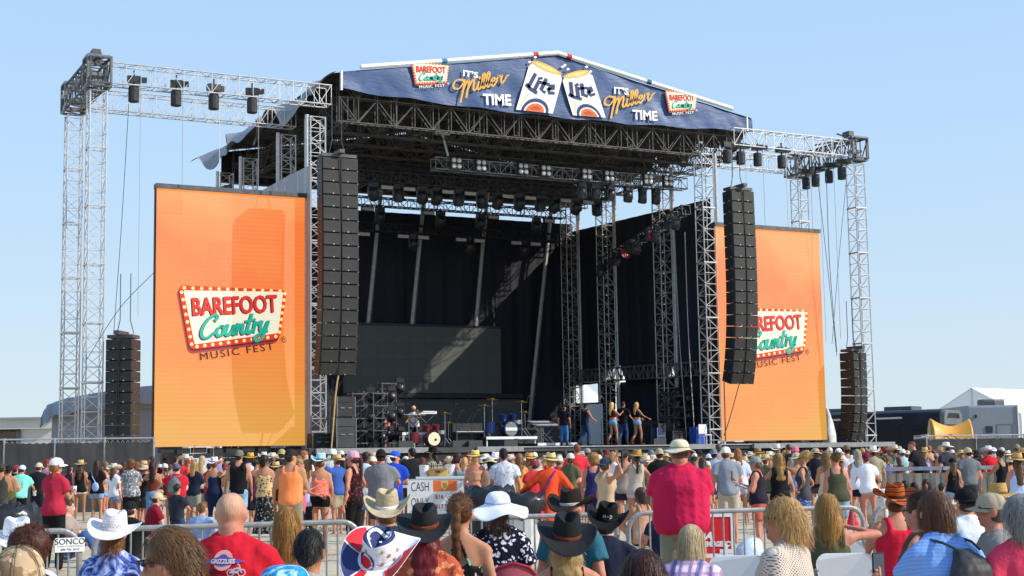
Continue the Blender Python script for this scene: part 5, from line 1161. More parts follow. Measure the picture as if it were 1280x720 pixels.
def hat_parts(kind, rg, hd=True):
    q_ = (lambda n: n) if hd else (lambda n: max(3, n//2))
    """list of (name, V, F list, slot) in the head frame (z up from skull centre, +y face)"""
    out = []; z0 = .042
    if kind in ('cowboy', 'cowboy_wide', 'brimhat', 'straw'):
        br = {'cowboy': .115, 'cowboy_wide': .125, 'brimhat': .085, 'straw': .072}[kind]; curl = {'cowboy': .085, 'cowboy_wide': .05, 'brimhat': .018, 'straw': .02}[kind]; ph = rg.random()*6
        def brim(u, v):
            a = u*2*math.pi; r = .082+v*(br+.012); x = r*np.cos(a); y = (r*1.0+.022)*np.sin(a)*1.04; sd = np.abs(np.cos(a))
            z = z0+curl*sd**2.2*v**1.5-.026*np.abs(np.sin(a))**2*v**1.4+.004*np.sin(a*3+ph)*v; x = x*(1-.18*sd*v*(curl > .04)); return x, y, z
        V, F = sheet(brim, q_(56), q_(9), .004); out.append(('brim', V, F, 0))
        hc = .118 if kind.startswith('cow') else .098
        def crown(u, v):
            a = u*2*math.pi; w = np.minimum(v/.62, 1); t_ = np.clip((v-.62)/.38, 0, 1); rx = .088-.012*w**1.5; ry = .108-.018*w**1.5; k = np.cos(t_*math.pi/2)**.75
            x = rx*np.cos(a)*k; y = ry*np.sin(a)*k; z = z0-.004+hc*w+.012*np.sin(t_*math.pi)*(t_ < .6)
            cr = np.exp(-(x/.026)**2)*np.clip(t_*1.6, 0, 1)
            if kind == 'straw': z = z-.022*cr
            else: z = z-.048*cr+.012*np.clip(t_, 0, 1)*np.exp(-((np.abs(x)-.05)/.02)**2); pin = np.exp(-((y-.085)/.035)**2)*np.clip(w*1.2-.3, 0, 1); x = x*(1-.42*pin); z = z-.012*pin*t_
            return x, y, z
        V, F = sheet(crown, q_(44), q_(18), .003); out.append(('crown', V, F, 0))
        def band(u, v): a = u*2*math.pi; return (.0895-.001*v)*np.cos(a), (.1095-.001*v)*np.sin(a), z0+.002+.022*v
        V, F = sheet(band, q_(40), 3, .0005); out.append(('hat_band', V, F, 1))
    elif kind in ('cap', 'capback', 'visor'):
        sg = -1 if kind == 'capback' else 1
        def dome(u, v): a = u*2*math.pi; t_ = v*math.pi/2; return .087*np.cos(a)*np.cos(t_)**.8, .106*np.sin(a)*np.cos(t_)**.8-.004, .022+.098*np.sin(t_)-.012*(np.sin(a) < 0)*(1-v)
        V, F = sheet(dome, q_(36), q_(10), .003); out.append(('crown', V, F, 0))
        def bill(u, v): a = (u-.5)*math.pi*.98; r = .083+.0*v; return (.080+.004*v)*np.sin(a), sg*(.085*np.cos(a)+.078*v*np.cos(a*.9)+.008), .030-.018*v-.022*np.sin(a)**2+.0*u
        V, F = sheet(bill, q_(20), q_(6), .004, False); out.append(('bill', V, F, 1))
        s_ = Soup(); s_.ell((0, -.004, .122), (.009, .009, .005), n=8, m=4); V, F = s_.arrays(); out.append(('button', V, F, 1))
        def seam(k):
            a0 = k*math.pi/3+.5; t_ = np.linspace(0.05, math.pi/2-.05, 9); P = np.stack([.089*math.cos(a0)*np.cos(t_)**.8, .108*math.sin(a0)*np.cos(t_)**.8-.004, .024+.1*np.sin(t_)], 1); return P
        s_ = Soup()
        for k in range(6 if hd else 0):
            P = seam(k)
            for p, q in zip(P[:-1], P[1:]): s_.limb(p, q, .0016, .0016, 4, round_=False)
        
        if hd: V, F = s_.arrays(); out.append(('seams', V, F, 1))
    elif kind in ('bucket', 'floppy'):
        L = .062 if kind == 'bucket' else .125; ph = rg.random()*6
        def f(u, v):
            a = u*2*math.pi; w = np.clip(v/.55, 0, 1); e = np.clip((v-.55)/.45, 0, 1); t_ = (1-w)*math.pi/2
            r = np.where(v < .55, np.cos(t_)**.55, 1+e*L/.09); x = .089*np.cos(a)*r; y = .107*np.sin(a)*r-.004
            z = np.where(v < .55, .035+.083*np.sin(t_)**.9, .035-e*L*(.42 if kind == 'bucket' else .5)+e*.014*np.sin(a*(3 if kind == 'bucket' else 4)+ph)*(1 if kind == 'bucket' else 1.7)); return x, y, z
        V, F = sheet(f, q_(54), q_(22), .004); out.append(('crown', V, F, 0))
        def band(u, v): a = u*2*math.pi; return .0915*np.cos(a), .1095*np.sin(a)-.004, .032+.018*v
        V, F = sheet(band, q_(40), 3, .0005); out.append(('hat_band', V, F, 1))
    return out
HAT_UP = {'cowboy': .055, 'cowboy_wide': .055, 'brimhat': .03, 'straw': .03, 'cap': .012, 'capback': .012, 'bucket': .01, 'floppy': .01}
HATN = {'cowboy': 'cowboy_hat', 'cowboy_wide': 'cowboy_hat', 'brimhat': 'brim_hat', 'straw': 'straw_hat', 'cap': 'cap', 'capback': 'cap', 'bucket': 'bucket_hat', 'floppy': 'floppy_hat'}
def strands(M, c, s, kind, n, seed, width=.0045):
    """hair strands as thin ribbons growing on the skull; returns V, F"""
    r = np.random.RandomState(seed); E = np.array([.084, .104, .108])*s; E0 = np.array([0, -.012, .028])*s
    L, steps, grav, frizz = {'short': (.055, 5, .25, .14), 'crop': (.03, 4, .3, .16), 'long': (.44, 12, 1.5, .26), 'mid': (.29, 11, 1.3, .34), 'bob': (.2, 9, 1.4, .22), 'curly': (.11, 9, .3, 1.0), 'wavy': (.36, 13, 1.4, .45), 'messy': (.17, 9, .8, .34), 'pony': (.14, 7, .2, .12), 'bun': (.12, 6, .1, .12)}[kind]
    D = r.normal(size=(n*3, 3)); D /= np.linalg.norm(D, axis=1)[:, None]; keep = (D[:, 2] > -.45+.0*D[:, 1]) & ((D[:, 1] < .55) | (D[:, 2] > .45)) & ((D[:, 2] > -.1) | (D[:, 1] < -.05)); D = D[keep][:n]; n = len(D)
    D = D[(D[:, 1] < .3) | (D[:, 2] > .6)] if kind in ('short', 'crop', 'messy') else D; n = len(D); P = E0+D*E; pts = [P]; d = D*(.35 if kind not in ('pony', 'bun', 'short', 'crop') else .05)+np.array([0, -.25, .15 if kind not in ('short', 'crop') else -.1]); Ls = L*s*(.5+.75*r.rand(n)**.8)/steps; ph = r.rand(n)*6.3
    if kind in ('pony', 'bun'): tgt = np.array([0, -.115, .05])*s
    for k in range(steps):
        Nn = (P-E0)/E**2; Nn /= np.linalg.norm(Nn, axis=1)[:, None]
        if kind in ('pony', 'bun'): g = tgt-P; g /= np.linalg.norm(g, axis=1)[:, None]+1e-6
        else: g = np.tile([0, -.12 if k < 3 else 0, -1.], (n, 1))
        d = d*.55+g*grav*.5+r.normal(size=(n, 3))*frizz*.5
        if kind in ('curly', 'wavy', 'messy'): d = d+frizz*np.stack([np.cos(ph+k*1.3), np.sin(ph+k*1.3), np.zeros(n)], 1)*.6
        d = d-Nn*np.minimum(0, (d*Nn).sum(1))[:, None]*.95; d /= np.linalg.norm(d, axis=1)[:, None]+1e-6
        lim = np.minimum(1, np.linalg.norm(tgt-P, axis=1)/(.035*s))[:, None] if kind in ('pony', 'bun') else 1; P = P+d*Ls[:, None]*lim; e = np.linalg.norm((P-E0)/E, axis=1); ins = e < 1.03; P = np.where(ins[:, None], E0+(P-E0)/e[:, None]*1.035, P)
        nk = (P[:, 2] < -.08*s) & (P[:, 1] > -.07*s) & (np.abs(P[:, 0]) < .06*s); P[nk, 1] = -.075*s
        pts.append(P)
    P = np.array(pts); T = np.gradient(P, axis=0); Nn = (P-E0)/E**2; W = np.cross(T, Nn); W /= np.linalg.norm(W, axis=2)[:, :, None]+1e-9
    wv = (np.linspace(1, .35, steps+1)*width/2)[:, None, None]; A = P+W*wv; B = P-W*wv; k1 = steps+1; V = np.concatenate([A.transpose(1, 0, 2).reshape(-1, 3), B.transpose(1, 0, 2).reshape(-1, 3)])
    i = (np.arange(n)[:, None]*k1+np.arange(steps)[None]).ravel(); F = np.stack([i, i+1, i+1+n*k1, i+n*k1], 1)
    return V@M.T+c, [F]
ARM = {'d': ((.075, -.03, -.285), (.01, .07, -.245)), 'h': ((.19, -.09, -.22), (-.13, .15, -.13)), 'f': ((.06, .07, -.275), (-.07, .21, .09)), 'u': ((.20, .12, .10), (-.17, .02, .17)), 'r': ((.14, .06, .26), (-.03, .05, .24)), 's': ((.10, .19, -.22), (-.03, .24, -.03)),
       'x': ((.07, .06, -.28), (-.22, .16, .05)), 'p': ((.05, .20, -.20), (-.05, .20, .12)), 'b': ((.10, -.02, -.28), (-.15, .22, -.07)), 'k': ((.06, .16, -.25), (-.02, .22, -.08)), 'o': ((.20, .03, -.20), (.12, .16, -.10)), 'e': ((.25, .10, -.02), (.02, .24, .06)), 'c': ((.09, -.06, -.27), (.05, .12, -.22)), 'j': ((.27, .08, .02), (-.23, .13, .06))}
def P(x, yt, z, label, a=0, sex='m', skin='t', hair=('short', '3a2a1e'), hat=None, top=('tee', '888888'), bot=('shorts', '444444'), pose='stand', arms='dd', b=1.08, lean=0, side=0, ht=0, hp=0, hr=0, twist=0, vox=None, shoes=None, ground=0.0, group=None, fore=False, ns=None, glasses=None, ksc=None, tall=None):
    rg = random.Random(hash((x, yt)) & 0xffff if False else int(x*131+yt*17+z*7)); seed = int(x*13+yt*7) & 0x7fff
    if not fore and pose in ('stand', 'walk'): lean += rg.uniform(-2, 4); side += rg.uniform(-3, 3); ht += rg.uniform(-20, 20)
    W = PD(x, yt, z); hz = W[2]-ground; f = sex == 'f'
    up = HAT_UP[hat[0]] if hat else (.012 if hair and hair[0] in ('curly', 'messy') else .006); cl = math.cos(R(lean))*math.cos(R(side))
    if pose in ('stand', 'walk'): PZ0 = None; s = (hz-up)/(.93+.815*cl)
    else:
        base = {'sit': .54, 'ground': .13, 'kneel': .42}[pose]; s = (hz-up-base)/(.815*cl)
        s2 = min(1.08, max(.86, s)); base += (s-s2)*.815*cl; s = s2; PZ0 = base
    if pose in ('stand', 'walk') and not .82 < s < 1.16: print('SCALE', x, yt, z, round(s, 2), label)
    if ksc: s = ksc; PZ0 = None
    pz = .93*s if PZ0 is None else PZ0; vox = vox or (.0145 if fore else (.026 if z < 27 else .036))
    pel = np.array([0, 0, pz]); Mu = np.array(Matrix.Rotation(R(twist), 3, 'Z')@Matrix.Rotation(R(side), 3, 'Y')@Matrix.Rotation(R(-lean), 3, 'X'))
    def U(V): return pel+(np.asarray(V)*s-np.array([0, 0, .93*s]))@Mu.T          # unit upper body -> local
    sw = (.165 if f else .192)*(.8+.2*b); hc = np.array([0, .012, 1.632]); hcL = U(hc[None])[0]
    Mh = Mu@rotm(ht, hp+lean*.7, hr)
    yaw = -HEAD+R(a); cy, sy = math.cos(yaw), math.sin(yaw); root = np.array([W[0]-(hcL[0]*cy-hcL[1]*sy), W[1]-(hcL[0]*sy+hcL[1]*cy), ground])
    body = blank('person'); body.location = root; body.rotation_euler = (0, 0, yaw); body['label'] = label; body['category'] = 'person'
    if group: body['group'] = group
    # ---- torso sections (unit space): z, rx, ry, y
    if f: T = [(.86, .150, .105, 0), (.93, .172, .120, -.012), (1.0, .158, .108, -.008), (1.10, .126, .090, 0), (1.2, .132, .092, .004), (1.30, .150, .108, .012), (1.38, .152, .095, .004), (1.44, .118, .070, -.005), (1.49, .062, .056, -.008)]
    else: T = [(.86, .140, .105, 0), (.93, .160, .116, -.008), (1.0, .155, .108, 0), (1.10, .150, .100, .004), (1.2, .162, .106, .004), (1.32, .180, .114, .004), (1.39, .178, .102, 0), (1.45, .140, .076, -.006), (1.495, .070, .062, -.008)]
    def tor(z0, z1, inf, bb=b, flare=0, n=13):
        zs = np.linspace(z0, z1, n); Z = [t[0] for t in T]; o = []
        for q in zs:
            rx, ry, yy = (np.interp(q, Z, [t[k] for t in T]) for k in (1, 2, 3)); k = 1+(bb-1)*math.exp(-((q-1.08)/.22)**2)+(bb-1)*.45; fl = flare*max(0, (1.15-q)); o.append((0, yy+(.03*(bb-1) if q < 1.25 else 0), q, rx*k+inf+fl, ry*k*(1+.25*(bb-1))+inf+fl*.6))
        return o
    S = Soup(); S.loft(tor(.85, 1.495, 0), U)
    nk = 1+max(0, b-1.12)*1.15; S.limb((0, -.008, 1.44), hc+np.array([0, -.012, -.06]), (.062 if not f else .052)*nk, (.058 if not f else .049)*nk, f=U)
    for q in (-1, 1): S.limb((q*.03, -.018, 1.485), (q*sw*.86, -.008, 1.415), .042*nk, .046, f=U)
    if b > 1.3 and not f:
        for q in (1.535, 1.565): S.ell((0, -.055, q), (.062, .034, .017), f=U)
    hM = np.array(Mh)
    def H(V): return hcL+(np.asarray(V)*s)@hM.T                                    # head frame -> local
    ks = (1.0 if not f else .96)*(1+max(0, b-1.12)*.35)
    S.ell((0, -.010, .026), (.075*ks, .095*ks, .094*ks), f=H); S.ell((0, .022, -.045), (.056*ks, .070*ks, .076*ks), f=H); S.limb((0, .088, .008), (0, .106, -.028), .009, .013, 8, f=H); S.ell((0, .075, -.088), (.03, .026, .022), f=H, n=10, m=6)
    for q in (-1, 1): S.ell((q*.084*ks, -.012, -.008), (.016, .026, .037), f=H, n=10, m=6)
    if f and sex: S.ell((-.068, .098, 1.285), (.062, .05, .062), f=U, n=10, m=7); S.ell((.068, .098, 1.285), (.062, .05, .062), f=U, n=10, m=7)
    # arms
    hands = []; arm_pts = []; ab = .85+.15*b; ra, rb_, rc_ = (.044, .036, .025) if f else (.054, .043, .030)
    for q, k in ((-1, 0), (1, 1)):
        e_, w_ = ARM[arms[k]]; sh = np.array([q*(sw-.01), -.004, 1.405]); el = sh+np.array([q*e_[0], e_[1], e_[2]]); wr = el+np.array([q*w_[0], w_[1], w_[2]])
        S.limb(sh, el, ra*ab*1.12, rb_*ab, f=U); S.limb(el, wr, rb_*ab, rc_, f=U); S.ell(sh+(0, 0, -.012), (.060*ab, .056, .054), f=U)
        d = wr-el; d /= np.linalg.norm(d); pn = np.array([q*-1., 0, 0]) if abs(d[0]) < .7 else np.array([0, 0, 1.]); sd = np.cross(pn, d); sd /= np.linalg.norm(sd)+1e-9; pn = np.cross(d, sd)
        S.limb(wr, wr+d*.085, .024, .030, f=U, flat=1.0); arm_pts.append((sh, el, wr)); hands.append((wr+d*.085, d, sd, pn))
    # legs
    hx = .088 if not f else .092; legs = []
    for q, k in ((-1, 0), (1, 1)):
        hip = np.array([q*hx, 0, 0.0])*s+pel
        if pose == 'stand': kn = np.array([q*.10, .015+.02*k, .49])*s; an = np.array([q*.115, -.03+.03*k, .085])*s
        elif pose == 'walk': kn = np.array([q*.09, .13 if k else .0, .50])*s; an = np.array([q*.10, .10 if k else -.27, .09 if k else .13])*s
        elif pose == 'sit': kn = np.array([q*.13*s, .43*s, pz+.0]); an = np.array([q*.13*s, .40*s, max(.085, pz-.42*s)])
        elif pose == 'kneel': kn = np.array([q*.13*s, .18*s, .07]); an = np.array([q*.12*s, -.25*s, .06])
        else: kn = np.array([q*.20*s, .34*s, .40*s]); an = np.array([q*.15*s, .56*s, .07])
        if pose == 'kneel': hip = np.array([q*hx*s, 0, pz])
        tr = (.088 if not f else .092)*s*(.6+.4*b); S.limb(hip, kn, tr, .056*s); S.limb(kn, kn+(an-kn)*.35, .054*s, .058*s); S.limb(kn+(an-kn)*.35, an, .058*s, .036*s)
        fd = np.array([.12*q, 1, 0]); fd /= np.linalg.norm(fd); he = np.array([an[0], an[1]-.03*s, max(.036*s, an[2]-.045*s)]); S.limb(an, he, .036*s, .036*s); S.limb(he, he+fd*.17*s+np.array([0, 0, -.008]), .036*s, .026*s); legs.append((hip, kn, an, he, fd))
    ex = []; xs = Soup()
    for pa, d, sd, pn in hands:
        for i in range(4):
            o = pa-d*.008+sd*(i-1.5)*.017; L = (.065, .075, .070, .055)[i]; c1 = o+d*L*.55+pn*.008; c2 = c1+d*L*.35+pn*.03; xs.limb(o, c1, .0085, .008, 6 if fore else 4, f=U, round_=fore); xs.limb(c1, c2, .008, .0065, 6 if fore else 4, f=U, round_=fore)
        o = pa-d*.06+sd*.026; c1 = o+d*.035+sd*.026+pn*.01; xs.limb(o, c1, .0105, .009, 6 if fore else 4, f=U, round_=fore); xs.limb(c1, c1+d*.028+pn*.008, .009, .0075, 6 if fore else 4, f=U, round_=fore)
    V, F = xs.arrays(); ex.append((V, F, 0)); xs = Soup()
    for q in (-1, 1): xs.ell((q*.031, .079, .012), (.012, .008, .006), f=H, n=8, m=5)
    V, F = xs.arrays(); ex.append((V, F, 1)); xs = Soup(); xs.ell((0, .0905, -.058), (.022, .006, .007), f=H, n=8, m=5); V, F = xs.arrays(); ex.append((V, F, 2))
    job(body, S, vox*(1.35 if fore and pose == 'sit' else 1.1), [skin_mat(skin), EYE, LIP], 3, None, ex)
    # ---- clothes
    def folds(amp, sc=1.0, seed_=seed):
        def fn(V, N): return amp*(hashn(V*np.array([1.2, 1.2, .28])+V[:, 0:1]*.2, 10*sc, seed_)*.9+hashn(V*np.array([1.5, 1.5, .5])+V[:, 2:3]*.7, 17*sc, seed_+1)*.35)
        return fn
    tk, tc = top[0], top[1]; tmat = cloth(tc, *(top[2:])) if not hasattr(tc, 'name') else tc
    if tk != 'none':
        S2 = Soup(); inf = .016+(.006 if tk in ('tee', 'long', 'loose', 'hoodie', 'sweater') else 0)+(.012 if tk in ('sweater', 'hoodie') else 0); hem = {'crop': 1.14, 'bikini': 1.27, 'halter': 1.02, 'tube': 1.12}.get(tk, .865)
        if tk == 'dress': hem = .62
        if tk in ('tee', 'long', 'sweater', 'hoodie', 'loose', 'polo'):
            S2.loft(tor(hem, 1.475, inf, b, .02), U); fr = {'tee': .62, 'polo': .62, 'loose': .8}.get(tk, 1.0)
            for sh, el, wr in arm_pts:
                rr = ra*ab+inf+.006
                if fr < 1: S2.limb(sh+(0, 0, -.012), sh+(el-sh)*fr, rr+.002, rr+.008, f=U, round_=False); S2.ell(sh+(-q_s(sh)*.012, 0, -.016), (rr+.006, rr+.003, rr-.004), f=U); S2.limb((q_s(sh)*.05, -.016, 1.475), (q_s(sh)*sw*.86, -.008, 1.415), .042*nk+.010, .046+.016, f=U)
                else: S2.limb(sh, el, rr+.008, rb_*ab+inf+.004, f=U); S2.limb(el, wr, rb_*ab+inf+.004, rc_+inf, f=U); S2.ell(sh+(-q_s(sh)*.012, 0, -.016), (rr+.006, rr+.003, rr-.004), f=U); S2.limb((q_s(sh)*.05, -.016, 1.475), (q_s(sh)*sw*.86, -.008, 1.415), .042*nk+.010, .046+.016, f=U)
            S2.limb((0, -.01, 1.45), (0, -.006, 1.485), .082 if not f else .075, .070 if not f else .062, f=U)
            if fore:
                ring = [(.078*nk*math.cos(q), .066*nk*math.sin(q)-.008, 1.487+.012*math.sin(q)*-1) for q in np.linspace(0, 2*math.pi, 15)]
                for p_, q_ in zip(ring[:-1], ring[1:]): S2.limb(p_, q_, .011, .011, 6, f=U)
            if tk == 'hoodie': S2.ell((0, -.075, 1.46), (.105, .06, .065), f=U); S2.ell((0, -.09, 1.40), (.09, .045, .06), f=U)
        elif tk in ('tank', 'vest', 'dress', 'halter', 'strappy'):
            ztop = {'tank': 1.385, 'vest': 1.42, 'dress': 1.36, 'halter': 1.30, 'strappy': 1.33}[tk]; S2.loft([(x_, y_, z_, (rx if z_ < 1.3 or tk == 'vest' else rx*(1-.26*(z_-1.3)/.1)), ry) for x_, y_, z_, rx, ry in tor(hem, ztop, inf, b, .10 if tk == 'dress' else .02)], U)
            if f: S2.ell((-.068, .098, 1.285), (.072, .06, .07), f=U); S2.ell((.068, .098, 1.285), (.072, .06, .07), f=U)
            wd = {'tank': .024, 'vest': .045, 'dress': .02, 'halter': .012, 'strappy': .010}[tk]
            for q in (-1, 1):
                if tk == 'halter': pts = [(q*.085, -.095, 1.29), (q*.04, -.1, 1.40), (0, -.07, 1.475)]
                else: pts = [(q*.095, -.10, ztop-.03), (q*.100, -.088, 1.43), (q*.098, -.045, 1.478), (q*.095, .03, 1.47), (q*.09, .088, 1.40), (q*.085, .105, ztop-.05)]
                for p_, q_ in zip(pts[:-1], pts[1:]): S2.limb(p_, q_, wd+.004, wd+.004, 8, f=U)
        elif tk in ('crop', 'bikini', 'tube'):
            S2.loft(tor(hem, {'crop': 1.40, 'bikini': 1.31, 'tube': 1.34}[tk], inf, b), U)
            if tk == 'crop':
                for q in (-1, 1):
                    for p_, q_ in (((q*.095, -.09, 1.38), (q*.1, -.04, 1.47)), ((q*.1, -.04, 1.47), (q*.09, .09, 1.38))): S2.limb(p_, q_, .02, .02, 8, f=U)
        o = blank({'tank': 'tank_top', 'vest': 'sleeveless_shirt', 'dress': 'dress', 'halter': 'halter_top', 'strappy': 'strap_top', 'crop': 'crop_top', 'bikini': 'bikini_top', 'tube': 'tube_top', 'sweater': 'sweater', 'hoodie': 'hooded_top'}.get(tk, 'shirt'), body)
        job(o, S2, vox*.95, tmat, 2, folds((.011 if fore else .009) if tk in ('tee', 'long', 'loose', 'hoodie') else .006, 1.0 if not fore else .8))
    bk_, bc = bot[0], bot[1]; bmat = cloth(bc or '444444', *(bot[2:]))
    if bk_ != 'none':
        S2 = Soup(); inf = .012*s+(.012*s if bk_ in ('shorts', 'pants', 'jorts') else 0); tp_ = [(x_*s, y_*s, z_*s, rx*s, ry*s) for x_, y_, z_, rx, ry in tor(.84, 1.03, .012, b, 0, 6)]
        if pose in ('sit', 'ground', 'kneel'): S2.loft(tor(.85, 1.0, .014, b, 0, 5), U)
        else: S2.loft([(x_, y_, z_, rx, ry) for x_, y_, z_, rx, ry in tp_])
        fr = {'hot': .22, 'shorts': .78, 'short': .42, 'jorts': .9, 'pants': 2, 'leggings': 2, 'skirt': 0, 'longskirt': 0}[bk_]
        for hip, kn, an, he, fd in legs:
            tr = (.088 if not f else .092)*s*(.6+.4*b)
            if fr == 2: S2.limb(hip, kn, tr+inf, .058*s+inf); S2.limb(kn, an+(0, 0, .01), .060*s+inf, .042*s+inf)
            elif fr: S2.limb(hip, hip+(kn-hip)*fr, tr+inf, (tr*(1-fr)+.058*s*fr)+inf+.006, round_=False); S2.ell(hip, (tr+inf,)*3)
        if bk_ in ('skirt', 'longskirt'):
            zb = .60 if bk_ == 'skirt' else .16; S2.loft([(0, -.005*s, q*s, (.165+.10*(.98-q))*s*b, (.125+.12*(.98-q))*s*b) for q in np.linspace(zb, 1.0, 8)])
        o = blank({'pants': 'trousers', 'leggings': 'leggings', 'skirt': 'skirt', 'longskirt': 'long_skirt'}.get(bk_, 'shorts'), body); job(o, S2, vox*(2.2 if fore and pose == 'sit' else 1.1), bmat, 2, folds(.004))
    if shoes:
        for hip, kn, an, he, fd in legs:
            S2 = Soup(); hi = shoes[0] == 'boot'; S2.limb(he+(0, 0, .004), he+fd*.18*s+np.array([0, 0, -.002]), .047*s, .037*s, flat=.9)
            if hi: S2.limb(he, an+(kn-an)*.45, .05*s, .066*s, round_=False)
            o = put('boot' if hi else 'shoe', S2.mesh('shoe', [cloth(shoes[1])]), body)
    # ---- hair
    if hair and hair[0] != 'bald':
        hk, hcol = hair; S2 = Soup(); inf = 1.0
        if hk == 'buzz': S2.ell((0, -.016, .032), (.0765*ks, .0965*ks, .094), f=H)
        elif hk in ('short', 'crop'): S2.ell((0, -.018, .034), (.083, .098, .098), f=H); S2.ell((0, -.05, -.01), (.068, .06, .075), f=H)
        elif hk == 'curly': S2.ell((0, -.022, .03), (.115, .122, .118), f=H); S2.ell((0, -.05, -.035), (.10, .085, .09), f=H)
        elif hk == 'messy': S2.ell((0, -.034, .036), (.094, .100, .104), f=H); S2.ell((0, -.065, -.05), (.090, .058, .10), f=H); S2.ell((0, -.05, -.09), (.075, .05, .06), f=H)
        elif hk == 'bob': S2.ell((0, -.02, .034), (.09, .105, .105), f=H); S2.ell((0, -.055, -.05), (.088, .062, .10), f=H)
        elif hk in ('mid', 'long', 'wavy'):
            S2.ell((0, -.02, .034), (.088, .104, .104), f=H); L = {'mid': .22, 'long': .36, 'wavy': .33}[hk]*(.8 if fore else 1); wd = .1 if hk == 'wavy' else .088
            hcU = hc; b0 = np.array([0, -.062, 1.64])
            for q in np.linspace(0, 1, 5): S2.ell((.012*math.sin(seed+q*4), -.062-.035*math.sin(q*2.2), 1.63-L*q), (wd*(1.0+.10*math.sin(q*3+seed)-.10*q), .042, .075), f=U)
            for q in (-1, 1): S2.ell((q*.066, -.035, -.05), (.032, .05, .09), f=H)
        elif hk == 'pony':
            S2.ell((0, -.018, .034), (.083, .1, .1), f=H); S2.limb((0, -.10, .05), (0, -.16, .07), .024, .036, f=H)
            p0 = np.array([0, -.155, .06])
            for q in np.linspace(0, 1, 6): S2.ell((0, -.165-.02*math.sin(q*3), .06-.30*q), (.042*(1-.3*q), .034, .05), f=H)
        elif hk == 'bun': S2.ell((0, -.018, .034), (.083, .1, .1), f=H); S2.ell((0, -.105, .075), (.042, .04, .04), f=H)
        if hat:
            if hk in ('short', 'crop', 'buzz', 'curly', 'messy', 'bob', 'bun'): S2 = Soup()
            elif hk == 'pony':
                S2 = Soup(); S2.limb((0, -.09, -.02), (0, -.14, -.03), .024, .034, f=H)
                for q in np.linspace(0, 1, 6): S2.ell((0, -.145, -.04-.26*q), (.042*(1-.3*q), .034, .05), f=H)
            else:
                S2 = Soup(); L = {'mid': .22, 'long': .36, 'wavy': .33}[hk]; wd = .1 if hk == 'wavy' else .085
                for q in np.linspace(0, 1, 5): S2.ell((0, -.058-.035*math.sin(q*2.2), 1.60-L*q), (wd*(1-.12*q), .042, .07), f=U)
                for q in (-1, 1): S2.ell((q*.066, -.035, -.06), (.030, .045, .075), f=H)
            S2.ell((0, -.026, -.028), (.080 if hk not in ('curly', 'messy') else .10, .080, .072 if hk not in ('curly', 'messy', 'bob') else .10), f=H)
        o = blank('hair', body); nst = int(ns*1.6) if ns is not None else (1300 if fore else (160 if z < 27 else (50 if z < 37 else 0))); ex = None; hm_ = hair_mat(hcol)
        if nst and hk != 'buzz':
            V, F = strands(hM, np.zeros(3), s, hk, nst, seed, (.0022 if z > 6 else .0019) if fore else .008)
            if hat:
                st_n = F[0].max()+1; k1 = {'short': 6, 'crop': 5, 'long': 13, 'mid': 12, 'bob': 10, 'curly': 10, 'wavy': 14, 'messy': 10, 'pony': 8, 'bun': 7}[hk]; hz_ = (V@hM)[:, 2].reshape(2, -1, k1).max((0, 2)); ok = hz_ < .02*s; nn_ = len(ok); okf = np.repeat(ok, k1-1); F = [F[0][okf]]
            ex = [(V+hcL, F, 0)]
        amp = {'curly': .014, 'messy': .010, 'wavy': .011, 'long': .008, 'mid': .008}.get(hk, .004)
        job(o, S2, max(.011, vox*.8), [hm_], 2, (lambda V, N, amp=amp, sd=seed: amp*hashn(V*np.array([1, 1, .35]), 42, sd)) if hk != 'buzz' else None, ex)
    if hat:
        hk, c1 = hat[0], hat[1]; c2 = hat[2] if len(hat) > 2 else '2a1c14'; pat = hat[3] if len(hat) > 3 else 'plain'
        m1 = cloth(c1, *pat) if isinstance(pat, tuple) else cloth(c1, pat); m2 = cloth(c2); Mt = hM@rotm(0, 0, 0); parts = hat_parts(hk, rg, fore or z < 24); root_o = None
        for nm, V, F, sl in parts:
            V = H(V*1.03); me = mesh_np(nm, V, F, [m1 if sl == 0 else m2], None, True)
            if root_o is None: root_o = put(HATN[hk], me, body)
            else: put(nm, me, root_o)
    if glasses:
        S2 = MB()
        for q in (-1, 1): S2.add(H(np.array([(q*.012, .098, .026), (q*.062, .086, .026), (q*.060, .086, -.012), (q*.018, .1, -.010)])), [(0, 1, 2, 3)]); S2.bar(H(np.array([[q*.064, .086, .02]]))[0], H(np.array([[q*.08, -.01, .014]]))[0], .0035*s, 5)
        S2.bar(H(np.array([[-.012, .1, .02]]))[0], H(np.array([[.012, .1, .02]]))[0], .003); S2.bar(H(np.array([[-.064, .088, .028]]))[0], H(np.array([[.064, .088, .028]]))[0], .004)
        S2.build('glasses', plain('sunglasses_'+glasses, glasses, .25), body)
    PEOPLE[label] = dict(o=body, U=U, hands=hands)
    return dict(o=body, U=U, H=H, s=s, hands=hands, tor=tor, b=b, hM=hM, hcL=hcL)
def hand_pos(p_, k):
    body, U, hands = p_['o'], p_['U'], p_['hands']
    pa, d, sd, pn = hands[k]; p = U(np.array([pa+d*.03+pn*.035]))[0]; c, s_ = math.cos(body.rotation_euler.z), math.sin(body.rotation_euler.z)
    return Vector((body.location.x+p[0]*c-p[1]*s_, body.location.y+p[0]*s_+p[1]*c, body.location.z+p[2]))
# ================================================================ THE CROWD
DN = ('7d9cc0', 'denim'); DD = ('2c3e5c', 'denim'); BK = '141416'; WT = 'e6e6e4'; KH = 'a89a80'
SH = lambda c: ('shorts', c)
G1, G2, G3 = 'people standing on the sand before the stage', 'people seated behind the front barrier', 'distant crowd along the stage front'
def S_(*a, **k): k.setdefault('group', G1); return P(*a, **k)
def F_(*a, **k): k.setdefault('group', G2); k.setdefault('pose', 'sit'); k['fore'] = True; k.setdefault('bot', ('pants', '3a4250', 'denim')); k.setdefault('shoes', ('shoe', '444444')); return P(*a, **k)
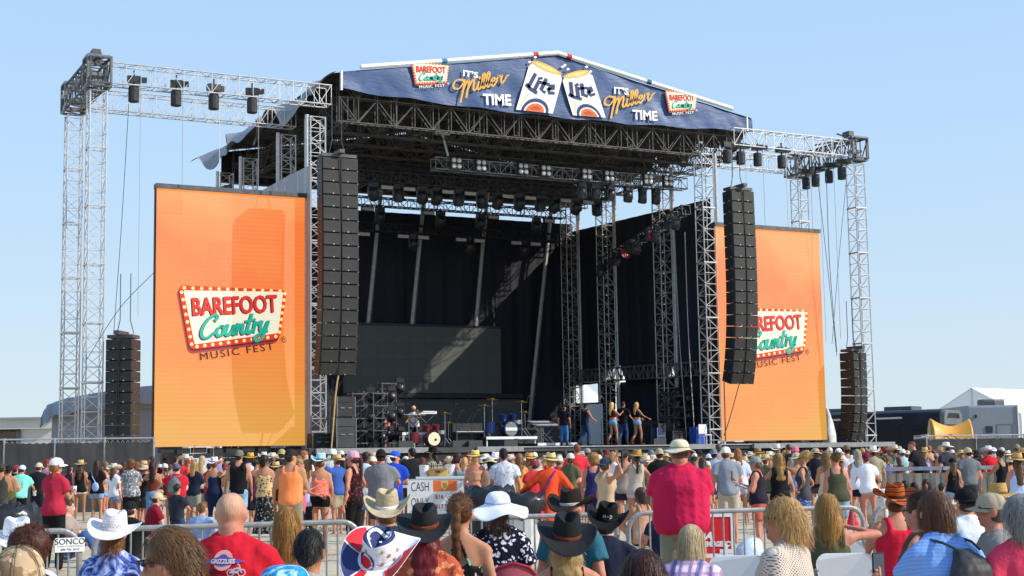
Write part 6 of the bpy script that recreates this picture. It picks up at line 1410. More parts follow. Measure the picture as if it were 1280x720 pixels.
# ---- left group
S_(2, 579, 31, 'person in a dark tank top cut off by the left edge', hair=('short', '2a2018'), top=('tank', '3a3a34'), skin='b', hat=('cap', '3c4034'), arms='ff')
S_(11, 581, 32, 'man in olive tank top and dark cap at the far left', hat=('capback', '20221e', '20221e'), top=('tank', '5c5a3a'), bot=('shorts', '3a3a36'), skin='t', arms='ff', a=-15)
S_(28, 581, 34, 'man in mint shirt and black shorts leaning forward', hat=('capback', 'c8d6ec', '6a86b8'), top=('tee', '7fd8c4'), bot=('shorts', BK), arms='ss', lean=14, shoes=('shoe', '222222'), b=1.1)
S_(49, 578, 36, 'person in black tee with teal back print and tan cap', hat=('cap', 'c8b8a4', 'b8a896'), top=('tee', '1c2024'), bot=('shorts', '20242c'), arms='ff')
p_red = S_(71, 572, 21.5, 'person in red shirt with black hood and white cap', sex='f', hair=('bob', '8a5c34'), hat=('cap', 'ececee', 'e6e6ea'), top=('tee', 'b02a40'), bot=('pants', '18181a'), arms='ff', a=-20, ht=-25, b=1.1)
S_(101, 575, 39, 'woman in black tank and white shorts with small straw hat', sex='f', hair=('long', '4a2e1c'), hat=('straw', 'c8a878', '8a6a44', 'straw'), top=('tank', BK), bot=('hot', 'dcdcda'), arms='fd', skin='b')
p_fanny = S_(122, 575, 37, 'woman in black tee and pale denim shorts with a white and blue bag', sex='f', hair=('wavy', '3c2418'), top=('tee', '18181c'), bot=('short',)+DN, arms='df', a=-15)
S_(131, 577, 40, 'woman with sunglasses glancing left beside the woman with the bag', sex='f', hair=('mid', '8a5c38'), top=('tank', 'c89a88'), bot=('short',)+DN, a=80, glasses='402020', skin='r')
S_(155, 577, 38, 'woman in a pink top behind the grey patterned shirt', sex='f', hair=('mid', '4a3020'), top=('tank', 'c07a74'), bot=('short', '383838'), arms='of')
S_(164, 574, 33, 'woman in grey patterned tee and black shorts with curly hair', sex='f', hair=('curly', '6a4428'), top=('tee', '7c7c80', 'print', 'c8c8c8', '45454a'), bot=('shorts', '1a1a1a'), arms='ff', b=1.15, a=8)
S_(172, 577, 35, 'woman with auburn hair turned right in grey shorts', sex='f', hair=('mid', '7a4a2a'), top=('tank', 'b88880'), bot=('short', '8a8a8c'), a=-70, arms='fd', skin='r')
S_(189, 570, 42, 'person in orange tee reaching to the left', top=('tee', 'e0562c'), hair=('short', '3a2418'), a=70, arms='ss', skin='r')
S_(191, 577, 33.5, 'woman in a backless brown halter and blue jeans with long dark hair', sex='f', hair=('long', '2a1810'), top=('halter', '6a3424'), bot=('pants', '6f95c0', 'denim'), arms='od', skin='t')
S_(207, 572, 43, 'person in black clothes and a black hat by the fence end', hat=('brimhat', '18181a', '28282a'), top=('long', '1a1a1e'), bot=('pants', '1a1a1c'))
S_(220, 570, 44, 'man with dark hair near the fence end', hair=('short', '241a14'), top=('tee', '6a3a40'), a=-40, skin='r')
p_pack = S_(221, 579, 32, 'person in red tee wearing a grey backpack and grey shorts', hat=('capback', '5a5e74', '4a4e64'), top=('tee', 'c22436'), bot=('shorts', '3c3c40'), arms='of', b=1.3, skin='p', shoes=('shoe', '30201e'))
S_(236, 574, 36, 'red haired man in an orange shirt seen in profile', hair=('short', '9a4a24'), top=('tee', 'd8482a'), a=-75, arms='kf', skin='r', bot=('shorts', '40485a'))
S_(244, 577, 34.5, 'woman in navy top with blond hair and grey shorts', sex='f', hair=('mid', 'a88450'), top=('loose', '20263a'), bot=('shorts', '8a8a84'), arms='fk', a=-30)
S_(253, 570, 40, 'woman with both arms raised in a long pale top', sex='f', hair=('wavy', 'b89a70'), top=('loose', 'c8c8b8'), bot=('short', '202028'), arms='rr')
p_flag0 = S_(268, 571, 33, 'woman in a red and white cowboy hat with a denim jacket tied at her waist', sex='f', hair=('short', '6a4428'), hat=('cowboy', 'e8e6ea', 'a83240', ('floral', 'b03a4c')), top=('strappy', '1c2440'), bot=('leggings', '20284a'), arms='fo', skin='t')
S_(299, 562, 30, 'man in black sleeveless shirt and grey cap with acid washed shorts', hat=('capback', '6a685c', '5a584e'), top=('vest', '17171a'), bot=('shorts', '7fa6bc', 'denim'), b=1.05, skin='r')
S_(286, 577, 38, 'person with straw hat leaning in beside the black sleeveless shirt', sex='f', hair=('mid', '6a4a2a'), hat=('straw', 'cdb27c', '6a5434', 'straw'), top=('tank', '8a3040'), a=-40)
S_(313, 566, 38, 'person in yellow straw hat with a white shirt', sex='f', hair=('bob', '5a3c24'), hat=('brimhat', 'd8a848', '8a5a28', 'straw'), top=('tee', 'd8d8dc'))
S_(320, 574, 31, 'woman in plum tank and dark shorts', sex='f', hair=('bun', '2e2018'), top=('tank', '5a2a40'), bot=('shorts', '2a2430'), ht=-40, arms='fd')
S_(331, 569, 29, 'woman in tan top and black patterned long skirt', sex='f', hair=('bob', '241a14'), top=('strappy', 'c8a878', 'print', '2a2420', 'c8a878'), bot=('longskirt', '1c1c1e', 'print', '8a8680', '1c1c1e'), arms='kf', ht=-40)
S_(352, 561, 36, 'man in tan cap and dark tee behind the orange tank top', hair=('short', '6a5438'), hat=('capback', 'a8986c', '9a8a60'), top=('tee', '2a2a30'), b=1.1)
S_(364, 561, 23, 'man in bright orange tank top and dark cap', hat=('capback', '2c2a28', '2c2a28'), top=('tank', 'ff8a50'), bot=('shorts', '8a8270'), skin='t', arms='df', b=1.12, a=-8, ht=-30)
S_(374, 572, 24, 'woman in profile close to the man in orange', sex='f', hair=('bun', 'a8845a'), top=('tank', 'd8607a'), bot=('short', 'b06a6a'), a=-75, arms='kf', skin='r')
S_(381, 563, 33, 'ginger man in white tee', hair=('short', '9a5a34'), top=('tee', 'd8dcdc'), a=-35, skin='p')
S_(384, 575, 25, 'woman with light brown hair in lavender top and dark jeans', sex='f', hair=('long', '8a6a44'), top=('tee', 'cfc8e4'), bot=('pants', '23262e', 'denim'), arms='of')
S_(401, 566, 25, 'woman in pale turquoise cowboy hat and orange pink floral halter', sex='f', hair=('bun', '6a4a2c'), hat=('cowboy', 'b8d8dc', '2a2a2a', ('print', '4aa8c0', 'd0e4e4')), top=('halter', 'ff8858', 'floral', 'f02a9a', '201020'), bot=('hot', '161618'), arms='sd', b=1.2, skin='t')
S_(416, 561, 34, 'man in white cap and white tee behind the turquoise hat', hat=('cap', 'e6e2e4', 'dcd8dc'), top=('tee', 'd6dccf'), skin='p')
S_(429, 570, 33, 'woman in black with dark hair and a white bow', sex='f', hair=('mid', '1c1614'), top=('tee', '1a1a1c'), bot=('shorts', '2a2020'), hat=('visor', 'e4dcd0') if False else None)
S_(441, 563, 23.5, 'woman in black leggings and black printed tank looking left', sex='f', hair=('pony', '3a2018'), hat=('cap', 'd8a0b0', 'c88a9c'), top=('tank', '1c1618', 'print', '7a2430', '1c1618'), bot=('leggings', '161416'), a=62, arms='do', b=1.15, skin='r', ht=15)
S_(458, 565, 29, 'man in white tee and denim shorts next to the black leggings', hair=('crop', '241a16'), top=('tee', 'dcdce2'), bot=('shorts', '5a82b4', 'denim'), skin='d', a=-40, arms='ff', b=1.05)
S_(476, 561, 24.5, 'man in grey tee and black cap behind the cream hat', hat=('capback', '1e1e22', '1e1e22'), top=('tee', '77787c'), bot=('shorts', '3a3c44'), b=1.2, arms='fs', skin='r')
S_(494, 563, 28, 'man in blue tee and white and blue cap worn backwards', hat=('capback', '2c58c8', 'e6e6ee'), top=('tee', '1f44b8'), bot=('shorts', '24408a'), arms='fx', ht=-50, skin='r', b=1.0)
S_(514, 560, 34, 'man in black tee selling drinks behind the stall', hair=('short', '1e1612'), top=('tee', '1c1c20'), a=35, arms='kk', skin='t')
S_(541, 559, 34.5, 'bearded man in plaid shirt and black hat behind the stall', hair=('mid', '1e1612'), hat=('brimhat', '17171a', '242428'), top=('tee', '3a3a36', 'plaid', 'a8a090', '141414'), a=60, ht=20, arms='kd')
S_(528, 572, 35.5, 'person with reddish hair behind the left beer bucket', sex='f', hair=('mid', '6a3426'), top=('tank', '6a3a34'), arms='kk')
S_(573, 566, 33.5, 'dark haired woman in teal top leaning at the stall', sex='f', hair=('mid', '3a1e18'), top=('strappy', '3aa0b8'), bot=('short',)+DN, a=-70, arms='sk', skin='r', lean=10)
S_(581, 572, 36, 'blond person behind the stall customers', sex='f', hair=('mid', 'b8905c'), top=('tee', 'b8d0e0'), a=-20)
S_(594, 563, 30, 'woman in a wide straw hat with bare back', sex='f', hair=('bob', 'c8a064'), hat=('brimhat', 'dcc070', 'a88a48', 'straw'), top=('tube', 'b88a70'), bot=('short',)+DN, skin='r')
S_(607, 567, 33, 'person in white bucket hat and white tee', sex='f', hat=('bucket', 'e4e2ea', 'd0ccd8'), hair=('bob', '3a2a24'), top=('tee', 'e0dce2'))
S_(619, 565, 31, 'woman in white hat and pale pink shirt', sex='f', hat=('cowboy', 'e8e6ec', 'c8a8b0'), hair=('long', '5a3c30'), top=('tee', 'd8c8d4'), bot=('shorts', '9aa0b8'), arms='ff')
S_(629, 561, 26, 'man in white patterned shirt with glasses pushed on his head', hair=('short', '2e1e1a'), top=('tee', 'd0d2da', 'print', '9aa0b4', 'd0d2da'), bot=('shorts', '5a6a9a', 'denim'), arms='fd', skin='r')
S_(649, 567, 31, 'woman in orange yellow tank and denim shorts with long hair', sex='f', hair=('long', '7a5434'), top=('tank', 'f0a030'), bot=('hot', '3c5072', 'denim'), arms='of')
S_(661, 566, 31.5, 'woman in straw hat with long blond hair over a brown top', sex='f', hair=('long', '9a7444'), hat=('brimhat', 'd0a058', '7a5428', 'straw'), top=('tank', '6a5a3c'), bot=('shorts', '5a6a80'))
S_(673, 574, 33, 'grey haired person in pale pink shirt', hair=('crop', '8a8684'), top=('tee', 'd8c0c4'), skin='p')
p_orange = S_(688, 566, 23, 'woman in orange caftan and straw hat with purple strap', sex='f', hair=('short', 'b89860'), hat=('brimhat', 'd8c088', '5a4a30', 'straw'), top=('long', 'e8502a'), bot=('longskirt', 'e8502a'), arms='oh', b=1.15)
S_(706, 563, 36, 'woman with bare back in a black strapless top', sex='f', hair=('short', '2c2a2c'), top=('tube', '1a1a1c'), bot=('short', '9a9aa0'), skin='t')
S_(721, 555, 34, 'man in coral red tee and khaki shorts', hair=('crop', '7a4a34'), top=('tee', 'e03a44'), bot=('shorts', '8a7a54'), b=1.1, skin='r')
S_(734, 560, 38, 'man with white cap behind the coral red tee', hat=('cap', '9a8a84', 'aa9a94'), top=('tee', 'e2e4e8'))
S_(741, 566, 26, 'woman with curly hair in pink and navy racerback', sex='f', hair=('curly', '8a6434'), top=('tank', '2c2a5a'), bot=('shorts', '2a2c50'), skin='r', b=1.1)
S_(750, 561, 40, 'man with shaved brown head', hair=('buzz', '3a2418'), top=('tee', 'e8e8ea'), skin='d')
S_(757, 571, 20.5, 'woman in tan sleeveless top and navy cap with a hand at her face', sex='f', hair=('short', '5a4430'), hat=('capback', '3c4050', '3c4050'), top=('vest', 'bfa284'), bot=('pants', '7a9cc0', 'denim'), a=-68, arms='du', b=1.1, skin='r')
S_(767, 565, 33, 'blond woman facing back with her arm bent', sex='f', hair=('mid', 'b89058'), top=('tee', 'e6e4ea'), a=-70, arms='uf')
S_(781, 562, 28, 'woman in grey tank and navy shorts with dark ponytail', sex='f', hair=('pony', '241a16'), top=('tank', '9a8e82'), bot=('short', '22283c'), skin='t', ht=-20)
S_(796, 562, 27, 'woman in camouflage hat, beige tank and lilac shorts', sex='f', hair=('pony', '2a201a'), hat=('brimhat', '8a9a5a', 'c87a4a', ('camo', 'c8824a', '5a6a3a')), top=('vest', 'c0b0a0'), bot=('hot', 'c4bce0'), arms='oh', a=-8, skin='t')
S_(814, 562, 37, 'person in camouflage cap and orange top', hat=('cap', '6a7a80', '5a6a70'), top=('tee', 'e08a4a'), a=30)
S_(824, 560, 29, 'man in black tee and tan cap', hat=('capback', 'a89a78', 'a09070'), top=('tee', '1c1c1c'), bot=('shorts', '3a3a38'), b=1.1, arms='fd', skin='r')
p_big = S_(849, 549, 13.4, 'large man in crimson tee and cream bucket hat standing at the barrier', hat=('bucket', 'd8ccb0', 'c8bc9c'), top=('tee', 'c4204a'), bot=('shorts', '8a826c'), b=1.42, arms='kk', skin='r', hair=('crop', '6a4a3a'), fore=True, a=-6, shoes=('shoe', '555555'))
S_(877, 572, 31, 'person wrapped in a bright red cover', sex='f', hair=('mid', '3a2620'), top=('hoodie', 'd81e2c'), skin='r', lean=12)
S_(886, 567, 37, 'person in a small white cap behind the red cover', hat=('cap', 'e6e6e6', 'dddddd'), top=('tee', '6a7484'))
S_(892, 561, 33, 'man in slate blue cap behind the white cap', hat=('capback', '6a7888', '8a8f94'), top=('tee', '9aa4b8'))
S_(898, 555, 38, 'man with brown hair close to the stage', hair=('crop', '5a4434'), top=('tee', '9a9aa4'))
p_grey = S_(907, 558, 25.5, 'man in grey tee, white cap and khaki shorts', hat=('cap', 'e4dccc', 'e0d8c8'), top=('tee', '8a8e98'), bot=('shorts', 'b8ac94'), arms='df', b=1.08, ht=-50, skin='r', hair=('crop', '5a4030'))
S_(922, 561, 31, 'woman with strawberry blond hair in a white and blue shirt', sex='f', hair=('mid', 'a8683a'), top=('loose', 'c8d2ec'), bot=('short', 'a8b8d8'))
p_phone = S_(944, 570, 23, 'woman in navy tank and grey cap looking at her phone', sex='f', hair=('bob', '6a5040'), hat=('cap', '8a9498', '7a8488'), top=('tank', '24202c'), bot=('shorts', 'c8604c'), a=68, arms='fp', b=1.25, skin='r', glasses='141414')
S_(947, 560, 36, 'woman in brown straw hat and pink blouse', sex='f', hair=('mid', 'c89a5c'), hat=('straw', '9a7a50', '5a4028', 'straw'), top=('tee', 'd0a0a4'))
S_(973, 567, 23.5, 'woman with curly blond hair in a black sleeveless blouse', sex='f', hair=('wavy', '9a7640'), top=('vest', '17171a'), bot=('short', 'c4c8d0'), arms='od', skin='t', lean=4)
S_(971, 555, 38, 'man in white cowboy hat close to the stage', hat=('cowboy', 'd8d0c4', '4a3a30'), top=('tank', '9a8a80'), sex='f', hair=('mid', '6a4a34'), skin='r')
S_(985, 555, 38, 'man with shaved head in a black shirt', hair=('buzz', '4a3a34'), top=('tee', '1c1e26'), b=1.1, skin='r')
S_(994, 558, 34, 'woman in pink cap and grey top', sex='f', hat=('cap', 'e46a80', 'd85a70'), hair=('pony', '8a6a4a'), top=('tank', '9aa4b4'), a=-10)
S_(1003, 566, 24, 'woman in charcoal tank with hand on hip and blue print shorts', sex='f', hair=('bun', 'b08a50'), top=('tank', '44484e'), bot=('short', '3a5aa0', 'floral', 'b8c8e8'), a=65, arms='hh', glasses='2a1a1a', skin='t', b=1.08)
S_(1019, 560, 31, 'person in floppy tan hat and black tee', sex='f', hat=('bucket', 'a89878', '6a5a48'), hair=('bob', '5a4434'), top=('tee', '1e1e26'), bot=('short', '4a4048'))
S_(1033, 564, 26, 'woman with long wavy light brown hair', sex='f', hair=('wavy', '8a6c44'), top=('strappy', 'c8b09a'), bot=('short',)+DN, arms='fd', skin='t')
p_olive = S_(1043, 567, 23.5, 'woman in olive tank and denim shorts holding a red bag', sex='f', hair=('bun', '7a5a38'), top=('tank', '4a4c38'), bot=('shorts', '7a98b0', 'denim'), b=1.3, skin='r')
S_(1048, 560, 38, 'person in a white cap among the far heads', hat=('cap', 'e8e4e2', 'e0dcda'), top=('tee', '8a8a94'), a=-40)
S_(1058, 556, 35, 'man in white sleeveless tee and brown cap', hat=('capback', '7a5f48', '6a5040'), top=('vest', 'e4e4ea'), bot=('shorts', '4a2a34'), b=1.1, skin='r')
S_(1071, 562, 29, 'grey blond woman in white tank and navy shorts', sex='f', hair=('mid', 'a89c84'), top=('tank', 'e2e2ea'), bot=('short', '20263c'), arms='fd', skin='r')
S_(1082, 565, 28.5, 'woman in maroon cap, white tee and pale denim shorts', sex='f', hair=('short', '5a2a2c'), hat=('cap', '7a2040', '6a1a38'), top=('tee', 'e4e2ea'), bot=('hot', '86acd0', 'denim'), arms='kd', skin='r')
S_(1091, 557, 35, 'man in white cowboy hat and khaki patterned shirt', hat=('cowboy', 'e8dccc', '6a5644'), top=('tee', 'a0977c', 'print', '8a8068', 'a0977c'), bot=('shorts', '6a4a44'), skin='t')
S_(1190, 572, 30, 'woman in black hat with very long hair and black tank', sex='f', hair=('long', '6a4a2c'), hat=('cap', '17171a', '17171a'), top=('tank', '17171a'), bot=('short',)+DN, arms='fd', skin='t')
S_(1209, 559, 31, 'man in grey marled tee and tan hat bending slightly', hat=('capback', 'c0ac80', 'b09c70'), top=('tee', '6e7276'), bot=('shorts', '3c3e44'), lean=8, ht=20, b=1.08, skin='r')
S_(1249, 563, 30, 'woman in black tank and dark shorts with her hair up', sex='f', hair=('bun', '3c2418'), top=('tank', '18181c'), bot=('shorts', '40464a'), arms='sd', skin='b', a=25)
S_(1271, 566, 22, 'woman with bare shoulder in a pale blue dress at the right edge', sex='f', hair=('long', '5a4028'), hat=('brimhat', 'c8a468', '8a6a3c', 'straw'), top=('dress', 'b4c4e4'), bot=('none', ''), arms='fd', skin='r')
# ---- behind the cream barricade
for i, (x, y, z, sx, hr_, ht_, tp, sk_, lab) in enumerate((
 (1108, 569, 41, 'f', ('mid', '3a2a20'), None, ('tank', '6a4030'), 'r', 'dark haired woman at the left end of the cream barricade'),
 (1118, 556, 43, 'm', ('short', '4a3020'), ('cowboy', 'd8c8b0', '6a5644'), ('tee', '6a5a54'), 'r', 'man in cream cowboy hat above the cream barricade'),
 (1113, 566, 44, 'f', ('mid', '7a4a34'), None, ('tank', 'd8a03c'), 'r', 'woman in yellow top behind the cream barricade'),
 (1123, 571, 39, 'f', ('long', '6a3a28'), None, ('tank', '7a4a3a'), 'b', 'auburn haired woman behind the cream barricade'),
 (1128, 561, 41, 'm', ('short', '5a4030'), ('cap', 'e8e8ee', 'dcdce4'), ('tee', 'a8ccc8'), 'p', 'person in white cap and mint shirt behind the barricade'),
 (1156, 559, 41, 'f', ('long', 'b8915c'), ('straw', 'd2b27c', '7a5a34', 'straw'), ('tank', 'ddd6cc'), 'r', 'blond woman in straw hat and white top behind the barricade'),
 (1161, 557, 44, 'm', ('short', '8a5434'), None, ('tee', 'c89a78'), 'r', 'ginger man deep behind the cream barricade'),
 (1170, 566, 43, 'm', ('short', '5a4a40'), ('cap', '8a8a94', '7a7a84'), ('tee', '5a2a34'), 'r', 'person in grey cap and maroon tee behind the barricade'),
 (1182, 553, 39, 'm', ('short', '5a4434'), ('brimhat', 'e6e0d6', 'c8c0b4'), ('tee', '3a3a42'), 'p', 'man in white sun hat with a yellow strap behind the barricade'),
 (1201, 562, 44, 'f', ('mid', '8a6a44'), ('bucket', 'c8ac74', '9a8450'), ('tee', 'd8b068'), 'r', 'woman in yellowish sun hat behind the barricade'),
 (1219, 563, 38, 'm', ('short', '2a201c'), ('brimhat', '1c2024', '2a2a2c'), ('tee', '6a2a34'), 'r', 'person in black brimmed hat behind the barricade'),
 (1235, 557, 38, 'm', ('short', '3a2a24'), ('cowboy', 'e6e2ec', '4a3a60'), ('tee', 'd2222e'), 'r', 'person in bright red tee and white cowboy hat'),
 (1259, 563, 36, 'f', ('mid', 'a8703a'), ('straw', 'e4d8c4', '4a3c30', 'straw'), ('strappy', 'd89070'), 'r', 'woman in white straw hat and peach top'),
 (1271, 555, 40, 'm', ('short', '6a4a3a'), ('cap', '8a7a68', '7a6a58'), ('tee', '9a4a48'), 'r', 'man in brown cap far right behind the barricade'),
 (1279, 560, 37, 'f', ('mid', '5a4028'), ('brimhat', 'd8b070', '8a6a3c', 'straw'), ('tee', '9a8a78'), 'r', 'person in wide straw hat cut by the right edge'),
 (1226, 568, 42, 'f', ('mid', '6a4a30'), None, ('tank', 'b08a70'), 'r', 'woman with brown hair between the black hat and the red tee'),
 (1146, 568, 45, 'f', ('mid', '8a5c40'), None, ('tank', 'c08a6a'), 'r', 'woman with light brown hair behind the bending man'))):
    S_(x, y, z, lab, sex=sx, hair=hr_, hat=ht_, top=tp, skin=sk_, bot=('shorts', '4a4a52'), arms=('dd', 'ff', 'fd', 'kd')[i % 4], a=(i*37) % 60-30, group='people behind the cream barricade')
S_(1139, 552, 38.5, 'man in black tee bending down behind the barricade', hair=('buzz', '6a4034'), top=('tee', '1c1e24'), bot=('pants', '22243a', 'denim'), a=55, lean=22, arms='kk', b=1.25, skin='r', group='people behind the cream barricade')
# ---- people sitting on the sand
S_(164, 626, 22.5, 'boy in black tee and black cap sitting on the sand', hat=('cap', '1e1e1e', '1e1e1e'), top=('tee', '1a1a1c'), bot=('shorts', '2a2a2a'), pose='ground', arms='dk', skin='p', a=-25)
S_(197, 615, 24, 'boy in maroon tee and tan cap crouching in camouflage shorts', hat=('cap', 'c8b894', 'bfae8a'), top=('tee', '8a1a2a'), bot=('shorts', '6a6a44', 'camo', '4a4a30', '8a8458'), pose='kneel', arms='kk', skin='p', a=-60, lean=12)
S_(254, 628, 24.5, 'child in pale denim jacket sitting on the sand', hair=('short', '8a6238'), top=('long', '8aa0c4', 'denim'), bot=('pants', '8aa0c4', 'denim'), pose='ground', arms='kk', skin='p', a=-20, lean=14)
S_(86, 624, 24, 'person in blue jeans sitting behind the red shirt', hair=('short', '4a3020'), top=('tee', '9a8a80'), bot=('pants', '3e5c8c', 'denim'), pose='ground', arms='kk', a=-90, skin='p', shoes=('shoe', 'e0e0e0'))
S_(222, 605, 30, 'child in dark tee crouching beside the grey shorts', hair=('short', '2a2020'), top=('tee', '2a2e3a'), bot=('shorts', '33415c'), pose='kneel', arms='kk', skin='r', a=-30)
p_sit = S_(800, 610, 25, 'woman sitting on the sand holding up a phone', sex='f', hair=('bob', '4a3428'), top=('tank', 'b89078'), bot=('short', '2a2230'), pose='ground', a=35, arms='pp', skin='t')
S_(820, 632, 22.5, 'child in navy clothes sitting on the sand behind the barrier', hair=('short', '7a5a3c'), top=('tee', '20243a'), bot=('shorts', '20243a'), pose='ground', a=30, arms='kk', skin='r', lean=20)
S_(1131, 601, 33, 'dark haired person sitting before the cream barricade, left', sex='f', hair=('mid', '1c1614'), top=('tee', '3a3c40'), pose='ground', a=-20)
S_(1142, 603, 32, 'person with long black hair sitting before the cream barricade', sex='f', hair=('long', '161214'), top=('tee', '1c1c20'), pose='ground', b=1.1)
S_(1157, 599, 33, 'woman in orange top sitting before the cream barricade', sex='f', hair=('long', '3a2820'), top=('tee', 'f0643c'), pose='ground', skin='t', a=150)
S_(1177, 604, 32, 'small child sitting by the woman with very long hair', hair=('short', '2a201c'), top=('tee', 'c8beb0'), pose='ground', a=-40, skin='t')
S_(1097, 598, 29, 'person under a white towel sitting beside the denim shorts', hair=('short', '4a3a30'), top=('hoodie', 'd8d2c4'), bot=('shorts', 'c0b8a8'), pose='kneel', lean=20, a=-40)
S_(884, 640, 19.5, 'person in orange sitting behind the red sign', sex='f', hair=('short', '5a3c28'), top=('tee', 'd0603c'), pose='ground', skin='r')
# ---- distant heads along the stage front
pal = [('white', 'e2e2e6'), ('black', '1c1c20'), ('red', 'c03038'), ('blue', '3a5aa0'), ('tan', 'b89a78'), ('grey', '84868c'), ('pink', 'd89aa8'), ('teal', '3a8a90'), ('orange', 'd87840'), ('navy', '242a44'), ('olive', '5a5c40'), ('lilac', 'a898c4')]
hts = [(None, 'bare head'), (('cap', 'd8d0c4', 'c8c0b4'), 'cream cap'), (('straw', 'd0b27c', '6a5434', 'straw'), 'straw hat'), (('cowboy', 'd8ccb8', '4a3a30'), 'pale cowboy hat'), (('capback', '2a2c34', '2a2c34'), 'dark cap'), (('bucket', 'c8b898', 'a89878'), 'sun hat'), (('cap', '8a3038', '8a3038'), 'red cap')]
hcs = [('dark', '2a1e18'), ('brown', '5a3e28'), ('blond', 'b08a54'), ('auburn', '7a4428')]
used = set(); rr = random.Random(21)
far = [(232, 568), (262, 578), (276, 570), (330, 565), (341, 566), (392, 570), (426, 563), (449, 568), (467, 566), (485, 569), (507, 570), (561, 570), (586, 566), (601, 573), (613, 571), (640, 566), (655, 571), (668, 565), (681, 569), (699, 568), (712, 566), (728, 564), (744, 569), (759, 563), (775, 566), (787, 569), (806, 567), (812, 570), (832, 566), (868, 566), (874, 562), (915, 566), (931, 570), (938, 564), (955, 566), (963, 564), (980, 563), (1008, 563), (1026, 562), (1037, 559), (1053, 565), (1066, 563), (1077, 560), (1100, 562), (1105, 558), (1134, 563), (1151, 566), (1166, 562), (1176, 559), (1190, 562), (1213, 566), (1243, 567), (1252, 559), (1266, 566), (146, 580), (180, 576), (200, 580), (213, 580)]
for x, y in far:
    while True:
        (cn, cc), (ht_, hn_), (an, ac) = rr.choice(pal), rr.choice(hts), rr.choice(hcs); fem = rr.random() < .55
        if (cn, hn_, an, fem) not in used: used.add((cn, hn_, an, fem)); break
    z = rr.uniform(39, 47); w = 'woman' if fem else 'man'
    S_(x, y, z, f'distant {w} with {an} hair, {hn_} and {cn} top in the crowd', sex='f' if fem else 'm', hair=(rr.choice(('mid', 'long', 'bob', 'pony')) if fem else rr.choice(('short', 'crop')), ac), hat=ht_, top=(rr.choice(('tank', 'tee', 'strappy')) if fem else 'tee', cc), bot=('shorts', '3c4048'), a=rr.uniform(-40, 40), arms=rr.choice(('dd', 'ff', 'kd', 'fd')), skin=rr.choice('trrbp'), vox=.042, group=G3)
mid = [(20, 586, 38), (60, 583, 40), (88, 584, 41), (143, 582, 36), (181, 584, 35), (206, 582, 36), (241, 584, 40), (281, 583, 36), (289, 580, 33), (345, 580, 31), (354, 574, 37), (393, 578, 34), (421, 577, 31), (433, 580, 36), (466, 579, 31), (487, 578, 33), (506, 580, 37), (566, 578, 38), (583, 580, 39), (603, 580, 36), (612, 578, 30), (638, 577, 33), (667, 578, 29), (676, 582, 35), (699, 577, 31), (713, 575, 30), (726, 578, 36), (748, 577, 34), (772, 577, 36), (808, 574, 31), (816, 577, 35), (868, 577, 35), (884, 579, 32), (915, 577, 30), (930, 577, 33), (957, 577, 31), (961, 573, 36), (995, 573, 27), (1013, 574, 35), (1050, 577, 33), (1062, 573, 36), (1104, 576, 38), (1152, 575, 42), (1192, 575, 42), (1240, 576, 41), (1262, 579, 33)]
for x, y, z in mid:
    while True:
        (cn, cc), (ht_, hn_), (an, ac) = rr.choice(pal), rr.choice(hts), rr.choice(hcs); fem = rr.random() < .6
        if (cn, hn_, an, fem) not in used: used.add((cn, hn_, an, fem)); break
    w = 'woman' if fem else 'man'; y -= rr.choice((3, 5, 7, 9))
    S_(x, y, z, f'{w} with {an} hair, {hn_} and {cn} top in the middle crowd', sex='f' if fem else 'm', hair=(rr.choice(('mid', 'long', 'bob', 'pony', 'wavy')) if fem else rr.choice(('short', 'crop')), ac), hat=ht_, top=(rr.choice(('tank', 'tee', 'strappy', 'halter')) if fem else rr.choice(('tee', 'tee', 'vest')), cc), bot=rr.choice((('shorts', '3c4048'), ('short', '6a86ac', 'denim'), ('shorts', 'a09478'), ('hot', '24262c'))), a=rr.uniform(-60, 60), arms=rr.choice(('dd', 'ff', 'kd', 'fd', 'hd', 'uf')), skin=rr.choice('trrbp'), vox=.036, b=rr.uniform(1.0, 1.25))
# ---- people on the stage
G4 = 'dancers and players on the stage'
def stage_p(x, yt, Y, lab, **k):
    d = ray(x, 555)[1]; z = Y/d; k.setdefault('group', G4); return P(x, yt, z, lab, ground=DECK, **k)
stage_p(705, 505, 53.2, 'dancer in cowboy hat, black tee and jeans on the stage', hat=('cowboy', '2a2420', '1a1614'), top=('tee', '15151a'), bot=('pants', '3c6ea0', 'denim'), arms='dd', shoes=('boot', '3a2a20'), a=-20, skin='r', vox=.027)
stage_p(732, 504, 53.4, 'dancer in black cap and dark vest on the stage', hat=('cap', '18181a', '18181a'), top=('vest', '1a1e2c'), bot=('pants', '26405e', 'denim'), pose='walk', arms='fk', a=-50, shoes=('boot', '2a201a'), skin='r', vox=.027)
stage_p(765, 503, 53.0, 'blond dancer in denim shorts and brown boots, left of the pair', sex='f', hair=('long', 'd8b468'), top=('crop', '3a1a20'), bot=('hot', '6aa4c8', 'denim'), pose='walk', arms='kp', a=-50, shoes=('boot', '5a3a28'), vox=.027)
stage_p(779, 502, 54.2, 'dancer in black tee and jeans between the two blond women', hair=('crop', '2a1e18'), top=('tee', '15151a'), bot=('pants', '2a4468', 'denim'), pose='walk', arms='dk', a=-35, shoes=('boot', '3a2a20'), skin='r', vox=.027)
stage_p(796, 503, 53.0, 'blond dancer in denim shorts with arm stretched out, rightmost', sex='f', hair=('wavy', 'b88a50'), top=('crop', '17141a'), bot=('hot', '86a8cc', 'denim'), pose='walk', arms='ko', a=-55, shoes=('boot', '5a3a28'), vox=.027)
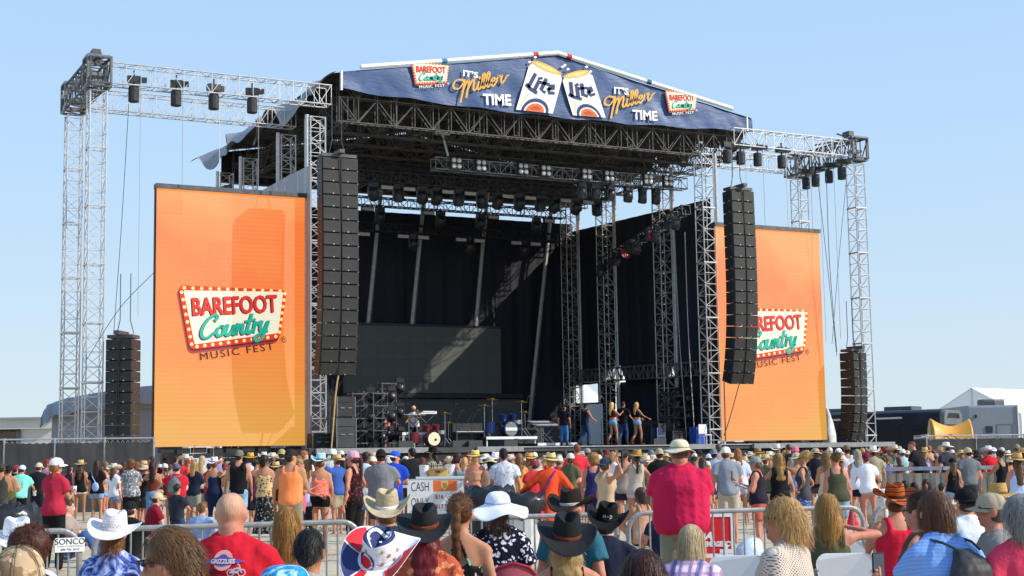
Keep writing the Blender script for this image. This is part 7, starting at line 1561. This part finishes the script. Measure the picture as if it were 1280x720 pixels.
stage_p(517, 507, 56.0, 'keyboard player in white tee and tan cap', hat=('cap', 'c8ac80', 'c0a478'), top=('tee', 'e8e4f0'), arms='kk', a=160, bot=('pants', '2a2a30'), vox=.027, skin='r')
stage_p(483, 510, 58.3, 'stagehand in pink shirt standing behind the light stands', top=('tee', 'c8787a'), bot=('shorts', '7a8ab0', 'denim'), arms='kx', a=-120, vox=.027, skin='r', hair=('short', '6a3a30'))
stage_p(870, 540, 55.6, 'small figure crouching by the blue case', hair=('short', '3a2a24'), top=('tee', '4a3a4c'), pose='kneel', vox=.036, skin='r')
# ---- seated people close to the camera
F_(21, 646, 8.4, 'person in white cowboy hat at the left edge, behind the curly hair', hat=('cowboy_wide', 'e2e2e8', 'cfcfd8'), hair=('short', '4a3426'), top=('tee', 'c8ccd8'), a=25, hp=8)
F_(40, 660, 7.2, 'person with a round mop of curly brown hair at bottom left', hair=('curly', '4a2416'), top=('tee', '30343c'), skin='r', ns=900, a=-20)
F_(24, 681, 4.5, 'person in tan camouflage cap at the bottom left corner', hat=('cap', 'b09878', '5a5a48', ('camo', '8a6e54', 'c8b498')), hair=('crop', '5a4434'), top=('tee', '8a8478'), a=12, hp=12)
p_wov = F_(143, 637, 9.3, 'person in white woven cowboy hat and blue tie dyed shirt', sex='f', hat=('cowboy_wide', 'e6e0e0', 'cfc6c4', 'straw'), hair=('bob', '8a5c34'), top=('tee', '24306c', 'tiedye', 'b8c4ec', '5a70b8'), b=1.15, hp=10, hr=6, skin='r')
F_(211, 664, 4.8, 'man with brown hair and silver sunglasses turned to the left', hair=('short', '6a4a2c'), top=('tee', '50545c'), a=56, ht=26, skin='r', glasses='2a2a30', ns=1400, hp=-6)
p_bald = F_(290, 617, 8.5, 'bald man in red tee with a motorcycle print on the back', hair=('buzz', 'b98d72'), top=('tee', 'c01c2c'), b=1.42, skin='r', a=-12, arms='kk')
F_(360, 636, 9.6, 'woman with wavy golden hair and bare tanned shoulders', sex='f', hair=('mid', '9a6c30'), top=('strappy', 'b86a40'), skin='b', ns=900, a=-10)
p_blk = F_(388, 664, 7.3, 'person with short black hair filming with a phone', hair=('short', '161212'), top=('tee', '9a9c9e'), skin='b', arms='kp', ns=900, a=-15)
F_(356, 705, 4.4, 'person in turquoise tie dyed sun hat at the bottom edge', hat=('bucket', '2a90c0', 'b8e4f0', ('tiedye', 'b4e0f0', '1a74b4')), hair=('short', '5a4434'), top=('tee', '2a90c0', 'tiedye', 'b4e0f0', '1a74b4'))
p_flag = F_(476, 659, 6.3, 'person in a stars and stripes cowboy hat tilted to one side', hat=('cowboy', 'e6e4ea', 'e6e4ea'), hair=('short', '4a3426'), top=('tee', '2a2c34'), hp=30, hr=14, a=-25, skin='r')
F_(484, 611, 10, 'man in cream cowboy hat with a striped band and sunburnt neck', hat=('cowboy', 'b8a888', 'e6e2da', 'straw'), hair=('crop', '7a5a40'), top=('tee', '2c3440'), skin='r', b=1.2, hp=12)
F_(531, 629, 8.4, 'woman in black cowboy hat with red hair and an orange lace top', sex='f', hat=('cowboy_wide', '26282a', '7a3a24'), hair=('wavy', '6a1420'), top=('tee', 'b0543a', 'lace', 'd88a5c', '8a3a28'), skin='r', hp=18, ns=900, b=1.1)
F_(576, 621, 9, 'woman with a long brown ponytail and crossed black straps', sex='f', hair=('pony', '6a4426'), top=('halter', '1a181a', 'print', '58b8a0', 'c8b8a0'), skin='t', ns=900, hp=5, a=-10)
F_(622, 614, 9.8, 'woman in white floppy sun hat and navy floral dress', sex='f', hat=('floppy', 'dfe4f8', 'c8d0ec'), hair=('bob', '6a5040'), top=('tee', '15162a', 'floral', 'd8dae6', '8a90a8'), skin='r', b=1.1, hp=6)
F_(707, 640, 7.9, 'woman in black cowboy hat with long wavy blond hair', sex='f', hat=('cowboy_wide', '222426', '6a3426'), hair=('wavy', 'a88a58'), top=('strappy', '1c1416'), skin='r', hp=20, ns=1300, hr=4)
p_jer = F_(714, 610, 10.4, 'man in teal jersey and dark brown cowboy hat', hat=('cowboy', '2a211d', 'b8b0a4'), hair=('crop', '5a3a28'), top=('tee', '2c6070'), skin='r', b=1.15, a=-25, hp=5)
p_hd = F_(757, 627, 10.6, 'person in black cowboy hat with H-D letters on the crown', hat=('cowboy', '141416', '1a1a1c'), hair=('crop', '3a2a20'), top=('tee', '22283c'), skin='p', a=-10, hr=10, hp=14)
F_(803, 691, 5.3, 'person with straight dark auburn hair at the bottom edge', sex='f', hair=('mid', '3a1a12'), top=('tee', '4a4048'), ns=1300)
F_(864, 660, 8.8, 'blond woman in pink plaid shirt leaning forward', sex='f', hair=('bob', 'b8a27c'), top=('long', 'e6c8dc', 'plaid', '9a80a8', '3c4c7c'), b=1.2, lean=26, a=-20, ns=1000, skin='r')
F_(976, 624, 7.7, 'woman with messy blond hair in a cream knit sweater facing left', sex='f', hair=('messy', 'b08a54'), top=('sweater', 'd0c2b4', 'knit', '7a6658'), b=1.2, a=58, ht=30, skin='r', glasses='201818', ns=1600)
F_(1033, 619, 10.6, 'woman with golden hair in olive tank with right arm bent out', sex='f', hair=('mid', 'a87c3c'), top=('tank', '50523c'), arms='dj', skin='r', ns=1100, b=1.15)
F_(1117, 603, 11.6, 'man in brown and red striped straw hat and red tank top', hat=('cowboy', 'a84a20', '3a2a1a', ('bands', 'c8803c', '7a2a1a')), hair=('crop', '5a3a28'), top=('tank', 'd0203c'), skin='r', a=10, arms='kd', hp=8)
p_bag = F_(1166, 617, 8.0, 'woman with brown hair in blue striped shirt wearing a black drawstring bag', sex='f', hair=('bob', '5a3822'), top=('tee', '3f74c8', 'stripes', '9cc0f0'), b=1.5, lean=14, a=22, arms='pd', skin='r', ns=1300)
F_(1146, 619, 9.2, 'woman with dark brown hair and a beaded cord, beside the blue striped shirt', sex='f', hair=('bun', '4a2c1c'), top=('tank', '6a4a3c'), a=60, skin='r', ns=800)
F_(1206, 609, 11.2, 'man in white tee and black cap behind the tan cap', hat=('capback', '17171a', '17171a'), hair=('crop', '3a2a20'), top=('tee', 'd8dee8'), skin='r', a=15)
F_(1247, 604, 12.6, 'person in woven tan straw hat behind the tan cap', hat=('straw', 'c09a5c', '7a5a30', 'straw'), hair=('short', '5a4030'), top=('tee', '8a8474'))
F_(1238, 615, 9, 'man in tan cap and sunglasses facing left in a grey tee', hat=('cap', 'a89c84', '9a8e78'), hair=('crop', '5a4434'), top=('tee', '85807c'), a=78, skin='r', glasses='3a1a18', b=1.1)
F_(1273, 620, 7.8, 'person with wavy grey hair in a coral shirt at the right edge', sex='f', hair=('messy', '8c8a88'), top=('tee', 'd4405c'), b=1.15, skin='r', ns=1300, a=10)

# ================================================================ THINGS CARRIED
def worldM(p): o = p['o']; return Matrix.Translation(o.location)@Matrix.Rotation(o.rotation_euler.z, 4, 'Z')
def carried(p, name, label, cat):
    t = blank(name); t.location = p['o'].location; t.rotation_euler = p['o'].rotation_euler; t['label'] = label; t['category'] = cat; return t
def phone(p, k, lab, lit=None):
    pos = hand_pos(p, k); t = thing('phone', lab, 'phone', pos, p['o'].rotation_euler.z); MB().box((0, .0, .04), (.076, .009, .155)).build('body', plain('phone_black', (.02, .02, .022), .25), t)
    MB().box((0, -.0055, .04), (.069, .002, .145)).build('screen', lit or plain('phone_glass', (.10, .11, .12), .1, 0, .1, 1, 0, .8), t); MB().ball((-.022, .006, .10), (.008, .003, .008), 8, 5).build('lens', BLACKSAT, t)
phone(p_bag, 0, 'black phone held up by the woman in the blue striped shirt'); phone(p_blk, 1, 'phone with blue screen held by the person with black hair', glow('phone_screen', '3a6aa8', .25)); phone(p_phone, 1, 'phone held by the woman in navy tank and grey cap'); phone(p_sit, 1, 'phone held by the woman sitting on the sand')
def back_sack(p, lab, name, mat, z0, z1, w, d, strap, cat='bag'):
    t = carried(p, name, lab, cat); U, tor, s = p['U'], p['tor'], p['s']; S2 = Soup(); zs = np.linspace(z0, z1, 7); row = {round(q, 3): tor(q, q+.001, 0, p['b'], 0, 2)[0] for q in zs}; L = []
    for i, q in enumerate(zs): u = i/6; k = math.sin(.5+2.2*u)**.5 if u < .99 else .45; x_, y_, z_, rx, ry = row[round(q, 3)]; L.append((0, y_-ry-.02-d*k*.6, q, w*k*(1.0 if u < .8 else .75), d*k))
    S2.loft(L, U, sq=.75); job(t, S2, .013*s, mat, 2, lambda V, N: .008*hashn(V*np.array([2, 2, .6]), 14, 5))
    for q in (-1, 1):
        b = MB(); pts = [(q*w*.5, L[5][1]-.02, z1-.02), (q*.10, -.115*p['b']**.5, 1.44), (q*.12, -.03, 1.485), (q*.115, .08, 1.42)]
        b.path([tuple(x) for x in U(np.array(pts))], strap*s, 6); b.build('strap', mat, t)
    return t, L
BAGM = plain('bag_fabric', (.028, .028, .03), .6, 0, .3, 9)
t, L = back_sack(p_bag, 'black drawstring bag with white spiral mark on the blue striped shirt', 'drawstring_bag', BAGM, .98, 1.40, .15, .075, .008)
b = MB()
for k in range(3): disc(b, 0, 0, .001, 0, 3)
sp_ = MB(); r0 = [(.030*(1-.13*i/4)*math.cos(i*.55), .030*(1-.13*i/4)*math.sin(i*.55)) for i in range(24)]; ribbon(sp_, r0, .006, 0, 3)
yb_ = L[2][1]-L[2][4]-.012
def on_back(p, mb_or_text, x, z, y): pass
for o in (sp_.build('spiral_mark', plain('bag_white', (.7, .7, .7), .5), t),):
    o.location = Vector(p_bag['U'](np.array([[.05, yb_, 1.13]]))[0]); o.rotation_euler = (math.pi/2-.1, 0, 0)
q = p_bag['U'](np.array([[.055, yb_-.002, 1.06]]))[0]; text('MON', .045, plain('bag_white', (.7, .7, .7), .5), t, tuple(q), (math.pi/2-.1, 0, 0), offset=.002)
t, L = back_sack(p_pack, 'grey and clear backpack with a green panel on the red tee', 'backpack', plain('pack_grey', (.13, .14, .14), .5, 0, .3, 9), 1.0, 1.44, .15, .10, .016)
q = p_pack['U'](np.array([[0, L[2][1]-L[2][4]-.005, 1.15]]))[0]; MB().box((0, 0, 0), (.22, .02, .14)).build('green_panel', plain('pack_green', (.05, .16, .10), .5), t, tuple(q))
t = carried(p_fanny, 'shoulder_bag', 'pale blue and white bag hanging on the black tee', 'bag'); S2 = Soup(); S2.ell((.04, -.15, 1.05), (.10, .06, .13), f=p_fanny['U']); job(t, S2, .02, plain('bag_blue', '9ab0d8', .6, 0, .25, 12), 2)
MB().path([tuple(x) for x in p_fanny['U'](np.array([(.05, -.15, 1.15), (-.05, -.14, 1.3), (-.13, -.06, 1.46)]))], .012, 6).build('strap', plain('bag_blue', '9ab0d8', .6, 0, .25, 12), t)
t = carried(p_olive, 'red_bag', 'red plastic bag hanging from the hand of the woman in olive tank', 'bag'); S2 = Soup(); hp_ = p_olive['hands'][1][0]; S2.loft([(hp_[0], hp_[1], hp_[2]-.05-k*.075, .04+.02*k, .03+.008*k) for k in range(6)], p_olive['U']); job(t, S2, .018, plain('bag_red', 'd81830', .4, 0, .2, 9), 2, lambda V, N: .01*hashn(V, 18, 3))
t = carried(p_orange, 'purse_strap', 'purple strap across the back of the orange caftan', 'strap'); pts = []
for u in np.linspace(0, 1, 8): x_ = .09-.26*u; z_ = 1.47-.42*u; w_ = p_orange['tor'](z_, z_+.001, .03, p_orange['b'], 0, 2)[0]; pts.append((x_, w_[1]-w_[4]*math.sqrt(max(.05, 1-(x_/w_[3])**2))-.012, z_))
S2 = Soup(); PP = p_orange['U'](np.array(pts))
for a_, b_2 in zip(PP[:-1], PP[1:]): S2.limb(a_, b_2, .018, .018, 6)
job(t, S2, .012, plain('strap_purple', '6a2a7a', .6), 1)
# flat print that follows the back of a shirt
def backy(p, x, z, off=.036):
    zs = np.linspace(.9, 1.47, 30); T_ = np.array([p['tor'](q, q+.001, 0, p['b'], 0, 2)[0] for q in zs]); rx = np.interp(z, zs, T_[:, 3]); ry = np.interp(z, zs, T_[:, 4]); yy = np.interp(z, zs, T_[:, 1])
    return yy-(ry+off)*np.sqrt(np.clip(1-(x/(rx+off))**2, .03, 1))
def wrap(p, x0, z0, off): return lambda c: p['U'](np.stack([c[:, 0]+x0, backy(p, c[:, 0]+x0, c[:, 1]+z0, off), c[:, 1]+z0], 1))
def print_text(p, s_, size, m, x0, z0, w, h, off=.037): text(s_, size, m, p['o'], (0, 0, 0), (0, 0, 0), name='shirt_lettering', offset=.002); o = _txt[-1]; o['fw'] = w; o['fh'] = h; _wraps[o.name] = wrap(p, x0, z0, off)
def print_poly(p, mb, m, name, x0, z0, off=.036):
    for i, v in enumerate(mb.v): mb.v[i] = wrap(p, x0, z0, off)(v)
    mb.build(name, m, p['o'])
def grid(mb, x0, x1, top, bot, n=12):
    xs = np.linspace(x0, x1, n)
    for a_, b_2 in zip(xs[:-1], xs[1:]): mb.add([(a_, bot(a_), 0), (b_2, bot(b_2), 0), (b_2, top(b_2), 0), (a_, top(a_), 0)], [(0, 1, 2, 3)])
PW = plain('print_pale', 'e0c8c8', .8); PB = plain('print_blue', '4a50a0', .8); PO = plain('print_amber', 'e88a3a', .8); PK = plain('print_dark', '2a1a20', .8); PG = plain('print_grey2', 'a8a4b0', .8)
m = MB(); fan(m, (0, 0), [(.058*math.cos(a), .058*math.sin(a)) for a in np.linspace(0, 6.1, 20)]); print_poly(p_bald, m, plain('print_pink', 'e09a90', .8), 'shirt_print', .025, 1.375, .0345)
m = MB(); fan(m, (0, 0), [(.030*math.cos(a), .03*math.sin(a)) for a in np.linspace(0, 6.1, 16)]); print_poly(p_bald, m, PB, 'shirt_print', .025, 1.38, .0355)
m = MB(); grid(m, -.125, .125, lambda x: .030*(1-abs(x)/.126), lambda x: -.030*(1-abs(x)/.126)); print_poly(p_bald, m, PB, 'shirt_print', .025, 1.370, .0362)
print_text(p_bald, 'GRIZZLIES', .05, PW, .025, 1.370, .145, .026, .038)
for q in (-1, 1):
    m = MB()
    for x_ in (.052, .112): pts = [(q*x_+.019*math.cos(a), .019*math.sin(a)) for a in np.linspace(0, 6.28, 14)]; ribbon(m, pts, .006, 0, 1, None, False)
    ribbon(m, [(q*.112, 0), (q*.098, .04), (q*.088, .048)], .006, 0, 3); ribbon(m, [(q*.05, .0), (q*.075, .022), (q*.10, .025)], .010, 0, 3); ribbon(m, [(q*.06, .004), (q*.09, .004)], .014, 0, 3)
    print_poly(p_bald, m, PG if q > 0 else PK, 'shirt_print', .025, 1.305, .036)
print_text(p_bald, 'ORIGINAL', .03, PO, .025, 1.272, .085, .012); print_text(p_bald, 'ALBANY-SCHENECTADY', .03, PW, .025, 1.248, .225, .014); print_text(p_bald, '- NEW YORK -', .03, PW, .025, 1.226, .13, .014)
print_text(p_jer, 'NNIS', .06, plain('jersey_white', 'e8e8e8', .7), .05, 1.40, .16, .055); print_text(p_jer, '1', .2, plain('jersey_white', 'e8e8e8', .7), .03, 1.22, .07, .2)
# letters and stars on hats
def crown_pt(a, w): k = w**1.5; rx = .088-.012*k; ry = .108-.018*k; return np.array([rx*math.cos(a), ry*math.sin(a), .038+.118*w])
def on_crown(p, pts, a0, w0, name, m, lift=.004):
    """flat marks laid on the crown wall round the direction a0 (radians); pts in metres"""
    V = []
    for x_, y_ in pts: a = a0+x_/.095; w = w0+y_/.118; c = crown_pt(a, w); n_ = np.array([math.cos(a), math.sin(a), .15]); V.append(c+n_*lift)
    b = MB(); b.add(np.array([p['H'](np.array(v)[None]*1.03)[0] for v in V]), [tuple(range(len(V)))]); return b.build(name, m, [c for c in p['o'].children if 'hat' in c.name][0])
def star(r, rot=0): return [((r if i % 2 == 0 else r*.42)*math.cos(math.pi/2+i*math.pi/5+rot), (r if i % 2 == 0 else r*.42)*math.sin(math.pi/2+i*math.pi/5+rot)) for i in range(10)]
SG = plain('star_gold', 'a8905a', .5, .2); SW = plain('star_white', 'e8e8ee', .6); SN = plain('hat_navy', '2a3464', .8); SR = plain('hat_red', 'c8202e', .8)
for i, (a, w) in enumerate(((-.55, .55), (-.95, .28), (-.95, .78), (-1.95, .75), (-2.4, .78), (.1, .5), (-.25, .25), (-2.75, .72))): on_crown(p_flag, star(.014, .3*i), a, w, 'star', SG)
on_crown(p_flag, [(.052*math.cos(t_), .046*math.sin(t_)) for t_ in np.linspace(0, 6.1, 20)], -1.9, .3, 'badge_ring', SN, .004); on_crown(p_flag, [(.036*math.cos(t_), .031*math.sin(t_)) for t_ in np.linspace(0, 6.1, 20)], -1.9, .3, 'badge_field', SR, .006)
hat_o = [c for c in p_flag['o'].children if 'hat' in c.name][0]
def flag_patch(fn, u0, u1, v0, v1, m, name, n=14, k=5, lift=.004):
    u, v = np.meshgrid(np.linspace(u0, u1, n), np.linspace(v0, v1, k), indexing='ij'); V = np.stack(fn(u.ravel(), v.ravel()), 1); V[:, 2] += lift; i = (np.arange(n-1)[:, None]*k+np.arange(k-1)[None]).ravel(); F = np.stack([i, i+k, i+k+1, i+1], 1)
    put(name, mesh_np(name, p_flag['H'](V*1.03), [F], [m], None, True), hat_o)
def fbrim(u, v): a = u*2*math.pi; r = .082+v*.127; sd = np.abs(np.cos(a)); return r*np.cos(a)*(1-.18*sd*v), (r+.022)*np.sin(a)*1.04, .042+.085*sd**2.2*v**1.5-.026*np.abs(np.sin(a))**2*v**1.4
for u0, u1, m in ((.40, .52, SR), (.53, .68, SN), (.86, 1.08, SR), (.69, .74, SR)): flag_patch(fbrim, u0, u1, .18, .93, m, 'brim_panel'); flag_patch(fbrim, u0, u1, .18, .93, m, 'brim_panel', lift=-.0065)
def fcrown(u, v):
    a = u*2*math.pi; t_ = np.clip((v-.62)/.38, 0, 1); k = np.cos(t_*math.pi/2)**.75; x = .076*np.cos(a)*k; y = .09*np.sin(a)*k; cr = np.exp(-(x/.026)**2)*np.clip(t_*1.6, 0, 1); pin = np.exp(-((y-.085)/.035)**2)
    return x*(1-.42*pin), y, .038+.118+.012*np.sin(t_*math.pi)*(t_ < .6)-.048*cr+.012*np.clip(t_, 0, 1)*np.exp(-((np.abs(x)-.05)/.02)**2)-.012*pin*t_
flag_patch(fcrown, 0, 1, .66, 1, SN, 'crown_panel', 40, 8, .003)
for i, (x_, y_) in enumerate(((.03, -.05), (-.03, -.045), (.0, -.07), (.042, -.01), (-.042, 0), (.03, .03), (-.025, .035))):
    t_ = 1-min(.98, math.hypot(x_/.076, y_/.09))*.9; zz = .178-.04*math.exp(-(x_/.026)**2); V = np.array([(x_+a, y_+b_2, zz) for a, b_2 in star(.011, i)]); MB().add(p_flag['H'](V*1.03), [tuple(range(10))]).build('star', SW, hat_o)
for i, u in enumerate((.56, .60, .64)): x_, y_, z_ = (float(q) for q in fbrim(np.array(u), np.array(.6))); MB().add(p_flag['H'](np.array([(x_+a, y_+b_2*.8, z_-.009) for a, b_2 in star(.012, i)])*1.03), [tuple(range(10))]).build('star', SW, hat_o)
hcx = -math.pi/2+.15
for i, sgl in enumerate(('H', '-', 'D')):
    segs = {'H': [[(-.009, .014), (-.009, -.014)], [(.009, .014), (.009, -.014)], [(-.009, 0), (.009, 0)]], '-': [[(-.006, 0), (.006, 0)]], 'D': [[(-.008, .014), (-.008, -.014)], [(-.008, .013), (.004, .012), (.010, 0), (.004, -.012), (-.008, -.013)]]}[sgl]
    for sg_ in segs:
        for (xa, ya), (xb, yb3) in zip(sg_[:-1], sg_[1:]):
            dx, dy = xb-xa, yb3-ya; L_ = math.hypot(dx, dy); nx_, ny_ = -dy/L_*.0022, dx/L_*.0022; on_crown(p_hd, [(xa+nx_, ya+ny_), (xb+nx_, yb3+ny_), (xb-nx_, yb3-ny_), (xa-nx_, ya-ny_)], hcx+(i-1)*.30, .40, 'letter_stroke', plain('letter_silver', 'd0d0d0', .4))
for i in range(22): on_crown(p_wov, [(-.004, 0), (0, .004), (.004, 0), (0, -.004)], -2.9+(i//2)*.26+.13*(i % 2), .34+.09*(i % 2), 'vent_hole', plain('hat_hole', '4a423c', .9), .0035)
for lab, who, k in (('man in mint shirt and black shorts leaning forward', 'man in mint', 1), ('woman in grey patterned tee and black shorts with curly hair', 'woman in grey patterned tee', 1), ('person in red shirt with black hood and white cap', 'person in red and white cap', 1), ('woman with long wavy light brown hair', 'woman with long wavy light brown hair', 0), ('man in white tee and denim shorts next to the black leggings', 'man in white tee and denim shorts', 1), ('woman with brown hair in a cap', '', 0), ('woman in tan top and black patterned long skirt', 'woman in the long black skirt', 1), ('woman in plum tank and dark shorts', 'woman in plum', 1), ('woman in orange yellow tank and denim shorts with long hair', 'woman in orange yellow tank', 1), ('man with hand up', '', 0)):
    if lab in PEOPLE: pos = hand_pos(PEOPLE[lab], k); t = thing('drink_cup', f'pale plastic cup held by the {who}', 'cup', pos); MB().lathe([(.032, -.06), (.042, .06), (.036, .06), (.03, -.05)], 12).build('cup', plain('cup_pale', (.7, .7, .68), .3), t); MB().lathe([(.035, 0), (.034, .004)], 12, (0, 0, .045)).build('drink', plain('beer', (.5, .28, .06), .2), t)
# a red and white mesh camp chair back and a few things on the sand
cc = thing('camp_chair', 'red and white checked mesh chair back at the bottom edge', 'chair', gpt(640, 9.4), -HEAD); cc.scale = (.78, .8, .88)
V = []; n, k = 18, 8
for i in range(n):
    for j in range(k): u = i/(n-1)*2-1; v = j/(k-1); V.append((u*.21, -.06+.05*u*u, .45+v*(.52-.12*u*u)))
i = (np.arange(n-1)[:, None]*k+np.arange(k-1)[None]).ravel(); F = np.stack([i, i+k, i+k+1, i+1], 1); V = np.array(V); put('mesh_back', mesh_np('mesh_back', np.concatenate([V, V+[0, .006, 0]]), [F, F[:, ::-1]+len(V)], [cloth('b81c38', 'knit', 'e8c8cc', '000000', 1.6)], smooth=True), cc)
MB().path([(-.21, -.01, .2), (-.21, -.01, .86), (-.12, -.05, .945), (0, -.06, .975), (.12, -.05, .945), (.21, -.01, .86), (.21, -.01, .2)], .012, 8).build('frame', plain('frame_red', 'a02038', .4), cc)
MB().box((0, .18, .42), (.44, .42, .03)).build('seat', plain('frame_red', 'a02038', .4), cc)
for sx in (-.2, .2): MB().bar((sx, -.02, .42), (sx, .38, .01), .012).build('leg', GALV, cc); MB().bar((sx, .36, .42), (sx, -.05, .01), .012).build('leg', GALV, cc)
wk = thing('folded_stroller', 'black folded wheel frame with curved grip by the barrier', 'stroller', gpt(790, 11.2), -HEAD)
MB().path([(-.1, 0, .1), (-.08, 0, .62), (-.04, 0, .74), (.05, 0, .77), (.13, 0, .72), (.15, 0, .62), (.14, 0, .1)], .022, 8).build('grip_frame', BLACKSAT, wk); MB().box((-.02, .02, .42), (.28, .16, .4)).build('pouch', BAGM, wk)
for sx in (-.14, .16): MB().lathe([(.09, -.02), (.09, .02)], 14, (sx, 0, .09), Matrix.Rotation(R(90), 3, 'Y')).build('wheel', BLACKSAT, wk)
def crumpled(px, z, w, d, h, mat, name, lab, cat='bag'):
    t = blank(name); t.location = gpt(px, z); t['label'] = lab; t['category'] = cat; S2 = Soup(); S2.ell((0, 0, h*.45), (w/2, d/2, h*.5)); S2.ell((w*.15, 0, h*.75), (w*.3, d*.3, h*.25)); job(t, S2, .02, mat, 2, lambda V, N: .02*hashn(V, 12, int(px)))
crumpled(933, 20, .45, .3, .42, plain('bag_clear', 'b8c8e0', .3, 0, .2, 12), 'plastic_bag', 'pale blue plastic bag on the sand behind the barrier'); crumpled(855, 12.3, .9, .5, .55, plain('blanket_navy', '20202e', .8), 'dark_blanket', 'dark bundled blanket before the man in the bucket hat', 'blanket'); crumpled(925, 12.2, .7, .4, .58, BAGM, 'dark_bag', 'black bag beside the cream knit sweater'); crumpled(905, 12.8, .5, .4, .5, plain('blanket_red', '7a1420', .8), 'red_blanket', 'dark red bundle beneath the red sign', 'blanket')
crumpled(683, 19, .3, .25, .25, plain('shoe_grey', '9aa4b4', .6, 0, .3, 20), 'small_bag', 'small grey bag on the sand behind the barrier'); crumpled(50, 25, .5, .8, .85, plain('chair_navy', '1e2634', .7), 'folded_chair', 'dark navy folded camp chair left of the red shirt', 'chair'); crumpled(150, 13.2, .25, .1, .3, plain('paper', 'd8d0cc', .6), 'paper_bag', 'white paper bag behind the left barrier')
flush_jobs(); flush_text()
